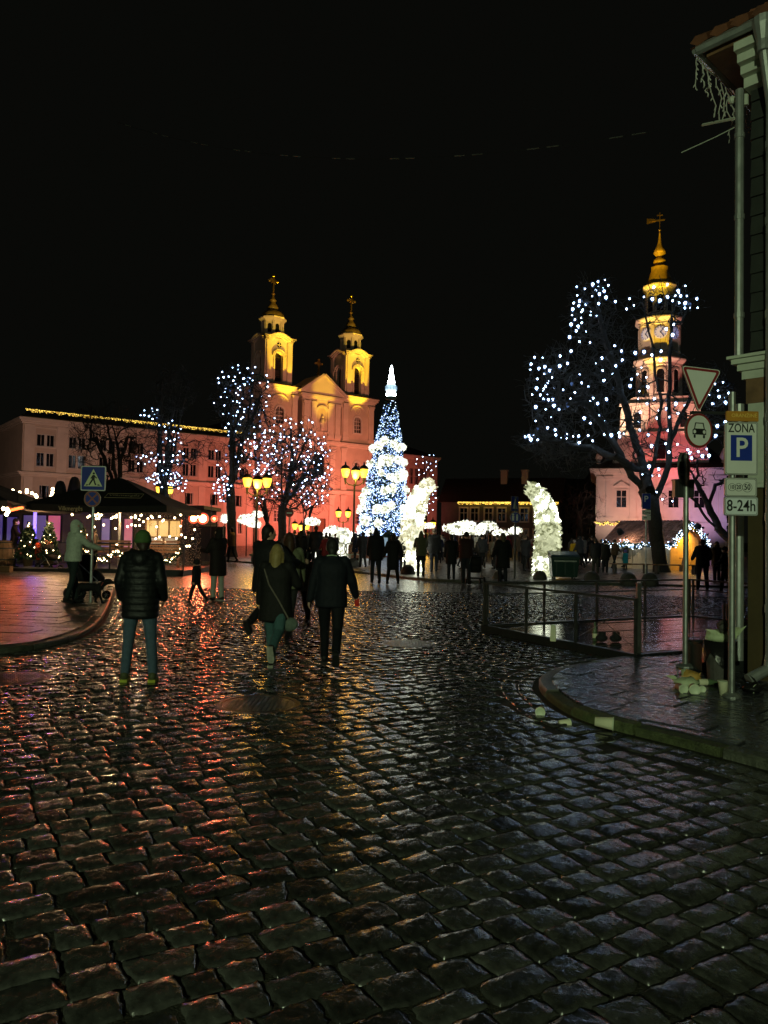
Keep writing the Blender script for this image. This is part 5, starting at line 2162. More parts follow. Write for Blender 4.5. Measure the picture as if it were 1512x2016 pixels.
plate('backing', rrect(.52, .6, .03), 0, .03, M['galv'], o)
plate('blue_face', rrect(.49, .57, .02), -.004, -.001, M['blue_sign'], o)
plate('white_triangle', [(-.18, -.2), (.18, -.2), (0, .2)], -.008, -.005, M['white_sign'], o)

b = gr(1271, 1134, .0)
sp = thing('sign_post', 'thin post with small blue parking sign in front of the wooden hut', 'sign post', b, 0)
k = b.y / F
zz = lambda py: at(1272, py, b.y).z - b.z
mb = MB()
pole_mesh(mb, 0, 0, 0, zz(970), .035)
mb.build('pole', M['galv'], sp)
o = plate('parking_sign', off(rrect(17 * k, 31 * k, .02), 0, zz(987)), -.06, -.04, M['galv'], sp)
plate('blue_face', off(rrect(16 * k, 30 * k, .02), 0, zz(987)), -.064, -.061, M['blue_sign'], o)
text('letter_p', 'P', 17 * k, M['white_sign'], o, (-.02, -.067, zz(983)))
o = plate('zone_plate', off(rrect(17 * k, 10 * k, .02), 0, zz(1009)), -.06, -.04, M['white_sign'], sp)
text('lettering', 'Zona', 7.5 * k, M['black_ink'], o, (0, -.063, zz(1009)))
o = plate('lower_plate', off(rrect(17 * k, 9 * k, .02), 0, zz(1019.5)), -.06, -.04, M['white_sign'], sp)
plate('bar', off(rect(-.12, .02, -.02, .02), 0, zz(1019.5)), -.064, -.061, M['black_ink'], o)

b = at(568, 1100, 42)
b.z = .07
sp = thing('sign_post', 'round no-entry sign on a post before the trunk of the round tree', 'sign post', b, 0)
k = b.y / F
zz = lambda py: at(568, py, b.y).z - b.z
mb = MB()
pole_mesh(mb, 0, 0, 0, zz(1000), .04)
mb.build('pole', M['galv'], sp)
o = plate('no_entry_sign', off(circ(8.2 * k), 0, zz(1010)), -.06, -.04, M['red_sign'], sp)
plate('white_bar', off(rect(-.15, .15, -.035, .035), 0, zz(1010)), -.065, -.061, M['white_sign'], o)

# ------------------------------------------------------------------ deck with railing on the right
M['steelrail'] = mat('weathered_rail_steel', (.09, .092, .09), .38, metal=.6, var=.35, scale=8, rvar=.1)
dk = thing('cafe_deck', 'low wet plank terrace deck inside the crossed-wire railing', 'deck', (0, 0, 0))
dang = math.atan2(dV.y, dV.x)
mb = MB()
inn = [dA + (dV - dU) * .06, dB + (dV + dU) * .06, dC + (dU - dV) * .06, dD - (dU + dV) * .06]
mb.prism([(p.x, p.y) for p in inn], -.05, .03)
mb.build('deck_bed', M['joint'], dk)
paving(dk, [(p.x, p.y) for p in inn], dang, 2.6, .145, .085, 'plank', M['deck'], lambda x, y: True, limit=200, gap=.004, tilt=.0015)
for a, b in ((dA, dB), (dB, dC), (dC, dD), (dD, dA)):
    d = (b - a).normalized()
    nn = Vector((-d.y, d.x, 0))
    mb = MB()
    q = [a - d * .03, b + d * .03]
    mb.prism([(p.x, p.y) for p in (q[0] - nn * .05, q[1] - nn * .05, q[1] + nn * .045, q[0] + nn * .045)], -.05, .11)
    mb.build('edge_beam', M['darksteel'], dk)


def railing(label, pts, npanels, h=.90, hs=None, wires=True, mid=True, z0=.11):
    a, b = pts
    t = thing('railing', label, 'railing', (a.x, a.y, 0), math.atan2(b.y - a.y, b.x - a.x), 'deck railings')
    L_ = (b - a).length
    xs2 = [L_ * k / npanels for k in range(npanels + 1)]
    for x in xs2:
        mb = MB()
        mb.box(x - .018, x + .018, -.018, .018, z0 - .1, z0 + h)
        mb.build('post', M['steelrail'], t)
    mb = MB()
    mb.box(-.03, L_ + .03, -.025, .025, z0 + h + .001, z0 + h + .038)
    mb.build('top_rail', M['steelrail'], t)
    if mid:
        mb = MB()
        mb.box(.026, L_ - .026, -.018, .018, z0 + h - .2, z0 + h - .178)
        mb.build('mid_rail', M['steelrail'], t)
    top = z0 + h - (.22 if mid else .05)
    for x0_, x1_ in zip(xs2, xs2[1:]):
        for za, zb, dy in ((z0 + .08, top, .006), (top, z0 + .08, -.006)):
            mb = MB()
            mb.tube([(x0_ + .02, dy, za), (x1_ - .02, dy, zb)], .006, 4)
            mb.build('cross_wire', M['steelrail'], t)
    return t


railing('near run of crossed-wire railing along the front edge of the deck', (dA, dB), 3, .74, mid=False)
rB = dB + dV * .02
e1 = dA + dV * 5.4
railing('far run of crossed-wire railing along the back of the deck', (dA + dV * .06, e1), 4, .74)
railing('right-hand run of crossed-wire railing behind the two sign posts', (e1 + dV * .05 - dU * .05, e1 + dV * .05 - dU * 3.4), 3, .74)
t = thing('gate_post', 'tall single steel post at the near corner of the deck railing', 'post', dB + dV * .12 + dU * .06)
mb = MB()
mb.box(-.03, .03, -.03, .03, .08, 1.08)
mb.box(-.036, .036, -.036, .036, 1.081, 1.095)
mb.build('post', M['steelrail'], t)
mb = MB()
mb.box(-.06, .06, -.06, .06, .085, .1)
mb.build('foot_plate', M['steelrail'], t)
# things left on the deck
M['cup'] = mat('paper_cup', (.72, .72, .50), .6, var=.06, scale=8)
M['cuplid'] = mat('pale_cup_lid', (.62, .70, .50), .45, var=.05)


def cup(label, p, rz=0, lying=False, s=1.0, group='paper cups left about'):
    t = thing('paper_cup', label, 'paper cup', p, rz, group)
    mb = MB()
    h = .12 * s
    Mx = Matrix.Identity(4)
    if lying:
        Mx = Matrix.Translation((0, 0, .043 * s)) @ Matrix.Rotation(math.radians(93), 4, 'X')
    mb.lathe([(.03 * s, 0), (.044 * s, h), (.046 * s, h + .004), (.041 * s, h), (.03 * s, .02)], 16, M=Mx)
    mb.build('cup', M['cup'], t, True)
    mb = MB()
    mb.lathe([(.0445 * s, h * .97), (.049 * s, h), (.049 * s, h + .006), (.046 * s, h + .002)], 16, M=Mx)
    mb.build('rim', M['cuplid'], t, True)
    return t


b = gr(1089, 1262, .09)
t = thing('candle_lantern', 'pale square lantern left standing on the deck by the near railing', 'lantern', b)
mb = MB()
mb.lathe([(.06, 0), (.062, .02), (.055, .23), (.06, .24)], 4, rot=.5)
mb.build('body', M['cup'], t)
mb = MB()
mb.lathe([(.05, .24), (.04, .255), (.01, .258)], 4, rot=.5)
mb.build('cap', M['cuplid'], t)
b = gr(1171, 1262, .09)
t = thing('glass_bottle', 'upright empty glass bottle standing on the deck boards', 'bottle', b)
mb = MB()
mb.lathe([(.035, 0), (.037, .15), (.03, .19), (.014, .23), (.013, .29), (.015, .3)], 10)
mb.build('glass', mat('bottle_glass', (.10, .16, .08), .15, var=.1), t, True)
mb = MB()
mb.lathe([(.0375, .05), (.0378, .051), (.0378, .12), (.0375, .121)], 10)
mb.build('paper_band', M['cup'], t, True)
b = gr(1197, 1264, .09)
t = thing('shoe_pair', 'dark crumpled bundle lying on the deck boards', 'bundle', b)
mb = MB()
for dx in (-.1, .12):
    mb.ball((dx, 0, .06), (.1, .07, .06), 8, 6)
    mb.box(dx - .04, dx + .05, -.05, .05, .06, .16)
mb.build('cloth', M['black'], t, True)
b = gr(1425, 1232, .09)
t = thing('steel_bollard', 'short pair of steel tubes standing on the deck behind the bin', 'bollard', b)
mb = MB()
mb.tube([(0, 0, 0), (0, 0, .42)], .022, 8)
mb.build('tube', M['galv'], t)
mb = MB()
mb.tube([(.07, .02, 0), (.07, .02, .42)], .022, 8)
mb.build('tube', M['galv'], t)

# ------------------------------------------------------------------ bin, planter box, litter
b = gr(1418, 1347, .08)
bn = thing('litter_bin', 'overflowing dark litter bin between the sign post and the planter box', 'litter bin', b)
mb = MB()
mb.lathe([(.13, 0), (.135, .02), (.165, .44), (.175, .45), (.175, .48), (.15, .48), (.14, .40)], 18)
mb.build('body', M['concrete'], bn)
lin = MB()
pp = []
for k in range(25):
    a = 2 * math.pi * k / 24
    pp.append((a, .18 + .015 * math.sin(5 * a), .34 - .1 * abs(math.sin(2.5 * a)) - .05 * math.sin(3 * a)))
vs2 = []
for a, r, z in pp[:-1]:
    vs2 += [(.15 * math.cos(a), .15 * math.sin(a), .49), (.18 * math.cos(a), .18 * math.sin(a), .5), (r * 1.04 * math.cos(a), r * 1.04 * math.sin(a), z)]
fs3 = []
for k in range(24):
    j = (k + 1) % 24
    fs3 += [(k * 3, j * 3, j * 3 + 1, k * 3 + 1), (k * 3 + 1, j * 3 + 1, j * 3 + 2, k * 3 + 2)]
lin.add(vs2, fs3)
lin.build('bin_liner', mat('black_plastic_bag', (.012, .012, .012), .25, var=.2, bump=.5, bscale=20, scale=6), bn, True)


def crumple(name, label, p, size, mt, seed, cat='litter', flat=.7):
    r_ = random.Random(seed)
    t = thing(name, label, cat, p)
    mb = MB()
    mb.ball((0, 0, size * flat * .8), (size, size * .8, size * flat), 10, 7)
    mb.v = [(x * r_.uniform(.7, 1.2), y * r_.uniform(.7, 1.2), max(.002, z * r_.uniform(.75, 1.15))) for x, y, z in mb.v]
    mb.build('wrap', mt, t, True)
    mb = MB()
    for k in range(3):
        a = r_.uniform(0, 6.28)
        c = Vector((math.cos(a) * size * .7, math.sin(a) * size * .6, size * flat * r_.uniform(.5, 1.3)))
        u = Vector((r_.uniform(-1, 1), r_.uniform(-1, 1), r_.uniform(-.3, .8))).normalized() * size * .8
        v = Vector((r_.uniform(-1, 1), r_.uniform(-1, 1), r_.uniform(-.3, .8))).normalized() * size * .6
        q = [c, c + u, c + u + v, c + v]
        mb.add([(w.x, w.y, max(.003, w.z)) for w in q] + [tuple(c + (u + v) * .5 + Vector((0, 0, size * .2)))], [(0, 1, 4), (1, 2, 4), (2, 3, 4), (3, 0, 4)])
    mb.build('flap', mt, t)
    return t


M['paperbag'] = mat('pale_green_bag', (.50, .58, .36), .55, var=.15, scale=12, bump=.4)
M['carton'] = mat('orange_carton', (.5, .30, .07), .6, var=.25, scale=8)
crumple('plastic_bag', 'pale crumpled bag heaped on top of the overflowing bin', b + Vector((0, 0, .47)), .17, M['paperbag'], 4, 'bag', .5)
crumple('food_box', 'dark opened food box stuck on top of the full bin', b + Vector((.03, -.02, .60)), .085, M['concrete'], 5, 'food box', .8)
t = thing('planter_box', 'low dark planter box standing behind the litter bin', 'planter', gr(1425, 1318, .08) + Vector((.25, .1, 0)), math.radians(6))
mb = MB()
mb.box(-.62, .62, -.2, .2, 0, .3)
mb.build('box', M['darksteel'], t)
mb = MB()
ring_wall(mb, rect(-.64, .64, -.22, .22), rect(-.57, .57, -.15, .15), .301, .33)
mb.v = [(x, z, y) for x, y, z in mb.v]
mb.build('rim', M['darksteel'], t)
cup('paper cup standing upright on the slabs at the foot of the bin', gr(1424, 1369, .082), .3, s=1.25)
cup('paper cup lying in the gutter below the mossy kerb stones', gr(1171, 1437, 0) + Vector((0, 0, .02)), 1.25, True, 1.3)
cup('dark-sided cup lying at the tip of the pavement kerb', gr(1066, 1404, .0), -.3, True, 1.0)
cup('crushed pale lid lying in the gutter between two cups', gr(1101, 1425, 0) + Vector((0, 0, -.03)), 1.9, True, .85)
crumple('plastic_bag', 'yellowish crumpled takeaway bag in the litter heap left of the bin', gr(1352, 1352, .082), .15, M['paperbag'], 8, 'bag', .4)
crumple('carton', 'orange crumpled carton on top of the litter heap left of the bin', gr(1358, 1350, .082) + Vector((.03, .04, .05)), .11, M['carton'], 9, 'carton', .6)
cup('cup lying with its lid towards the street at the left of the litter heap', gr(1334, 1359, .082), .1, True, 1.1)
cup('cup lying with its lid towards the street in the middle of the litter heap', gr(1364, 1361, .082), -.25, True, 1.2)
cup('small cup lying at the right end of the litter heap', gr(1377, 1359, .082), -.1, True, .8)
t = thing('glass_bottle', 'green bottle lying on the slabs beside the bin', 'bottle', gr(1388, 1350, .082) + Vector((0, 0, .04)), .1)
mb = MB()
mb.lathe([(.035, -.15), (.037, .05), (.03, .09), (.014, .12), (.013, .18), (.001, .181)], 10, M=Matrix.Rotation(math.radians(90), 4, 'Y'))
mb.build('glass', bpy.data.materials['bottle_glass'], t, True)
mb = MB()
mb.lathe([(.0375, -.08), (.038, -.079), (.038, .02), (.0375, .021)], 10, M=Matrix.Rotation(math.radians(90), 4, 'Y'))
mb.build('paper_band', M['cup'], t, True)
cup('cup lying against the foot of the corner house drainpipe', gr(1466, 1360, .082), .5, True, 1.1)
crumple('plastic_bag', 'dark crumpled bag under the elbow of the corner house drainpipe', gr(1482, 1363, .082), .12, bpy.data.materials['black_plastic_bag'], 12, 'bag', .5)

# ------------------------------------------------------------------ bollards, container, hoops on the square's edge
for px, py, w_, lab in ((695, 1118, 26, 'low dark stone bollard at the foot of the tall street lamp'), (803, 1133, 29, 'low dark stone bollard in front of the yellow-white horn'),
                        (982, 1143, 26, 'low stone bollard behind the left end of the deck railing'), (1063, 1144, 28, 'low stone bollard in front of the right flower horn'),
                        (1165, 1148, 32, 'low stone bollard right of the green container'), (1237, 1152, 34, 'left of the two low bollards in front of the wooden hut'),
                        (1279, 1153, 34, 'right of the two low bollards in front of the wooden hut')):
    b = gr(px, py, 0)
    r_ = w_ / 2 / F * b.y
    t = thing('bollard', lab, 'bollard', (b.x, b.y, 0), 0, 'low domed bollards along the kerb')
    mb = MB()
    mb.lathe([(r_, -.05), (r_, .05), (r_ * .99, .12), (r_ * .9, .25 * r_ / .3), (r_ * .7, .36 * r_ / .3), (r_ * .35, .43 * r_ / .3), (.01, .445 * r_ / .3)], 16)
    mb.build('dome', M['concrete'], t, True)
    mb = MB()
    mb.lathe([(r_ + .03, -.05), (r_ + .03, .02), (r_, .025)], 16)
    mb.build('base', M['concrete'], t)

b = gr(1109, 1143)
M['greenplastic'] = mat('dark_green_plastic', (.012, .05, .042), .4, var=.2, scale=4)
t = thing('rubbish_container', 'dark green wheeled rubbish container beside the glowing horn', 'container', (b.x, b.y, 0.0), math.radians(-4))
mb = MB()
w_ = 27 / F * b.y
vs2 = [(-w_ * .88, -.35, .16), (w_ * .88, -.35, .16), (w_ * .88, .35, .16), (-w_ * .88, .35, .16), (-w_, -.48, .98), (w_, -.48, .98), (w_, .48, .98), (-w_, .48, .98)]
mb.add(vs2, [(0, 3, 2, 1), (4, 5, 6, 7), (0, 1, 5, 4), (1, 2, 6, 5), (2, 3, 7, 6), (3, 0, 4, 7)])
mb.box(-w_ - .03, w_ + .03, -.52, .52, .90, .96)
for x in (-.35, 0, .35):
    mb.box(x - .03, x + .03, -.47, -.3, .25, .9)
mb.build('body', M['greenplastic'], t)
mb = MB()
vs2 = [(-w_ - .02, -.5, .985), (w_ + .02, -.5, .985), (w_ + .02, .5, 1.0), (-w_ - .02, .5, 1.0), (-w_, -.4, 1.06), (w_, -.4, 1.06), (w_, .4, 1.2), (-w_, .4, 1.2)]
mb.add(vs2, [(0, 3, 2, 1), (4, 5, 6, 7), (0, 1, 5, 4), (1, 2, 6, 5), (2, 3, 7, 6), (3, 0, 4, 7)])
mb.build('lid', M['greenplastic'], t)
for sx in (-1, 1):
    for sy in (-.28, .28):
        mb = MB()
        mb.lathe([(.08, -.03), (.08, .03)], 12, M=Matrix.Translation((sx * w_ * .7, sy, .08)) @ Matrix.Rotation(math.pi / 2, 4, 'Y'))
        mb.build('wheel', M['rubber'], t)
mb = MB()
mb.box(-w_ * .8, w_ * .8, -.49, -.47, .78, .84)
mb.build('band', M['galv'], t)
b = gr(1064, 1131)
t = thing('bike_hoop', 'steel cycle hoop in front of the base of the right flower horn', 'cycle stand', (b.x, b.y, .0))
mb = MB()
r_ = 8.5 / F * b.y
mb.tube([(-r_, 0, 0), (-r_, 0, .6)] + [(-r_ * math.cos(a), 0, .6 + r_ * math.sin(a)) for a in [math.pi * k / 10 for k in range(1, 10)]] + [(r_, 0, .6), (r_, 0, 0)], .025, 8)
mb.build('hoop', M['galv'], t)
mb = MB()
for s_ in (-r_, r_):
    mb.lathe([(.07, 0), (.07, .015)], 10, (s_, 0, 0))
mb.build('foot_plates', M['galv'], t)
for i, (px, lab) in enumerate(((671, 'leftmost of the white spiral cycle rings beside the tall lamp'), (690, 'white spiral cycle ring half hidden behind the tall lamp post'), (708, 'right-hand white spiral cycle ring beside the tall lamp post'))):
    b = at(px, 1083, 40)
    t = thing('ring_stand', lab, 'cycle stand', (b.x, 40, .07), .2, 'white ring cycle stands')
    mb = MB()
    R0 = .32
    mb.tube([(R0 * math.cos(a), 0, b.z + R0 * math.sin(a)) for a in [2 * math.pi * k / 24 for k in range(25)]], .035, 6, cap=False)
    mb.build('ring', M['white_sign'], t)
    for k in range(3):
        mb = MB()
        a0 = k * 2.09
        mb.tube([(R0 * (1 - u * .9) * math.cos(a0 + u * 2.2), 0, b.z + R0 * (1 - u * .9) * math.sin(a0 + u * 2.2)) for u in [j / 6 for j in range(7)]], .015, 5)
        mb.build('spoke', M['darksteel'], t)
    mb = MB()
    mb.tube([(0, .02, 0), (0, .02, b.z - R0)], .035, 6)
    mb.build('stem', M['white_sign'], t)
a = at(738, 1080, 41.5)
t = thing('orange_screen', 'orange-lit low screen board behind the cycle rings', 'screen', (a.x - .8, 41.5, .07))
mb = MB()
mb.wall(rrect(1.35, .75, .1), 0, .06)
mb.v = [(x, y, z + .75) for x, y, z in mb.v]
mb.build('board', mat('salmon_board', (.6, .28, .18), .6), t)
mb = MB()
for x in (-.5, .5):
    mb.box(x - .03, x + .03, .01, .05, 0, .38)
mb.build('legs', M['darksteel'], t)
# LED strip of the rink boards, benches
a, b = at(1150, 1110, 56), at(1240, 1112, 56)
t = thing('light_strip', 'long white glowing strip low on the ground left of the hut', 'light strip', (a.x, a.y, .07))
mb = MB()
mb.box(0, b.x - a.x, 0, .12, .04, .18)
mb.build('tube', glow('white_strip', (1, .93, .82), 2.2), t)
mb = MB()
mb.box(-.05, b.x - a.x + .05, -.02, .14, 0, .039)
mb.build('base', M['darksteel'], t)
for px, py, w_, lab in ((1240, 1131, 1.9, 'dark bench left of the forked trunk, in front of the hut'), (1330, 1133, 2.3, 'dark bench to the right of the forked trunk'), (560, 1097, 2.2, 'low bench under the round tree'), (520, 1098, 1.6, 'low bench left of the street lamp')):
    b = at(px, py, gr(px, py).y)
    if b.y > 40:
        b = at(px, py, 42)
    t = thing('bench', lab, 'bench', (b.x, b.y, .07), 0, 'dark benches on the square')
    for dy in (-.16, 0, .16):
        mb = MB()
        mb.box(-w_ / 2, w_ / 2, dy - .07, dy + .07, .42, .47)
        mb.build('slat', M['wood'], t)
    for x in (-w_ * .4, w_ * .4):
        mb = MB()
        mb.box(x - .05, x + .05, -.2, .2, 0, .419)
        mb.build('leg', M['concrete'], t)

# ------------------------------------------------------------------ market hut
C0 = at(1319, 1124, 41.5)
C0.z = 0.07
t = hut = thing('market_hut', 'wooden market hut with tiled roof and amber-lit gable', 'hut', C0, math.radians(33))
M['hutwood'] = mat('cream_painted_boards', (.50, .43, .32), .7, var=.15, scale=3)
M['hutamber'] = mat('varnished_pine_boards', (.55, .36, .17), .6, var=.2, scale=3)
M['huttile'] = mat('red_clay_tile', (.40, .20, .16), .65, var=.25, scale=4, island=.3)
GW, GL, EZ, PZ = 2.55, 4.3, 1.75, 2.75
# gable wall runs along local +x, long wall along local +y seen from -x
mb = MB()
nb = 14
for k in range(nb):
    z0, z1 = k * EZ / nb, (k + 1) * EZ / nb
    mb.wall([(0.03, z0 + .004), (GW, z0 + .004), (GW, z1 - .004), (0.03, z1 - .004)], -.012, .05)
k = 0
z = EZ
while z < PZ - .13:
    f0 = (z - EZ) / (PZ - EZ)
    f1 = (z + .12 - EZ) / (PZ - EZ)
    mb.wall([(GW / 2 * f0, z + .004), (GW - GW / 2 * f0, z + .004), (GW - GW / 2 * f1, z + .116), (GW / 2 * f1, z + .116)], -.012, .05)
    z += .12
stuff(mb.build('gable_boards', M['hutamber'], t))
mb = MB()
mb.wall([(0.02, 0), (GW, 0), (GW, EZ), (GW / 2, PZ - .05), (.02, EZ)], .051, .08)
mb.wall([(0, 0), (GW, 0), (GW, EZ), (GW / 2, PZ - .05), (0, EZ)], GL - .05, GL)
mb.build('wall', M['hutamber'], t)
nbd = 26
mb = MB()
for k in range(nbd):
    y0, y1 = k * GL / nbd, (k + 1) * GL / nbd
    mb.box(-.012, .05, y0 + .005, y1 - .005, 0, EZ)
    mb.box(GW - .05, GW + .012, y0 + .085, y1 - .005 + .08, 0, EZ)
stuff(mb.build('side_boards', M['hutwood'], t))
mb = MB()
mb.box(-.045, -.013, 2.5, 3.7, .03, 1.6)
d_ = mb.build('door', M['hutwood'], t)
mb = MB()
for z in (.2, .55, 1.05, 1.4):
    mb.box(-.06, -.046, 2.6, 3.6, z, z + .05)
mb.box(-.1, -.061, 3.5, 3.55, .85, 1.0)
mb.build('battens', M['wood'], d_)
mb = MB()
ov = .28
for s_ in (-1, 1):
    e0 = GW / 2 + s_ * (GW / 2 + ov)
    ez_ = EZ - ov * (PZ - EZ) / (GW / 2)
    mb.add([(GW / 2, -.35, PZ), (e0, -.35, ez_), (e0, GL + .2, ez_), (GW / 2, GL + .2, PZ), (GW / 2, -.35, PZ - .06), (e0, -.35, ez_ - .06), (e0, GL + .2, ez_ - .06), (GW / 2, GL + .2, PZ - .06)],
           [(0, 1, 2, 3), (4, 7, 6, 5), (0, 4, 5, 1), (1, 5, 6, 2), (2, 6, 7, 3)])
rf = mb.build('roof', M['huttile'], t)
mb = MB()
for s_ in (-1, 1):
    for r in range(8):
        for c_ in range(22):
            f = (r + .5) / 8
            x = GW / 2 + s_ * (GW / 2 + ov) * f
            z = PZ - (PZ - ez_) * f + .03
            y = -.33 + c_ * (GL + .5) / 22
            dx, dz = s_ * .11, -.11 * (PZ - ez_) / (GW / 2 + ov)
            mb.tube([(x - dx, y + .1, z - dz), (x + dx, y + .1, z + dz + .025)], .1, 5, flat=.5)
stuff(mb.build('roof_tiles', M['huttile'], rf))
gar = thing('garland', 'fir garland with blue-white lights round the eaves of the market hut', 'garland', C0, math.radians(33))
mb, ml = MB(), MB()
run = []
for k in range(34):
    u = k / 33
    run.append(Vector((-ov - .06, GL * (1 - u) + .1 - .45 * u, ez_ - .1 - .12 * abs(math.sin(u * math.pi * 3)))))
for k in range(1, 34):
    u = k / 33
    x = -ov - .06 + u * (GW + 2 * ov + .1)
    z = ez_ - .06 + (PZ - ez_) * (1 - abs(2 * u - 1)) ** .75 - .1
    run.append(Vector((x, -.42, z)))
for p in run:
    for _ in range(9):
        q = p + Vector((rnd.gauss(0, .06), rnd.gauss(0, .06), rnd.gauss(0, .07)))
        petal(mb, q, (rnd.gauss(0, 1), rnd.gauss(0, 1), rnd.gauss(0, 1)), .16, np.random.default_rng(rnd.randrange(10 ** 6)))
    for _ in range(7):
        q = p + Vector((rnd.gauss(0, .08), rnd.gauss(-.06, .06), rnd.gauss(0, .09)))
        ml.octa(q, .03)
stuff(mb.build('greenery', M['needle'], gar))
stuff(ml.build('bulbs', M['bulb_blue'], gar))
g_ = C0 + Matrix.Rotation(math.radians(33), 3, 'Z') @ Vector((.1, -.75, 0))
t = thing('advent_lantern', 'small brown advent carousel standing at the corner of the hut', 'decoration', g_)
mb = MB()
mb.lathe([(.22, 0), (.22, .3), (.28, .32), (.28, .36), (.1, .38), (.03, .7)], 8)
mb.build('stand', M['wood'], t)
mb = MB()
for k in range(6):
    a = k * math.pi / 3
    mb.wall([(0, .66), (.22, .68), (.22, .72), (0, .7)], -.02, .02, M=Matrix.Rotation(a, 4, 'Z'))
mb.build('vane', M['wood'], t)

# ------------------------------------------------------------------ terrace on the left
M['clear'] = shell('clear_plastic', (1, .8, .6), 0.02, .06)
UC = Vector((-11.1, 31.6, 0))
ut = thing('parasol', 'big black square beer-garden parasol over the lit terrace', 'parasol', UC, 0)
hs_, ez_, tz_ = 2.75, 2.62, 3.95
mb = MB()
rad_n = 4
ring = [(-hs_, -hs_), (0, -hs_), (hs_, -hs_), (hs_, 0), (hs_, hs_), (0, hs_), (-hs_, hs_), (-hs_, 0)]
n = len(ring)
levels = [(0.0, tz_), (.12, tz_ - .12), (.5, tz_ - .62), (1.0, ez_ + .1)]
vs2 = [(0, 0, tz_)]
for f, z in levels[1:]:
    for k, (x, y) in enumerate(ring):
        vs2.append((x * f, y * f, z - (.07 if k % 2 and f > .3 else 0) + (.0)))
fs3 = [(0, 1 + k, 1 + (k + 1) % n) for k in range(n)]
for l in range(2):
    for k in range(n):
        fs3.append((1 + l * n + k, 1 + (l + 1) * n + k, 1 + (l + 1) * n + (k + 1) % n, 1 + l * n + (k + 1) % n))
mb.add(vs2, fs3)
mb.build('canopy', M['canvas'], ut)
mb = MB()
for k in range(n):
    (x0, y0), (x1, y1) = ring[k], ring[(k + 1) % n]
    za, zb = ez_ + .1 - (.07 if k % 2 else 0), ez_ + .1 - (.07 if (k + 1) % 2 else 0)
    mb.add([(x0, y0, za), (x1, y1, zb), (x1 * 1.005, y1 * 1.005, zb - .26), (x0 * 1.005, y0 * 1.005, za - .26)], [(0, 1, 2, 3)])
mb.build('valance', M['canvas'], ut)
mb = MB()
mb.tube([(0, 0, .1), (0, 0, tz_)], .05, 8)
mb.build('pole', M['galv'], ut)
for k in range(n):
    mb = MB()
    mb.tube([(0, 0, tz_ - .06), (ring[k][0], ring[k][1], ez_ + (.06 if k % 2 == 0 else -.02))], .018, 4)
    mb.build('rib', M['darksteel'], ut)
text('lettering', 'Vilkmergės', .24, M['cream_ink'], ut, (-.92, -hs_ * 1.006 - .02, ez_ - .085), sx=.85, bold=.0)
sl = math.atan2(.69, hs_ * .5)
pz_ = lambda f: tz_ - .62 - (tz_ - .62 - ez_ - .1) * ((f - .5) / .5)
text('lettering', 'Vilkmergės', .27, M['cream_ink'], ut, (.85, -hs_ * .72, pz_(.72) + .055), rot=(math.atan2(tz_ - .62 - ez_ - .1, hs_ * .5), 0, 0), sx=1.0, bold=.0)
mb = MB()
Mx = Matrix.Translation((.85, -hs_ * .72, pz_(.72) + .04)) @ Matrix.Rotation(math.atan2(tz_ - .62 - ez_ - .1, hs_ * .5), 4, 'X')
for x0, x1, y0, y1 in ((-.7, .7, .22, .235), (-.7, .7, -.235, -.22), (.7, .715, -.235, .235), (-.715, -.7, -.235, .235)):
    mb.box(x0, x1, y0, y1, 0, .01, M=Mx)
mb.build('print_border', M['cream_ink'], ut)
# platform, front rail with garland, clear curtain
fy = 29.2
xa, xb = -11.6, -7.75
tt = thing('terrace', 'cafe terrace with clear curtains under the black parasol', 'terrace', (0, 0, 0))
mb = MB()
mb.box(xa - 3, xb, fy, 34.5, -.05, .2)
mb.build('platform', M['darksteel'], tt)
for y0, y1, x0, x1, nm in ((fy + .5, fy + .5, xa, xb - .1, 0), (fy + .5, 34.2, xb - .1, xb - .1, 1)):
    mb = MB()
    segs = 26
    for k in range(segs):
        u0, u1 = k / segs, (k + 1) / segs
        wv = lambda u: .035 * math.sin(u * 60)
        p0_ = Vector((x0 + (x1 - x0) * u0, y0 + (y1 - y0) * u0 + (wv(u0) if nm == 0 else 0), .2))
        p1_ = Vector((x0 + (x1 - x0) * u1, y0 + (y1 - y0) * u1 + (wv(u1) if nm == 0 else 0), .2))
        if nm:
            p0_.x += wv(u0)
            p1_.x += wv(u1)
        mb.add([p0_, p1_, p1_ + Vector((0, 0, 2.3)), p0_ + Vector((0, 0, 2.3))], [(0, 1, 2, 3)])
    mb.build('clear_curtain', M['clear'], tt)
M['drop'] = mat('pale_glint_drops', (.75, .62, .5), .15, var=.2, scale=30, spec=1.0)  # pale warm drops; glints of the garland lights put into their colour
mb = MB()
for k in range(1500):
    u = rnd.random() ** .6
    x = xa + 1.7 + u * (xb - xa - 1.8)
    mb.octa((x, fy + .46, .3 + rnd.random() * 2.1), rnd.uniform(.006, .014))
for k in range(500):
    mb.octa((xb - .06, fy + .5 + rnd.random() * 2.5, .3 + rnd.random() * 2.1), rnd.uniform(.006, .014))
stuff(mb.build('glint_drops', M['drop'], tt))
for x in (xa, xa + 1.0, xa + 2.5, xb):
    mb = MB()
    mb.box(x - .025, x + .025, fy - .025, fy + .025, .1, 1.2)
    mb.build('rail_post', M['darksteel'], tt)
mb = MB()
mb.box(xa - 1, xb + .03, fy - .03, fy + .03, 1.2, 1.25)
mb.box(xa - 1, xb, fy - .02, fy + .02, .2, .24)
mb.build('rail', M['darksteel'], tt)
gl2 = thing('garland', 'fir garland with warm bulbs swagged along the terrace rail', 'garland', (0, 0, 0))
mb, ml = MB(), MB()
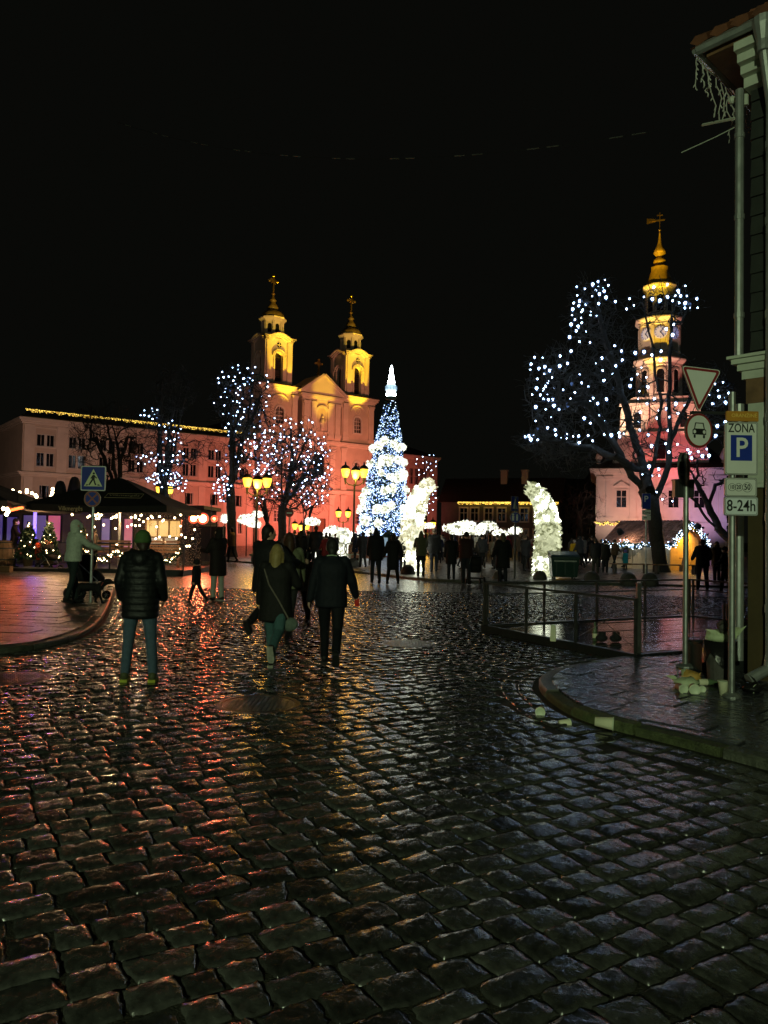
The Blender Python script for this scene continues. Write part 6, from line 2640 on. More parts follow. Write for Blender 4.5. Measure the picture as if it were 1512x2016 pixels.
for k in range(90):
    u = k / 89
    x = xa + .1 + u * (xb - xa - .2)
    z = .98 - .38 * abs(math.sin(u * math.pi * 3)) ** .8
    p = Vector((x, fy - .06, z))
    if k % 1 == 0:
        for _ in range(3):
            petal(mb, p + Vector((rnd.gauss(0, .04), rnd.gauss(0, .04), rnd.gauss(0, .06))), (rnd.gauss(0, 1), rnd.gauss(0, 1), rnd.gauss(0, 1)), .14, prg)
    ml.octa(p + Vector((rnd.gauss(0, .02), -.07, rnd.gauss(0, .05))), .024)
stuff(mb.build('greenery', M['needle'], gl2))
stuff(ml.build('bulbs', M['bulb_warm'], gl2))
# hanging bulbs under the parasol
hb = thing('string_lights', 'warm bulbs hanging inside the terrace under the black parasol', 'string lights', (0, 0, 0))
ml, mw = MB(), MB()
for k in range(60):
    x, y = xa - 1.3 + rnd.random() * 5.0, fy + .8 + rnd.random() * 3.5
    z = rnd.choice((2.3, 2.35, 2.2, 1.9, 1.5, 1.15)) + rnd.uniform(-.1, .1)
    ml.ball((x, y, z), .045, 6, 5)
    mw.tube([(x, y, z + .03), (x, y, 2.6)], .005, 3)
stuff(ml.build('bulbs', M['bulb_warm'], hb))
stuff(mw.build('cords', M['black'], hb))
# benches, tables, board inside
M['pinebench'] = mat('pine_furniture', (.42, .22, .12), .55, var=.25, scale=4)
for x, y, lab in ((-11.0, 30.6, 'slatted wooden bench seen through the clear terrace curtain'), (-9.3, 31.8, 'second slatted bench at the back of the terrace')):
    t = thing('slatted_bench', lab, 'bench', (x, y, .2), .35)
    for z in (.62, .76, .9, 1.04):
        mb = MB()
        mb.box(-.7, .7, .2, .23, z, z + .09)
        mb.build('slat', M['pinebench'], t)
    for yy in (-.2, -.05, .1):
        mb = MB()
        mb.box(-.7, .7, yy, yy + .11, .42, .46)
        mb.build('slat', M['pinebench'], t)
    for sx in (-.62, .62):
        mb = MB()
        mb.box(sx - .04, sx + .04, -.2, -.12, 0, .419)
        mb.build('leg', M['pinebench'], t)
        mb = MB()
        mb.box(sx - .04, sx + .04, .231, .29, 0, 1.13)
        mb.build('leg', M['pinebench'], t)
t = thing('menu_board', 'glowing yellow framed board at the back of the terrace', 'board', (-9.9, 33.8, .2))
mb = MB()
mb.box(-.75, .75, 0, .05, 1.3, 2.0)
o = mb.build('panel', glow('yellow_panel', (1, .52, .04), .55), t)
mb = MB()
ring_wall(mb, rect(-.82, .82, 1.23, 2.07), rect(-.75, .75, 1.3, 2.0), -.03, .06)
for x in (-.25, .25):
    mb.box(x - .03, x + .03, -.03, -.001, 1.3, 2.0)
mb.box(-.05, .05, .06, .1, 0, 1.23)
mb.build('frame', M['wood'], o)
t = thing('table_candle', 'lit candle lantern on a small table in the terrace', 'candle', (-12.0, 30.2, .2))
mb = MB()
mb.lathe([(.35, .7), (.35, .73), (.03, .74), (.03, .75)], 16)
mb.lathe([(.2, 0), (.03, .03), (.03, .7)], 12)
mb.build('table', M['wood'], t)
mb = MB()
mb.lathe([(.05, .76), (.05, .98), (.02, 1.06), (.005, 1.12)], 8)
mb.build('flame', glow('candle_flame', (1, .62, .22), 5), t, True)
for x, y, r_, lab in ((-13.7, 30.8, .45, 'small decorated fir tree nearest the red pushchair'), (-14.9, 31.6, .5, 'small decorated fir tree behind the purple-lit passage'), (-12.6, 31.2, .4, 'small decorated fir beside the hooded white jacket')):
    t = thing('small_fir', lab, 'fir tree', (x, y, .12), 0, 'small decorated firs')
    mb = MB()
    for k in range(420):
        f = 1 - math.sqrt(rnd.random())
        a = rnd.uniform(0, 6.28)
        rr_ = r_ * (1 - f) * rnd.uniform(.6, 1.05)
        petal(mb, (rr_ * math.cos(a), rr_ * math.sin(a), .4 + f * 1.5), (math.cos(a), math.sin(a), -.2), .2, prg)
    stuff(mb.build('needles', M['needle'], t))
    mb = MB()
    mb.lathe([(.16, 0), (.2, .35), (.18, .36)], 10)
    mb.tube([(0, 0, .3), (0, 0, 1.8)], .03, 6)
    mb.build('pot', M['wood'], t)
    ml = MB()
    for k in range(22):
        f = rnd.random() ** 1.4
        a = rnd.uniform(3.0, 6.4)
        rr_ = r_ * (1 - f) * 1.08
        ml.octa((rr_ * math.cos(a), rr_ * math.sin(a), .45 + f * 1.4), .028)
    stuff(ml.build('bulbs', M['bulb_warm'], t))
    for k in range(5):
        mb = MB()
        f = rnd.random() * .6
        a = rnd.uniform(3.4, 6.0)
        mb.ball((r_ * (1 - f) * math.cos(a), r_ * (1 - f) * math.sin(a), .45 + f * 1.4), .08, 10, 8)
        mb.build('bauble', M['bauble'] if 'bauble' in M else M.setdefault('bauble', mat('copper_bauble', (.7, .3, .2), .2, metal=.8)), t, True)
# second parasol at the left edge
U2 = Vector((-16.4, 29.0, 0))
u2 = thing('parasol', 'black parasol canopy cut by the left edge of the view', 'parasol', U2, .12)
for o in [x for x in bpy.data.objects if x.parent == ut and not x.name.startswith(('lettering', 'print'))]:
    c = o.copy()
    COL.objects.link(c)
    c.parent = u2
for px, py, top, lab in ((116, 1000, 950, 'shorter folded dark parasol behind the terrace'), (144, 1000, 942, 'taller folded dark parasol behind the terrace')):
    b = at(px, 1050, 38)
    zt = at(px, top, 38).z
    t = thing('folded_parasol', lab, 'parasol', (b.x, 38, .1), 0, 'folded parasols')
    mb = MB()
    mb.lathe([(.1, zt - 1.9), (.42, zt - 1.7), (.36, zt - .8), (.25, zt - .25), (.16, zt - .05), (.03, zt)], 10)
    mb.build('canopy', M['canvas'], t, True)
    mb = MB()
    mb.tube([(0, 0, 0), (0, 0, zt - 1.8)], .05, 6)
    mb.build('pole', M['darksteel'], t)
fl = thing('string_lights', 'fat warm festoon bulbs strung above the far left parasol', 'string lights', (0, 0, 0))
ml, mw = MB(), MB()
def festoon(pts, Yd, sag=0):
    P = [at(x, y, Yd) for x, y in pts]
    mw.tube(P, .01, 4)
    for p in P:
        ml.ball(p - Vector((0, 0, .06)), .07, 8, 6)
festoon([(25, 963), (39, 967), (53, 962), (63, 968), (70, 972)], 33)
festoon([(48, 974), (58, 978), (66, 983), (72, 975), (53, 966)], 32)
festoon([(104, 960), (103, 967), (101, 974), (98, 981)], 31)
festoon([(7, 998), (14, 999), (16, 1004), (13, 1009)], 26)
stuff(ml.build('bulbs', M['bulb_warm'], fl))
stuff(mw.build('cord', M['black'], fl))
t = thing('patio_heater', 'glowing red tube heater under the far left parasol', 'heater', at(33, 1002, 27))
mb = MB()
mb.tube([(-.22, 0, -.05), (.22, 0, .06)], .05, 8)
mb.build('element', glow('heater_element', (1, .12, .02), 5), t)
mb = MB()
mb.box(-.3, .3, -.02, .1, .08, .16)
mb.tube([(0, .05, .16), (0, .05, .6)], .015, 4)
mb.build('hood', M['darksteel'], t)
M['violet'] = glow('violet_led_column', (.12, .08, 1), 3.0)
M['pinkled'] = glow('pink_led_panel', (1, .08, .22), .35)
M['bluepan'] = glow('blue_window_panel', (.12, .08, .6), .2)
b = at(68, 1050, 33)
t = thing('light_column', 'thin violet-blue glowing column beside the passage', 'light column', (b.x, 33, .12))
mb = MB()
mb.box(-.05, .05, -.05, .05, .5, 2.4)
mb.build('tube', M['violet'], t)
mb = MB()
mb.box(-.1, .1, -.1, .1, 0, .499)
mb.build('base', M['darksteel'], t)
# cafe front behind the terrace, lit panes
cf = thing('cafe_pavilion', 'low cafe pavilion with blue, pink and yellow lit panes behind the terrace', 'pavilion', (-22, 36.5, .1))
mb = MB()
mb.box(0, 13.2, .1, 3, 0, 2.7)
mb.build('wall', M['nightwall'], cf)
mb = MB()
mb.box(-.3, 13.4, -.6, 3.2, 2.72, 2.9)
mb.build('roof', M['roof'], cf)
for x0, x1, z0, z1, mt in ((2.9, 3.5, .9, 2.3, M['bluepan']), (3.7, 4.2, .9, 2.2, M['bluepan']), (4.5, 5.6, .6, 2.3, M['bluepan']), (5.7, 6.3, 1.1, 2.3, M['pinkled']), (1.3, 2.4, .9, 2.0, M['yl'] if 'yl' in M else M.setdefault('yl', glow('yellow_pane', (1, .62, .05), .9))),
                           (8.3, 8.7, .8, 2.2, M['bluepan']), (9.4, 9.8, .8, 2.2, M['pinkled']), (10.6, 12.0, 1.0, 2.0, M['litpane'])):
    mb = MB()
    mb.box(x0, x1, .04, .09, z0, z1)
    o = mb.build('pane', mt, cf)
    mb = MB()
    ring_wall(mb, rect(x0 - .06, x1 + .06, z0 - .06, z1 + .06), rect(x0, x1, z0, z1), .0, .099)
    mb.build('frame', M['darksteel'], o)
# barrel table
b = gr(8, 1118, .08)
t = thing('barrel', 'old wooden barrel used as a table at the left edge', 'barrel', b)
ms = [mat('barrel_stave', (.15, .09, .045), .6, var=.3, scale=6, bump=.3, island=.3)]
hb_ = 1.15
for k in range(16):
    a0, a1 = 2 * math.pi * (k + .03) / 16, 2 * math.pi * (k + .97) / 16
    mb = MB()
    pr_ = [(.36, 0), (.43, .3), (.46, .58), (.43, .86), (.36, hb_)]
    vs2 = []
    for r, z in pr_:
        for a in (a0, a1):
            vs2.append((r * math.cos(a), r * math.sin(a), z))
    for r, z in pr_:
        for a in (a0, a1):
            vs2.append(((r - .03) * math.cos(a), (r - .03) * math.sin(a), z))
    fs3 = []
    for i in range(4):
        fs3 += [(i * 2, i * 2 + 1, i * 2 + 3, i * 2 + 2), (10 + i * 2, 12 + i * 2, 13 + i * 2, 11 + i * 2), (i * 2, i * 2 + 2, 12 + i * 2, 10 + i * 2), (i * 2 + 1, 11 + i * 2, 13 + i * 2, i * 2 + 3)]
    mb.add(vs2, fs3)
    mb.build('stave', ms[0], t)
for z, r in ((.1, .392), (.34, .442), (.8, .442), (1.05, .388)):
    mb = MB()
    mb.lathe([(r, z), (r + .006, z + .002), (r + .006, z + .05), (r, z + .052)], 24)
    mb.build('hoop', M['darksteel'], t)
mb = MB()
mb.lathe([(.35, hb_ - .05), (.35, hb_ - .03)], 24)
mb.build('barrel_head', ms[0], t)
t = thing('flower_trough', 'dark trough of brushwood at the foot of the barrel', 'planter', gr(4, 1126, .08))
mb = MB()
mb.box(-.7, .35, -.15, .15, 0, .22)
mb.build('trough', M['wood'], t)
mb = MB()
for k in range(60):
    petal(mb, (rnd.uniform(-.65, .3), rnd.uniform(-.15, .15), .25 + rnd.random() * .1), (rnd.gauss(0, .5), rnd.gauss(0, .5), 1), .14, prg)
stuff(mb.build('brushwood', mat('dry_brush', (.10, .05, .03), .8), t))

# orange stage floodlights on a stand, left of centre
b = at(390, 1100, 35)
fs4 = thing('stage_lights', 'pair of blazing orange floodlights on a stand behind the terrace', 'floodlights', (b.x, 35, .0))
M['orange_lens'] = glow('orange_flood_lens', (1, .20, .06), 60)
M['orange_lens2'] = glow('orange_flood_lens_small', (1, .22, .06), 14)
M['red_halo'] = glow('red_halo_glow', (1, .06, .02), 1.1)  # glowing ring added round each lens for its red halo
M['lens_core'] = glow('orange_flood_core', (1, .62, .36), 40)
za = at(390, 1021, 35).z
for dx, r, m_ in ((.19, .18, 'orange_lens'), (-.24, .15, 'orange_lens'), (.72, .07, 'orange_lens2')):
    mb = MB()
    Mx = Matrix.Translation((dx, -.05, za)) @ Matrix.Rotation(math.radians(84), 4, 'X')
    mb.lathe([(r, 0), (r, .02), (.001, .03)], 18, M=Mx)
    hd_ = MB()
    hd_.lathe([(r + .02, .015), (r + .03, 0), (r + .02, -.25), (.05, -.3)], 18, M=Mx)
    o = hd_.build('lamp_head', M['darksteel'], fs4)
    rg2 = MB()
    rg2.lathe([(r + .10, .0), (r + .10, .012), (r + .005, .012), (r + .005, 0)], 20, M=Mx)
    rg2.build('halo_ring', M['red_halo'], o)
    mb.build('lens', M[m_], o)
mb = MB()
mb.box(-.5, .9, -.02, .03, za - .3, za - .26)
mb.tube([(-.1, 0, 0), (-.1, 0, za - .26)], .03, 6)
mb.tube([(.55, 0, 0), (.55, 0, za + .9)], .02, 6)
mb.tube([(-.62, 0, 0), (-.62, 0, za + 1.0)], .02, 6)
mb.build('stand', M['darksteel'], fs4)
a = at(372, 1100, 35.6)
t = thing('black_screen', 'tall black screen standing below the orange floodlights', 'screen', (a.x, 35.6, .0))
mb = MB()
mb.box(0, 1.7, 0, .05, .35, za - .35)
mb.build('cloth', M['black'], t)
mb = MB()
for x in (.1, 1.6):
    mb.box(x - .03, x + .03, -.03, -.001, 0, za - .3)
mb.build('legs', M['darksteel'], t)

# ------------------------------------------------------------------ people
def capsule(mb, p1, r1, p2, r2, n=10):
    p1, p2 = Vector(p1), Vector(p2)
    d = (p2 - p1)
    L_ = d.length
    d = d.normalized() if L_ > 1e-6 else Vector((0, 0, 1))
    x, y = frame_of(d)
    rings = []
    for a in (-80, -45, 0):
        rings.append((p1 + d * r1 * math.sin(math.radians(a)), r1 * math.cos(math.radians(a))))
    for a in (0, 45, 80):
        rings.append((p2 + d * r2 * math.sin(math.radians(a)), r2 * math.cos(math.radians(a))))
    vs_, fs_2 = [], []
    for c, r in rings:
        for k in range(n):
            a = 2 * math.pi * k / n
            vs_.append(c + (x * math.cos(a) + y * math.sin(a)) * r)
    for i in range(len(rings) - 1):
        for k in range(n):
            k2 = (k + 1) % n
            fs_2.append((i * n + k, i * n + k2, (i + 1) * n + k2, (i + 1) * n + k))
    fs_2.append(tuple(range(n - 1, -1, -1)))
    fs_2.append(tuple((len(rings) - 1) * n + k for k in range(n)))
    mb.add(vs_, fs_2)


def melt(mb, vox, it=3):
    """one continuous surface from the overlapping volumes"""
    me = mb.mesh('body', [])
    o = link('tmp', me)
    r = o.modifiers.new('r', 'REMESH')
    r.mode = 'VOXEL'
    r.voxel_size = vox
    s = o.modifiers.new('s', 'SMOOTH')
    s.factor = .5
    s.iterations = it
    dg = bpy.context.evaluated_depsgraph_get()
    m2 = bpy.data.meshes.new_from_object(o.evaluated_get(dg))
    bpy.data.objects.remove(o)
    bpy.data.meshes.remove(me)
    m2.polygons.foreach_set('use_smooth', [True] * len(m2.polygons))
    return m2


def ellip(mb, prof, n=18, cx=0, cy=0):
    """closed elliptical body: (z, rx, ry, ycentre)"""
    vs_, fs_2 = [], []
    for z, rx, ry, yc in prof:
        for k in range(n):
            a = 2 * math.pi * k / n
            ca, sa = math.cos(a), math.sin(a)
            e = .85
            vs_.append((cx + rx * math.copysign(abs(ca) ** e, ca), cy + yc + ry * math.copysign(abs(sa) ** e, sa), z))
    for i in range(len(prof) - 1):
        for k in range(n):
            k2 = (k + 1) % n
            fs_2.append((i * n + k, i * n + k2, (i + 1) * n + k2, (i + 1) * n + k))
    fs_2.append(tuple(range(n - 1, -1, -1)))
    fs_2.append(tuple((len(prof) - 1) * n + k for k in range(n)))
    mb.add(vs_, fs_2)


def rotx(v, a):
    c, s = math.cos(a), math.sin(a)
    return Vector((v[0], v[1] * c - v[2] * s, v[1] * s + v[2] * c))


def figure(stride=(0, 0), knee=(0, 0), spread=.0, arms=((0.05, .12, .1), (0.05, .12, .1)), lean=0.0, hem=.80, flare=1.0, hood=None, hair=None, hat=None, puff=0, skirt=None,
           vox=.016, bulk=1.0, headdown=0.0, headturn=0.0, kid=False):
    """meshes of a 1.75 m figure facing +y. Angles: stride forward +, arm = (forward, sideways, elbow)"""
    H_ = {}
    hs = 1.28 if kid else 1.0      # children have bigger heads
    hipz, kn, sh = .92, .47, 1.44
    hipx, shx = .095, .185 * (1 if not kid else .95)
    tilt = lambda v: Vector((v[0], v[1] + (v[2] - hipz) * math.tan(lean), v[2])) if v[2] > hipz else Vector(v)
    legs, feet = [], []
    for i, sx in enumerate((-1, 1)):
        hp = Vector((sx * hipx, 0, hipz))
        k_ = hp + rotx((sx * spread * .5, 0, -.45), stride[i])
        a_ = k_ + rotx((sx * spread * .5, 0, -.41), stride[i] - knee[i])
        legs.append((hp, k_, a_))
        feet.append((a_, stride[i] - knee[i]))
    low = min(a.z for _, _, a in legs) - .075
    body, tro, jac = MB(), MB(), MB()
    # --- body
    nk = tilt((0, -.01, 1.5))
    hc = tilt((0, .015, 1.625)) + Vector((0, .02 * headdown, -.02 * headdown))
    ellip(body, [(hipz - .1, .13, .09, 0), (1.0, .14, .10, 0), (1.15, .13, .09, 0), (1.3, .155, .105, .0), (1.42, .15, .085, 0), (1.47, .07, .06, 0)])
    body.v = [tuple(tilt(v)) for v in body.v]
    capsule(body, tilt((0, -.01, 1.44)), .055, hc - Vector((0, 0, .05)), .052)
    hd = MB()
    hd.ball((0, 0, 0), (.078 * hs, .097 * hs, .118 * hs), 14, 10)
    hd.ball((0, .03 * hs, -.065 * hs), (.058 * hs, .062 * hs, .06 * hs), 10, 7)
    capsule(hd, (0, .088 * hs, .0), .012 * hs, (0, .112 * hs, -.03 * hs), .017 * hs, 8)
    for sx in (-1, 1):
        hd.ball((sx * .082 * hs, -.005, -.012), (.012, .026, .034), 8, 6)
        hd.ball((sx * .032 * hs, .086 * hs, .022 * hs), (.022, .014, .012), 8, 6)
    capsule(hd, (-.022, .094 * hs, -.062 * hs), .009, (.022, .094 * hs, -.062 * hs), .009, 6)
    Mh = Matrix.Translation(hc) @ Matrix.Rotation(headturn, 4, 'Z') @ Matrix.Rotation(-headdown * .5, 4, 'X')
    body.add(hd.v, hd.f, 0, Mh)
    for hp, k_, a_ in legs:
        capsule(body, hp, .07, k_, .045)
        capsule(body, k_, .045, a_, .035)
    hands = []
    for i, sx in enumerate((-1, 1)):
        s_ = tilt((sx * shx, -.01, sh))
        fwd, side, el = arms[i]
        d1 = rotx((sx * math.sin(side), 0, -math.cos(side)), fwd)
        e = s_ + d1 * .29
        inn = 0 if len(arms[i]) < 3 else el
        d2 = rotx((sx * math.sin(side * (1 - min(1, el))) - sx * .25 * max(0, el - .6), 0, -math.cos(side)), fwd + el)
        d2.normalize()
        w_ = e + d2 * .25
        hands.append((s_, e, w_, d2, sx))
        capsule(body, s_, .045, e, .038)
        capsule(body, e, .036, w_, .026)
        # palm and five fingers
        X_, Y_ = frame_of(d2)
        lat = Vector((0, 1, 0)) - d2 * d2.y
        lat = lat.normalized() if lat.length > .2 else Y_
        nrm = d2.cross(lat)
        pc = w_ + d2 * .06
        capsule(body, w_ + d2 * .02 - lat * .015, .019, pc - lat * .02 + d2 * .03, .017, 8)
        capsule(body, w_ + d2 * .02 + lat * .015, .019, pc + lat * .02 + d2 * .03, .017, 8)
        if vox < .02:
            for f, (o_, ln) in enumerate(((.032, .062), (.011, .072), (-.011, .068), (-.032, .052))):
                b0 = pc + lat * o_ + d2 * .025
                m0 = b0 + d2 * ln * .55 + nrm * .012 * -sx
                capsule(body, b0, .0105, m0, .0095, 6)
                capsule(body, m0, .0095, m0 + (d2 * .7 + nrm * .7 * -sx).normalized() * ln * .5, .008, 6)
            t0 = w_ + d2 * .035 + lat * .025
            capsule(body, t0, .012, t0 + (lat * .6 + d2 * .8).normalized() * .05, .0095, 6)
    H_['hand'] = hands[1][2] + hands[1][3] * .09 - Vector((0, 0, low))
    H_['lhand'] = hands[0][2] + hands[0][3] * .09 - Vector((0, 0, low))
    # --- trousers
    b = bulk
    ellip(tro, [(hipz - .12, .155 * b, .12, -.005), (hipz, .175 * b, .125, -.015), (hipz + .12, .165 * b, .08, 0), (hipz + .2, .15, .10, 0)])
    for hp, k_, a_ in legs:
        capsule(tro, hp + Vector((0, -.01, -.03)), .10 * b, k_, .067 * b, 12)
        capsule(tro, k_, .066 * b, a_ + Vector((0, -.005, .0)), .055 * b, 12)
    # --- jacket
    top = [(1.18, .195 * b, .145 * b, 0), (1.3, .215 * b, .15 * b, -.005), (1.39, .205 * b, .13 * b, -.01), (1.45, .16 * b, .11, -.01), (1.5, .085, .08, -.005)]
    lo = [(hem, .205 * b * flare, .155 * b * flare, -.01), (hem + .03, .21 * b * flare, .16 * b * flare, -.01), ((hem + 1.12) / 2, .205 * b * (flare * .5 + .5), .155 * b, -.01), (1.08, .195 * b, .145 * b, 0)]
    if puff:
        zz_ = hem + .02
        prof_ = []
        lo_z = [q[0] for q in lo] + [q[0] for q in top]
        rxs = [q[1] for q in lo] + [q[1] for q in top]
        rys = [q[2] for q in lo] + [q[2] for q in top]
        while zz_ < 1.46:
            rx, ry = float(np.interp(zz_, lo_z, rxs)), float(np.interp(zz_, lo_z, rys))
            prof_ += [(zz_, rx * .965, ry * .955, -.01), (zz_ + .02, rx * 1.03, ry * 1.04, -.01), (zz_ + .055, rx * 1.035, ry * 1.045, -.01), (zz_ + .075, rx * .97, ry * .96, -.01)]
            zz_ += .078
        prof_.append((1.5, .085, .08, -.005))
        ellip(jac, prof_, 22)
    else:
        ellip(jac, lo + top, 20)
    jac.v = [tuple(tilt(v)) for v in jac.v]
    for s_, e, w_, d2, sx in hands:
        capsule(jac, s_ + Vector((-sx * .015, 0, -.01)), .082 * b, e, .066 * b, 12)
        capsule(jac, e, .066 * b, w_ + d2 * .012, .052 * b, 12)
    for i_ in range(14):
        a = 2 * math.pi * i_ / 14
        a2 = 2 * math.pi * (i_ + 1) / 14
        capsule(jac, tilt((.075 * math.cos(a), .07 * math.sin(a) - .005, 1.505)), .026, tilt((.075 * math.cos(a2), .07 * math.sin(a2) - .005, 1.505)), .026, 6)
    if hood == 'down':
        for i_ in range(9):
            a, a2 = math.pi * (1 + i_ / 9), math.pi * (1 + (i_ + 1) / 9)
            f = lambda q: tilt((.105 * math.cos(q), .095 * math.sin(q) - .025, 1.50 - .035 * abs(math.sin(q))))
            capsule(jac, f(a), .05, f(a2), .05, 8)
        jac.ball(tilt((0, -.13, 1.42)), (.10, .06, .09), 10, 8)
    out = {}
    if hood == 'up':
        hm = MB()
        hm.ball((0, -.018, .005), (.08 * hs, .128 * hs, .145 * hs), 14, 10)
        capsule(hm, (0, -.02, -.12), .105, (0, -.03, -.05), .11, 12)
        hm.ball((0, .095 * hs, -.0), (.07, .05, .08), 8, 6)
        jac.add(hm.v, hm.f, 0, Mh)
    if hair:
        hr = MB()
        hr.ball((0, -.018, .018), (.092 * hs, .105 * hs, .118 * hs), 12, 9)
        if hair == 'long':
            capsule(hr, (0, -.06, -.02), .088, (0, -.085, -.30), .07, 12)
            for sx in (-1, 1):
                capsule(hr, (sx * .065, -.03, .0), .045, (sx * .075, -.05, -.24), .04, 8)
        elif hair == 'bun':
            hr.ball((0, -.10, .07), .05, 8, 6)
        else:
            capsule(hr, (0, -.04, -.02), .085, (0, -.06, -.07), .06, 10)
        q = MB()
        q.add(hr.v, hr.f, 0, Mh)
        out['hair'] = q
    if hat:
        ht = MB()
        ht.ball((0, -.012, .035), (.098 * hs, .112 * hs, .112 * hs), 14, 10)
        for i_ in range(14):
            a, a2 = 2 * math.pi * i_ / 14, 2 * math.pi * (i_ + 1) / 14
            capsule(ht, (.087 * hs * math.cos(a), .1 * hs * math.sin(a) - .01, .01), .022, (.087 * hs * math.cos(a2), .1 * hs * math.sin(a2) - .01, .01), .022, 6)
        if hat == 'pom':
            ht.ball((0, -.02, .165 * hs), .04, 8, 6)
        q = MB()
        q.add(ht.v, ht.f, 0, Mh)
        out['hat'] = q
    if skirt:
        sk = MB()
        ellip(sk, [(skirt, .20, .165, -.01), (skirt + .03, .205, .17, -.01), (.9, .18, .14, -.01), (1.05, .16, .12, 0)])
        out['skirt'] = sk
    sho = []
    for (a_, ang), sx in zip(feet, (-1, 1)):
        q = MB()
        tx = lambda v: a_ + rotx(v, ang)
        capsule(q, tx((0, -.03, -.02)), .05, tx((0, -.035, -.045)), .045, 10)
        capsule(q, tx((0, -.03, -.045)), .042, tx((sx * .012, .12, -.055)), .038, 10)
        capsule(q, tx((0, 0, .03)), .048, tx((0, 0, -.03)), .05, 10)
        sol = MB()
        vv = [(-.042, -.085, -.098), (.042, -.085, -.098), (.05, .1, -.098), (.03, .165, -.098), (-.03, .165, -.098), (-.05, .1, -.098)]
        n = len(vv)
        P_ = [tx(v) for v in vv] + [tx((v[0], v[1], -.066)) for v in vv]
        sol.add(P_, [tuple(range(n - 1, -1, -1)), tuple(range(n, 2 * n))] + [(i, (i + 1) % n, n + (i + 1) % n, n + i) for i in range(n)])
        sho.append((q, sol))
    low = min(v[2] for _, s in sho for v in s.v)
    out.update(body=body, trousers=tro, jacket=jac)
    res = {}
    for k, q in out.items():
        q.v = [(v[0], v[1], v[2] - low) for v in q.v]
        res[k] = melt(q, vox * (1.0 if k != 'body' else .8), 3 if k != 'body' else 2)
    res['shoes'] = []
    for q, s in sho:
        q.v = [(v[0], v[1], v[2] - low) for v in q.v]
        s.v = [(v[0], v[1], v[2] - low) for v in s.v]
        res['shoes'].append((melt(q, max(.012, vox * .8), 2), s.mesh('sole', M['rubber'])))
    res['info'] = H_
    return res


_cm = {}


def cloth(col, rough=.8):
    key = tuple(round(c, 3) for c in col) + (rough,)
    if key not in _cm:
        _cm[key] = mat('cloth', col, rough, var=.18, scale=22, bump=.75, bscale=9, spec=.22)
    return _cm[key]


def person(label, px, feet, top, rz=0, z=0.0, coat=(.02, .02, .024), legs=(.02, .022, .03), haircol=(.03, .02, .015), hatcol=(.05, .09, .03), shoe=(.015, .015, .015), sole=None, group=None, Yd=None,
           coat_rough=.75, skirtcol=None, H=None, **kw):
    b = gr(px, feet, z) if Yd is None else Vector((at(px, 1060, Yd).x, Yd, z))
    H = H or (at(px, top, b.y).z - z)
    t = thing('person', label, 'person', b, rz, group)
    r = figure(**kw)
    s = H / (1.76 + (.02 if kw.get('hood') == 'up' else 0) + (.03 if kw.get('kid') else 0) + (.03 if kw.get('hat') else 0))
    t.scale = (s, s, s)

    def put(nm, me, m):
        me.name = nm
        me.materials.clear()
        me.materials.append(m)
        return link(nm, me, t)

    put('body', r['body'], M['skin'])
    put('trousers', r['trousers'], cloth(legs))
    put('jacket', r['jacket'], cloth(coat, coat_rough))
    if 'hair' in r:
        put('hair', r['hair'], cloth(haircol, .5))
    if 'hat' in r:
        put('beanie', r['hat'], cloth(hatcol))
    if 'skirt' in r:
        put('skirt', r['skirt'], cloth(skirtcol or legs))
    for sh_, sl_ in r['shoes']:
        o = put('shoe', sh_, cloth(shoe, .5))
        q = link('sole', sl_, o)
        if sole:
            sl_.materials.clear()
            sl_.materials.append(cloth(sole))
    t['h'] = s
    return t, r['info'], s


ST = ((0.1, .1, .1), (0.1, .1, .1))
# -- nearest people
person('man in green beanie, black quilted jacket and teal jeans standing at the left', 273, 1342, 1046, .12, coat=(.008, .009, .010), coat_rough=.5, legs=(.055, .088, .125), hat='b', hatcol=(.05, .10, .03),
       shoe=(.06, .07, .03), sole=(.35, .40, .05), hair='short', hood='down', puff=1, hem=.70, bulk=1.02, spread=.07, arms=((-.12, .20, .75), (-.12, .20, .75)), stride=(.02, -.02), headturn=.35, vox=.013)
wj, wi, ws = person('person in white hooded puffer jacket pushing a dark pushchair on the left pavement', 142, 1189, 1027, -.75, z=.08, coat=(.50, .56, .46), legs=(.02, .03, .03), hood='up', hem=.86, bulk=1.02,
                    arms=((.75, .12, .5), (.75, .12, .5)), stride=(.2, -.12), knee=(.1, .15), lean=.05, vox=.014)
person('person in long dark coat and pale trousers standing before the orange floodlights', 427, 1184, 1040, .9, coat=(.02, .014, .013), legs=(.42, .42, .36), shoe=(.03, .03, .03), sole=(.5, .5, .46), hood='up', hem=.58, bulk=1.05,
       arms=((.5, .15, 1.1), (.4, .15, 1.0)), stride=(.06, -.05), vox=.014)
person('small child in dark jacket walking left beside the terrace corner', 385, 1189, 1100, 1.25, coat=(.014, .013, .015), legs=(.014, .013, .015), hat='b', hatcol=(.02, .018, .02), kid=True, stride=(.32, -.38), knee=(.1, .35), arms=((-.2, .2, .2), (.3, .2, .3)), hem=.78, vox=.016, bulk=1.05)
person('man in dark coat with bushy dark hair walking beside the long-haired woman', 522, 1262, 1034, -.4, coat=(.012, .012, .013), legs=(.012, .012, .013), hair='short', haircol=(.02, .016, .014), stride=(.35, -.55), knee=(.1, .5), arms=((.2, .1, .4), (.5, .5, .9)), headturn=-.7, hem=.72, lean=.04, vox=.014, bulk=1.06)
person('long-haired woman in olive jacket reaching her arm over the fair-haired walker', 566, 1254, 1050, .35, coat=(.16, .17, .10), legs=(.03, .03, .03), hair='long', haircol=(.05, .025, .015), stride=(-.3, .35), knee=(.35, .1), arms=((1.15, .75, .5), (.25, .2, .2)), hem=.80, vox=.014)
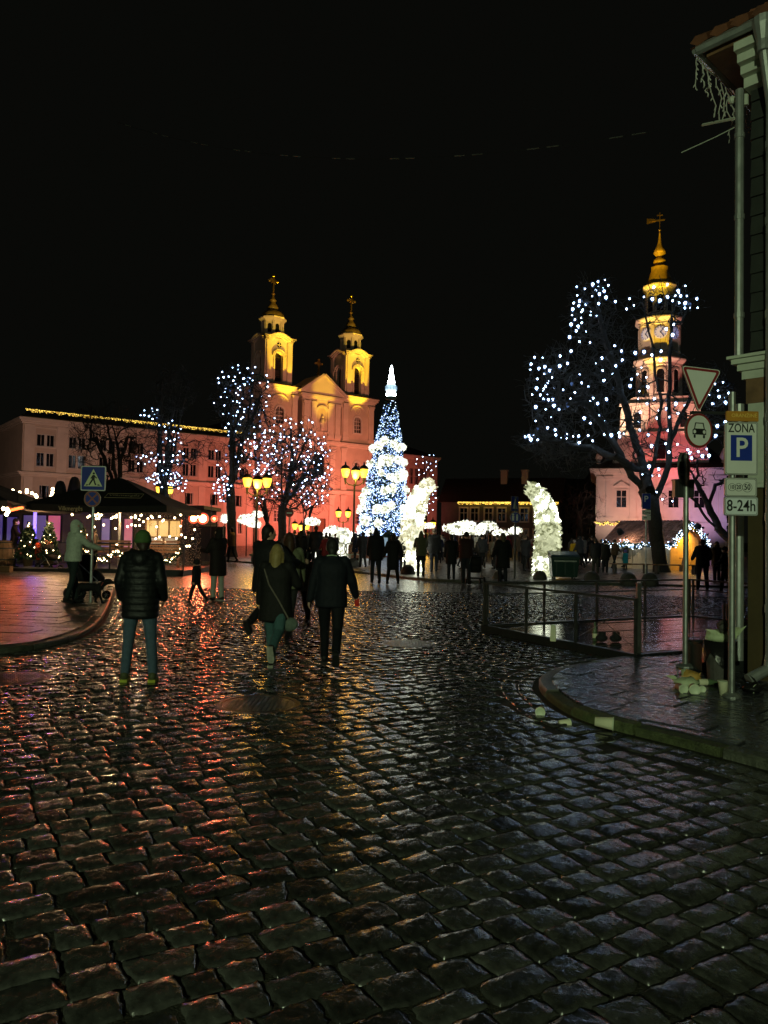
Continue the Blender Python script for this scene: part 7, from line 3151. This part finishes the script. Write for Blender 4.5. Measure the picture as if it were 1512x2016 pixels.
fw, fi, fsx = person('fair-haired walker in dark coat, teal jeans and crossbody bag', 541, 1318, 1075, -.1, coat=(.011, .0105, .010), legs=(.05, .11, .115), hair='long', haircol=(.26, .19, .07), stride=(.22, -.5), knee=(.05, .62), arms=((.15, .18, .2), (.35, .35, 1.0)), hem=.66, flare=1.08, bulk=1.10, shoe=(.02, .02, .02), sole=(.3, .3, .25), vox=.013)
mb = MB()
mb.ball((.22, -.10, .66), (.13, .06, .10), 10, 8)
pg_ = mb.build('shoulder_bag', cloth((.10, .13, .11)), fw, True)
mb = MB()
mb.tube([(.22, -.15, .74), (.08, -.19, 1.0), (-.06, -.20, 1.22), (-.15, -.12, 1.43), (-.17, .0, 1.47)], .012, 5)
mb.build('strap', cloth((.14, .12, .10)), pg_)
mw_, mi_, msx = person('man in navy jacket walking away in the middle of the street', 650, 1312, 1062, .02, coat=(.007, .009, .014), legs=(.006, .007, .009), hair='short', haircol=(.02, .018, .015), stride=(.30, -.34), knee=(.08, .5), arms=((-.1, .22, .15), (.2, .32, .35)), hem=.80, bulk=1.08, vox=.013, shoe=(.015, .015, .015))
mb = MB()
mb.tube([(-.07, -.085, 1.535), (0, -.1, 1.545), (.07, -.085, 1.535)], .008, 5)
mb.build('collar_piping', cloth((.35, .45, .3)), mw_)
t = thing('drink_can', 'small red can held in the hand of the man in the navy jacket', 'can', mw_.location + Vector(mi_['hand']) * msx)
mb = MB()
mb.lathe([(.022, -.05), (.03, -.045), (.03, .045), (.024, .055)], 12)
mb.build('can', cloth((.5, .03, .02)), t, True)
mb = MB()
mb.lathe([(.024, .055), (.022, .058)], 12)
mb.build('lid', M['galv'], t)
person('child in grey jacket with dark hat facing the camera beside the man in navy', 603, 1226, 1087, 2.9, coat=(.15, .14, .12), legs=(.02, .017, .015), hat='b', hatcol=(.02, .02, .02), kid=True, stride=(.22, -.25), knee=(.05, .3), arms=((.15, .2, .2), (.2, .2, .2)), hem=.78, vox=.015, hood='down')
# pushchairs, dog
def pushchair(label, loc, rz, seatcol, s=1.0):
    t = thing('pushchair', label, 'pushchair', loc, rz)
    t.scale = (s, s, s)
    for x in (-.26, .26):
        for y, r in ((-.32, .14), (.34, .1)):
            mb = MB()
            mb.lathe([(r * .72, -.02), (r, -.022), (r, .022), (r * .72, .02), (r * .7, 0)], 16, M=Matrix.Translation((x, y, r)) @ Matrix.Rotation(math.pi / 2, 4, 'Y'))
            w_ = mb.build('wheel', M['rubber'], t)
            mb = MB()
            for k in range(3):
                a = k * math.pi / 3
                mb.tube([(x, y - r * .7 * math.cos(a), r - r * .7 * math.sin(a)), (x, y + r * .7 * math.cos(a), r + r * .7 * math.sin(a))], .008, 4)
            mb.build('spokes', M['galv'], w_)
        mb = MB()
        mb.tube([(x, .34, .1), (x, .1, .45), (x, -.35, .85), (x, -.5, 1.02)], .014, 6)
        mb.tube([(x, -.32, .14), (x, .1, .45)], .014, 6)
        mb.build('frame', M['galv'], t)
    mb = MB()
    mb.tube([(-.26, -.5, 1.02), (.26, -.5, 1.02)], .018, 6)
    mb.build('handle', M['rubber'], t)
    mb = MB()
    mb.box(-.22, .22, -.3, .2, .2, .24)
    mb.build('basket', M['black'], t)
    mb = MB()
    ellip(mb, [(.42, .2, .3, .08), (.5, .23, .34, .06), (.62, .23, .3, 0), (.7, .22, .24, -.08)], 16)
    mb.build('seat', cloth(seatcol), t, True)
    mb = MB()
    ellip(mb, [(.68, .22, .22, -.12), (.85, .235, .25, -.08), (1.0, .2, .2, -.03), (1.06, .08, .1, .0)], 16)
    mb.build('hood', cloth(seatcol), t, True)
    return t


pc_ = gr(172, 1179, .08)
pushchair('dark pushchair held by the person in the white hooded jacket', pc_, -.75, (.012, .012, .014), 1.0)
pr_ = pushchair('pushchair with orange-red cover parked by the decorated firs', gr(96, 1122, .08), -1.9, (.012, .011, .012), 1.0)
mb = MB()
ellip(mb, [(.40, .25, .3, -.32), (.6, .27, .3, -.34), (.8, .26, .26, -.36), (1.02, .27, .2, -.42), (1.1, .2, .12, -.45)], 14)
mb.build('cover', cloth((.55, .07, .025)), pr_, True)
db = gr(180, 1185, .08) + Vector((.1, -.3, 0))
dg = thing('dog', 'black medium dog with pale muzzle walking beside the pushchair', 'dog', db, -1.45)
mb = MB()
capsule(mb, (0, -.24, .36), .095, (0, .18, .37), .08, 12)
capsule(mb, (0, .12, .34), .12, (0, .2, .36), .08, 12)
capsule(mb, (0, .2, .40), .08, (0, .33, .48), .06, 10)
mb.ball((0, .37, .49), (.065, .085, .065), 10, 8)
capsule(mb, (0, .42, .475), .04, (0, .51, .455), .03, 8)
for sx in (-1, 1):
    capsule(mb, (sx * .05, .33, .53), .025, (sx * .065, .31, .47), .018, 6)
    capsule(mb, (sx * .06, .18, .32), .05, (sx * .06, .16 + .06 * sx, .16), .03, 8)
    capsule(mb, (sx * .06, .16 + .06 * sx, .16), .03, (sx * .06, .17 + .09 * sx, .03), .024, 8)
    capsule(mb, (sx * .06, .17 + .09 * sx, .025), .026, (sx * .06, .21 + .09 * sx, .02), .022, 8)
    capsule(mb, (sx * .06, -.24, .32), .065, (sx * .06, -.20 - .05 * sx, .22), .045, 8)
    capsule(mb, (sx * .06, -.20 - .05 * sx, .22), .04, (sx * .06, -.31 - .06 * sx, .13), .026, 8)
    capsule(mb, (sx * .06, -.31 - .06 * sx, .13), .026, (sx * .06, -.29 - .06 * sx, .03), .022, 8)
    capsule(mb, (sx * .06, -.29 - .06 * sx, .025), .025, (sx * .06, -.25 - .06 * sx, .02), .022, 8)
capsule(mb, (0, -.3, .4), .03, (0, -.44, .36), .018, 8)
capsule(mb, (0, -.44, .36), .018, (0, -.52, .42), .012, 8)
me = melt(mb, .011, 3)
me.name = 'body'
me.materials.append(cloth((.014, .013, .013)))
link('body', me, dg)
mb = MB()
mb.ball((0, .505, .45), (.028, .03, .026), 8, 6)
mb.build('muzzle', cloth((.35, .3, .22)), dg, True)
mb = MB()
mb.tube([(.075 * math.cos(a), .25 + .03 * math.sin(a), .43 + .06 * math.sin(a)) for a in [2 * math.pi * k / 12 for k in range(13)]], .01, 5)
mb.build('collar', cloth((.3, .05, .04)), dg)

# -- middle row walking to the square, seen from behind
walk = lambda a: dict(stride=(a, -a), knee=(.05, .35 if a > .1 else .05))
walk2 = lambda a: dict(stride=(-a, a), knee=(.35 if a > .1 else .05, .05))
V2 = .018
person('tall person in dark hooded coat walking in front of the christmas tree', 739, 1148, 1040, .1, hood='up', hem=.70, bulk=1.1, vox=V2, coat=(.012, .012, .014), **walk(.22))
person('woman in dark knee-length skirt and coat right of the tall hooded walker', 773, 1150, 1054, 0, hair='short', hem=.55, skirt=.46, bulk=1.08, vox=V2, coat=(.014, .013, .013), legs=(.012, .012, .012), spread=.1, arms=((.15, .3, .3), (.15, .3, .3)), **walk2(.12))
person('person in dark jacket against the lower left flower horn, right arm out', 793, 1128, 1057, -.1, hair='short', hem=.82, vox=V2, coat=(.02, .02, .018), arms=((.1, .1, .1), (.15, .35, .3)), **walk(.25))
person('woman in olive jacket and black skirt right of the yellow-white horn', 828, 1138, 1047, .05, hood='up', hem=.80, skirt=.62, bulk=1.02, vox=V2, coat=(.10, .10, .06), legs=(.012, .012, .012), arms=((.5, .15, .9), (.5, .15, .9)), **walk(.08))
person('man in black with grey knit hat walking right of the woman in olive', 854, 1128, 1041, -.05, hat='b', hatcol=(.18, .13, .11), hem=.74, bulk=1.15, vox=V2, coat=(.012, .012, .014), **walk2(.18))
person('person in long black coat left of the couple with the pushchair', 888, 1144, 1054, 0, hair='short', hem=.60, bulk=1.05, vox=V2, coat=(.011, .011, .012), **walk(.06))
person('broad person in dark red jacket behind a pushchair at the kerb', 917, 1150, 1048, -.08, hat='b', hatcol=(.02, .02, .02), hem=.84, bulk=1.2, vox=V2, coat=(.035, .014, .013), arms=((.6, .1, .5), (.6, .1, .5)), **walk(.15))
pushchair('dark pushchair with a pale bag at the kerb, beside the dark red jacket', gr(937, 1151) + Vector((0, .3, 0)), .1, (.014, .013, .013), 1.0)
person('woman with long fair hair in a long black coat near the footpath sign', 989, 1151, 1051, .1, hair='long', haircol=(.10, .075, .045), hem=.52, flare=1.1, bulk=1.12, vox=V2, coat=(.011, .011, .012), arms=((.1, .28, .3), (.1, .28, .3)), **walk(.05))
person('person in pale grey hooded jacket beyond the couple with the pushchair', 939, 1112, 1050, .2, hair='short', hem=.7, vox=V2, coat=(.20, .20, .17), **walk(.15))
person('person in grey coat standing between footpath sign and right flower horn', 1037, 1122, 1057, .8, hair='short', hem=.6, vox=V2, coat=(.06, .06, .065), legs=(.05, .03, .025), **walk(.04))
person('person in brown coat just left of the grey-coated one by the horn', 1024, 1108, 1050, 2.6, hair='short', hem=.6, vox=V2, coat=(.07, .05, .03), **walk(.05))
person('man in dark jacket, taller of the two behind the bushy-haired man', 621, 1120, 1037, .1, hair='short', hem=.78, bulk=1.1, vox=V2, coat=(.012, .012, .016), **walk(.15))
person('woman in long black coat just left of the taller dark-jacketed man', 592, 1120, 1046, .0, hair='long', haircol=(.015, .012, .01), hem=.5, flare=1.15, bulk=1.1, vox=V2, coat=(.011, .011, .012), **walk(.08))
person('man in tan jacket standing at the foot of the tallest light-hung tree', 456, 1085, 1040, 1.2, hair='short', hem=.78, vox=V2, Yd=42, z=.07, coat=(.12, .07, .03), **walk(.15))
person('person in dark jacket left of the pair beside the green container', 1172, 1132, 1061, .2, hair='short', hem=.78, bulk=1.1, vox=V2, coat=(.013, .013, .014), legs=(.03, .03, .024), **walk(.05))
person('person in dark coat, right one of the pair beside the green container', 1191, 1130, 1064, -.3, hat='b', hatcol=(.02, .018, .016), hem=.66, bulk=1.1, vox=V2, coat=(.015, .014, .012), **walk(.1))
person('person with pale face in grey coat at the left end of the hut', 1215, 1113, 1061, 2.8, hair='short', hem=.66, vox=V2, coat=(.10, .08, .08), **walk(.05))
person('small child in turquoise jacket by the hut door', 1231, 1124, 1083, .5, hat='b', hatcol=(.20, .16, .5), hem=.62, kid=True, bulk=1.15, vox=V2, coat=(.02, .30, .36), legs=(.03, .03, .03), **walk(.05))
person('person in bright yellow jacket beyond the green container', 1130, 1118, 1063, 2.6, hat='b', hatcol=(.55, .45, .4), hem=.78, vox=V2, coat=(.65, .42, .02), **walk(.05))
person('person in red jacket right behind the green container', 1141, 1116, 1064, .4, hair='short', hem=.7, bulk=1.1, vox=V2, coat=(.30, .012, .02), **walk(.05))
person('man in black jacket with turned-up collar standing before the amber gable', 1383, 1162, 1063, -.25, hair='short', hem=.80, bulk=1.14, vox=.015, coat=(.011, .011, .012), hood='down', arms=((.35, .3, .7), (.35, .3, .7)), spread=.06)
person('person in brown hooded jacket right of the man before the amber gable', 1411, 1150, 1067, .2, hood='up', hem=.74, bulk=1.12, vox=.016, coat=(.07, .04, .015), arms=((.4, .2, .9), (.4, .2, .9)))
person('person in black standing half behind the parking sign post', 1427, 1168, 1077, .9, hat='b', hatcol=(.015, .015, .015), hem=.8, bulk=1.12, vox=.016, coat=(.011, .011, .012), arms=((.3, .3, .8), (.3, .3, .8)), **walk(.15))
person('person in dark clothes standing beside the barrel, facing the purple passage', 28, 1118, 1022, -1.2, z=.08, hair='short', hem=.78, vox=.016, coat=(.02, .012, .014), legs=(.02, .012, .014), arms=((.4, .1, .8), (.4, .1, .8)))
person('seated-height person in grey behind the hooded white jacket, in the terrace', 186, 1100, 1030, 2.4, Yd=30.6, z=.2, H=1.55, hair='short', hem=.8, vox=V2, coat=(.20, .15, .12))
person('person in red top at the back of the terrace by the sign post', 165, 1100, 1030, 2.0, Yd=31.6, z=.2, H=1.6, hair='long', hem=.85, vox=V2, coat=(.35, .05, .03))

# -- the crowd on the square
def one_mesh(seed, kid=False, long=False):
    r_ = random.Random(seed)
    a = r_.uniform(.02, .22)
    kw = dict(stride=(a, -a), knee=(.05, .25), vox=.036, kid=kid, hem=r_.choice((.8, .7, .55)), bulk=r_.uniform(1, 1.18), arms=((r_.uniform(0, .7), .2, r_.uniform(.1, 1.1)), (r_.uniform(0, .5), .2, r_.uniform(.1, .9))))
    if seed % 3 == 0:
        kw['hat'] = 'b'
    elif seed % 3 == 1:
        kw['hair'] = 'long' if long else 'short'
    else:
        kw['hood'] = 'up'
    r = figure(**kw)
    mb = MB()
    for k, mi in (('body', 0), ('trousers', 1), ('jacket', 2), ('hair', 3), ('hat', 3)):
        if k in r:
            me = r[k]
            mb.add([tuple(v.co) for v in me.vertices], [tuple(p.vertices) for p in me.polygons], mi)
    for q, s in r['shoes']:
        mb.add([tuple(v.co) for v in q.vertices], [tuple(p.vertices) for p in q.polygons], 1)
    return mb


kinds = [((.016, .016, .02), 'black'), ((.05, .05, .055), 'grey'), ((.012, .018, .045), 'navy'), ((.09, .055, .03), 'brown'), ((.14, .016, .02), 'dark red'), ((.22, .2, .17), 'pale beige')]
protos = []
for i, (c, nm) in enumerate(kinds):
    for j in range(2):
        mb = one_mesh(i * 2 + j + (3 if j else 0), long=bool(j))
        me = mb.mesh('person', [M['skin'], cloth((.016, .017, .02)), cloth(c), cloth((.03, .025, .02) if j else (.10, .07, .05))], True)
        sd = i * 2 + j + (3 if j else 0)
        protos.append((me, nm, ('jacket and hat', 'bareheaded coat', 'hooded jacket')[sd % 3]))
crg = random.Random(77)
spots = []
for k in range(400):
    if crg.random() < .72:
        px = crg.uniform(560, 1060)
    else:
        px = crg.uniform(1120, 1240)
    Yd = crg.uniform(36, 58)
    if px > 1120:
        Yd = crg.uniform(40, 58)
    x = at(px, 1060, Yd).x
    if any((x - q[0]) ** 2 + (Yd - q[1]) ** 2 < .8 for q in spots):
        continue
    if (x - XBT.x) ** 2 + (Yd - 60) ** 2 < 9 or (x - hornR.x) ** 2 + (Yd - hornR.y) ** 2 < 1.2 or (x - hornL.x) ** 2 + (Yd - hornL.y) ** 2 < 1.2:
        continue
    spots.append((x, Yd))
    if len(spots) >= 74:
        break
for x, Yd in spots:
    me, nm, hd = protos[crg.randrange(len(protos))] if crg.random() < .55 else protos[crg.randrange(6)]
    o = link('person', me, None, (x, Yd, .07))
    s = crg.uniform(.9, 1.03)
    o.scale = (s, s, s)
    o.rotation_euler = (0, 0, crg.gauss(0, .7) if crg.random() < .8 else crg.uniform(0, 6.28))
    bpx = 756 + x / Yd * F
    spot = 'left of the tall lamp' if bpx < 660 else 'by the tall lamp' if bpx < 720 else 'before the christmas tree' if bpx < 780 else 'behind the yellow-white horn' if bpx < 850 else \
        'under the flower parasols' if bpx < 930 else 'before the grey house' if bpx < 1000 else 'by the footpath sign' if bpx < 1065 else 'beyond the green container' if bpx < 1180 else 'by the white light strip'
    row = 'near' if Yd < 42 else 'middle' if Yd < 50 else 'far'
    tag(o, '%s %s on person in %s crowd %s' % (nm, hd, row, spot), 'person', 'people crowding the square')

# ------------------------------------------------------------------ lamps that light the place
P3 = lambda s, n, z: Vector((-39.7 + .787 * s + .617 * n, 82 + .617 * s - .787 * n, z))


def flood(loc, target, e, col, angle=70, blend=.6, label='', r=.25, post=True):
    t = thing('floodlight', label, 'floodlight', loc, 0, 'building floodlights')
    d = (Vector(target) - Vector(loc)).normalized()
    Mx = d.to_track_quat('Z', 'Y').to_matrix().to_4x4()
    mb = MB()
    mb.lathe([(.1, -.3), (.16, -.25), (.2, -.02), (.21, 0), (.19, 0), (.15, -.08)], 12, M=Mx)
    mb.build('lamp_head', M['darksteel'], t)
    if post:
        mb = MB()
        mb.tube([(0, 0, -.15), (0, 0, -loc[2] + .05)], .05, 6)
        mb.build('post', M['darksteel'], t)
    lamp('SPOT', Vector(loc) + d * .05, e, col, target, angle, blend, r)


RED, GOLD = (1, .16, .12), (1, .62, .02)
flood(P3(23, 13, 1.0), P3(23, 0, 5), 5600, (1, .19, .12), 96, .9, 'low red floodlight in front of the right end of the college')
flood(P3(33, 12, 1.0), P3(33.5, 0, 6), 7600, (1, .19, .13), 96, .9, 'low red floodlight in front of the left church bay')
flood(P3(42, 12, 1.0), P3(43.5, 0, 6), 7600, (1, .19, .13), 96, .9, 'low red floodlight in front of the right church bay')
flood(P3(53, 13, 1.0), P3(54, 0, 6), 3600, (1, .20, .15), 80, .9, 'low red floodlight before the college wing')
flood(P3(7, 20, 3.2), P3(9, 0, 9), 3100, (1, .50, .38), 110, .9, 'pale pink floodlight before the left part of the college')
flood(P3(-16, 16, 3.2), P3(0, -6, 9), 1500, (1, .60, .45), 60, .9, 'dim floodlight beside the left end of the college')
flood(P3(38, 26, 3.2), P3(38, 0, 17), 19000, (1, .36, .19), 62, .9, 'pale pink floodlight aimed at the upper church front')
# gold light on the towers and gable, thrown from the square
flood(P3(34.5, 9, 1.0), P3(31.7, 0, 28.3), 120000, GOLD, 11, .4, 'gold floodlight near the church door aimed at its left tower')
flood(P3(43.2, 9, 1.0), P3(44.7, 0, 28.5), 120000, GOLD, 11, .4, 'gold floodlight near the church door aimed at its right tower')
flood(P3(38.2, 12, 1.0), P3(38.2, 0, 23.6), 38000, GOLD, 11, .7, 'gold floodlight near the church door aimed at its gable')
flood(P3(30, 42, 3.2), P3(31.7, 0, 31.5), 75000, (1, .66, .08), 11, .7, 'gold floodlight far out on the square aimed at the left tower top')
flood(P3(44, 42, 3.2), P3(44.8, 0, 31.5), 75000, (1, .66, .08), 11, .7, 'gold floodlight far out on the square aimed at the right tower top')
# town hall
T = lambda x, y, z: TH + Matrix.Rotation(math.radians(-16), 3, 'Z') @ Vector((x, y, z))
flood(T(-5.5, -8, 1.0), T(-5.0, 0, 6), 1700, (1, .60, .50), 70, .9, 'peach floodlight before the left corner of the town hall')
flood(T(-1.5, -8, 1.0), T(-1.5, 0, 6.5), 2000, (1, .34, .22), 75, .9, 'orange floodlight left of the town hall door')
flood(T(2.5, -9, 1.0), T(2.2, 0, 6), 1900, (1, .42, .40), 70, .9, 'pink floodlight right of the town hall door')
flood(T(5.8, -9, 1.0), T(5.2, 0, 6.5), 1800, (.62, .45, 1), 62, .9, 'violet floodlight before the right end of the town hall')
flood(T(1, -9, 1.0), T(1.0, 0, 14.8), 8000, (1, .10, .10), 46, .9, 'red floodlight aimed at the town hall gable')
flood(T(-6, -3.5, 11.2), T(-.6, 2.0, 24), 9500, (1, .62, .38), 55, .8, 'peach floodlight on the town hall eaves aimed at the tower, left', post=False)
flood(T(4.5, -3.2, 11.2), T(.8, 2.0, 24), 3200, (1, .50, .36), 55, .8, 'peach floodlight on the town hall eaves aimed at the tower, right', post=False)
flood(T(-3, -9, 1.0), T(0, 2, 31.5), 80000, GOLD, 9, .5, 'gold floodlight aimed at the town hall lantern drum')
flood(T(-8, -26, 1.0), T(0, 2, 38.0), 100000, GOLD, 12, .5, 'gold floodlight far out aimed at the town hall spire')
# amber lamp of the hut gable
hm = Matrix.Rotation(math.radians(33), 3, 'Z')
flood(C0 + hm @ Vector((1.27, -.75, 2.35)), C0 + hm @ Vector((.7, 0, .7)), 420, (1, .52, .06), 165, .8, 'amber lamp under the gable peak of the market hut', .1, post=False)
flood(C0 + hm @ Vector((-.9, 2.6, 2.0)), C0 + hm @ Vector((0, 2.4, .8)), 70, (1, .80, .5), 150, .8, 'added warm lamp brightening the door side of the market hut', .1, post=False)  # lamp added to brighten the pale door wall
# orange stage floodlights
lamp('SPOT', fs4.location + Vector((.1, -.15, za)), 800, (1, .14, .06), fs4.location + Vector((1.5, -14, 0)), 150, .8, .2)
# terrace lamps
lamp('POINT', (-10.6, 31.2, 2.45), 260, (1, .60, .28), radius=.08)
lamp('POINT', (-13.2, 30.2, 2.2), 150, (1, .55, .25), radius=.08)
lamp('POINT', (-14.9, 32.3, 1.6), 75, (.20, .08, 1), radius=.1)
lamp('SPOT', at(33, 1002, 27), 260, (1, .14, .03), at(33, 1150, 24), 130, .6, .1)
# light from the christmas tree and glowing trees spills on the square
# the green-white street lamp on the pavement behind the viewer
GLP = Vector((-4.5, -14, 6.2))
t = thing('street_lamp', 'green-white street lamp behind the viewpoint', 'street lamp', (GLP.x, GLP.y, 0))
mb = MB()
mb.tube([(0, -.8, 0), (0, -.8, 6.2), (0, -.5, 6.5), (0, 0, 6.45)], [.08, .06, .05, .05], 8)
mb.build('pole', M['darksteel'], t)
mb = MB()
mb.lathe([(.28, .0), (.22, .12), (.08, .2)], 12, (0, 0, 6.3))
mb.build('lamp_shade', M['darksteel'], t)
lamp('POINT', GLP, 7200, (.80, 1, .58), radius=.2)
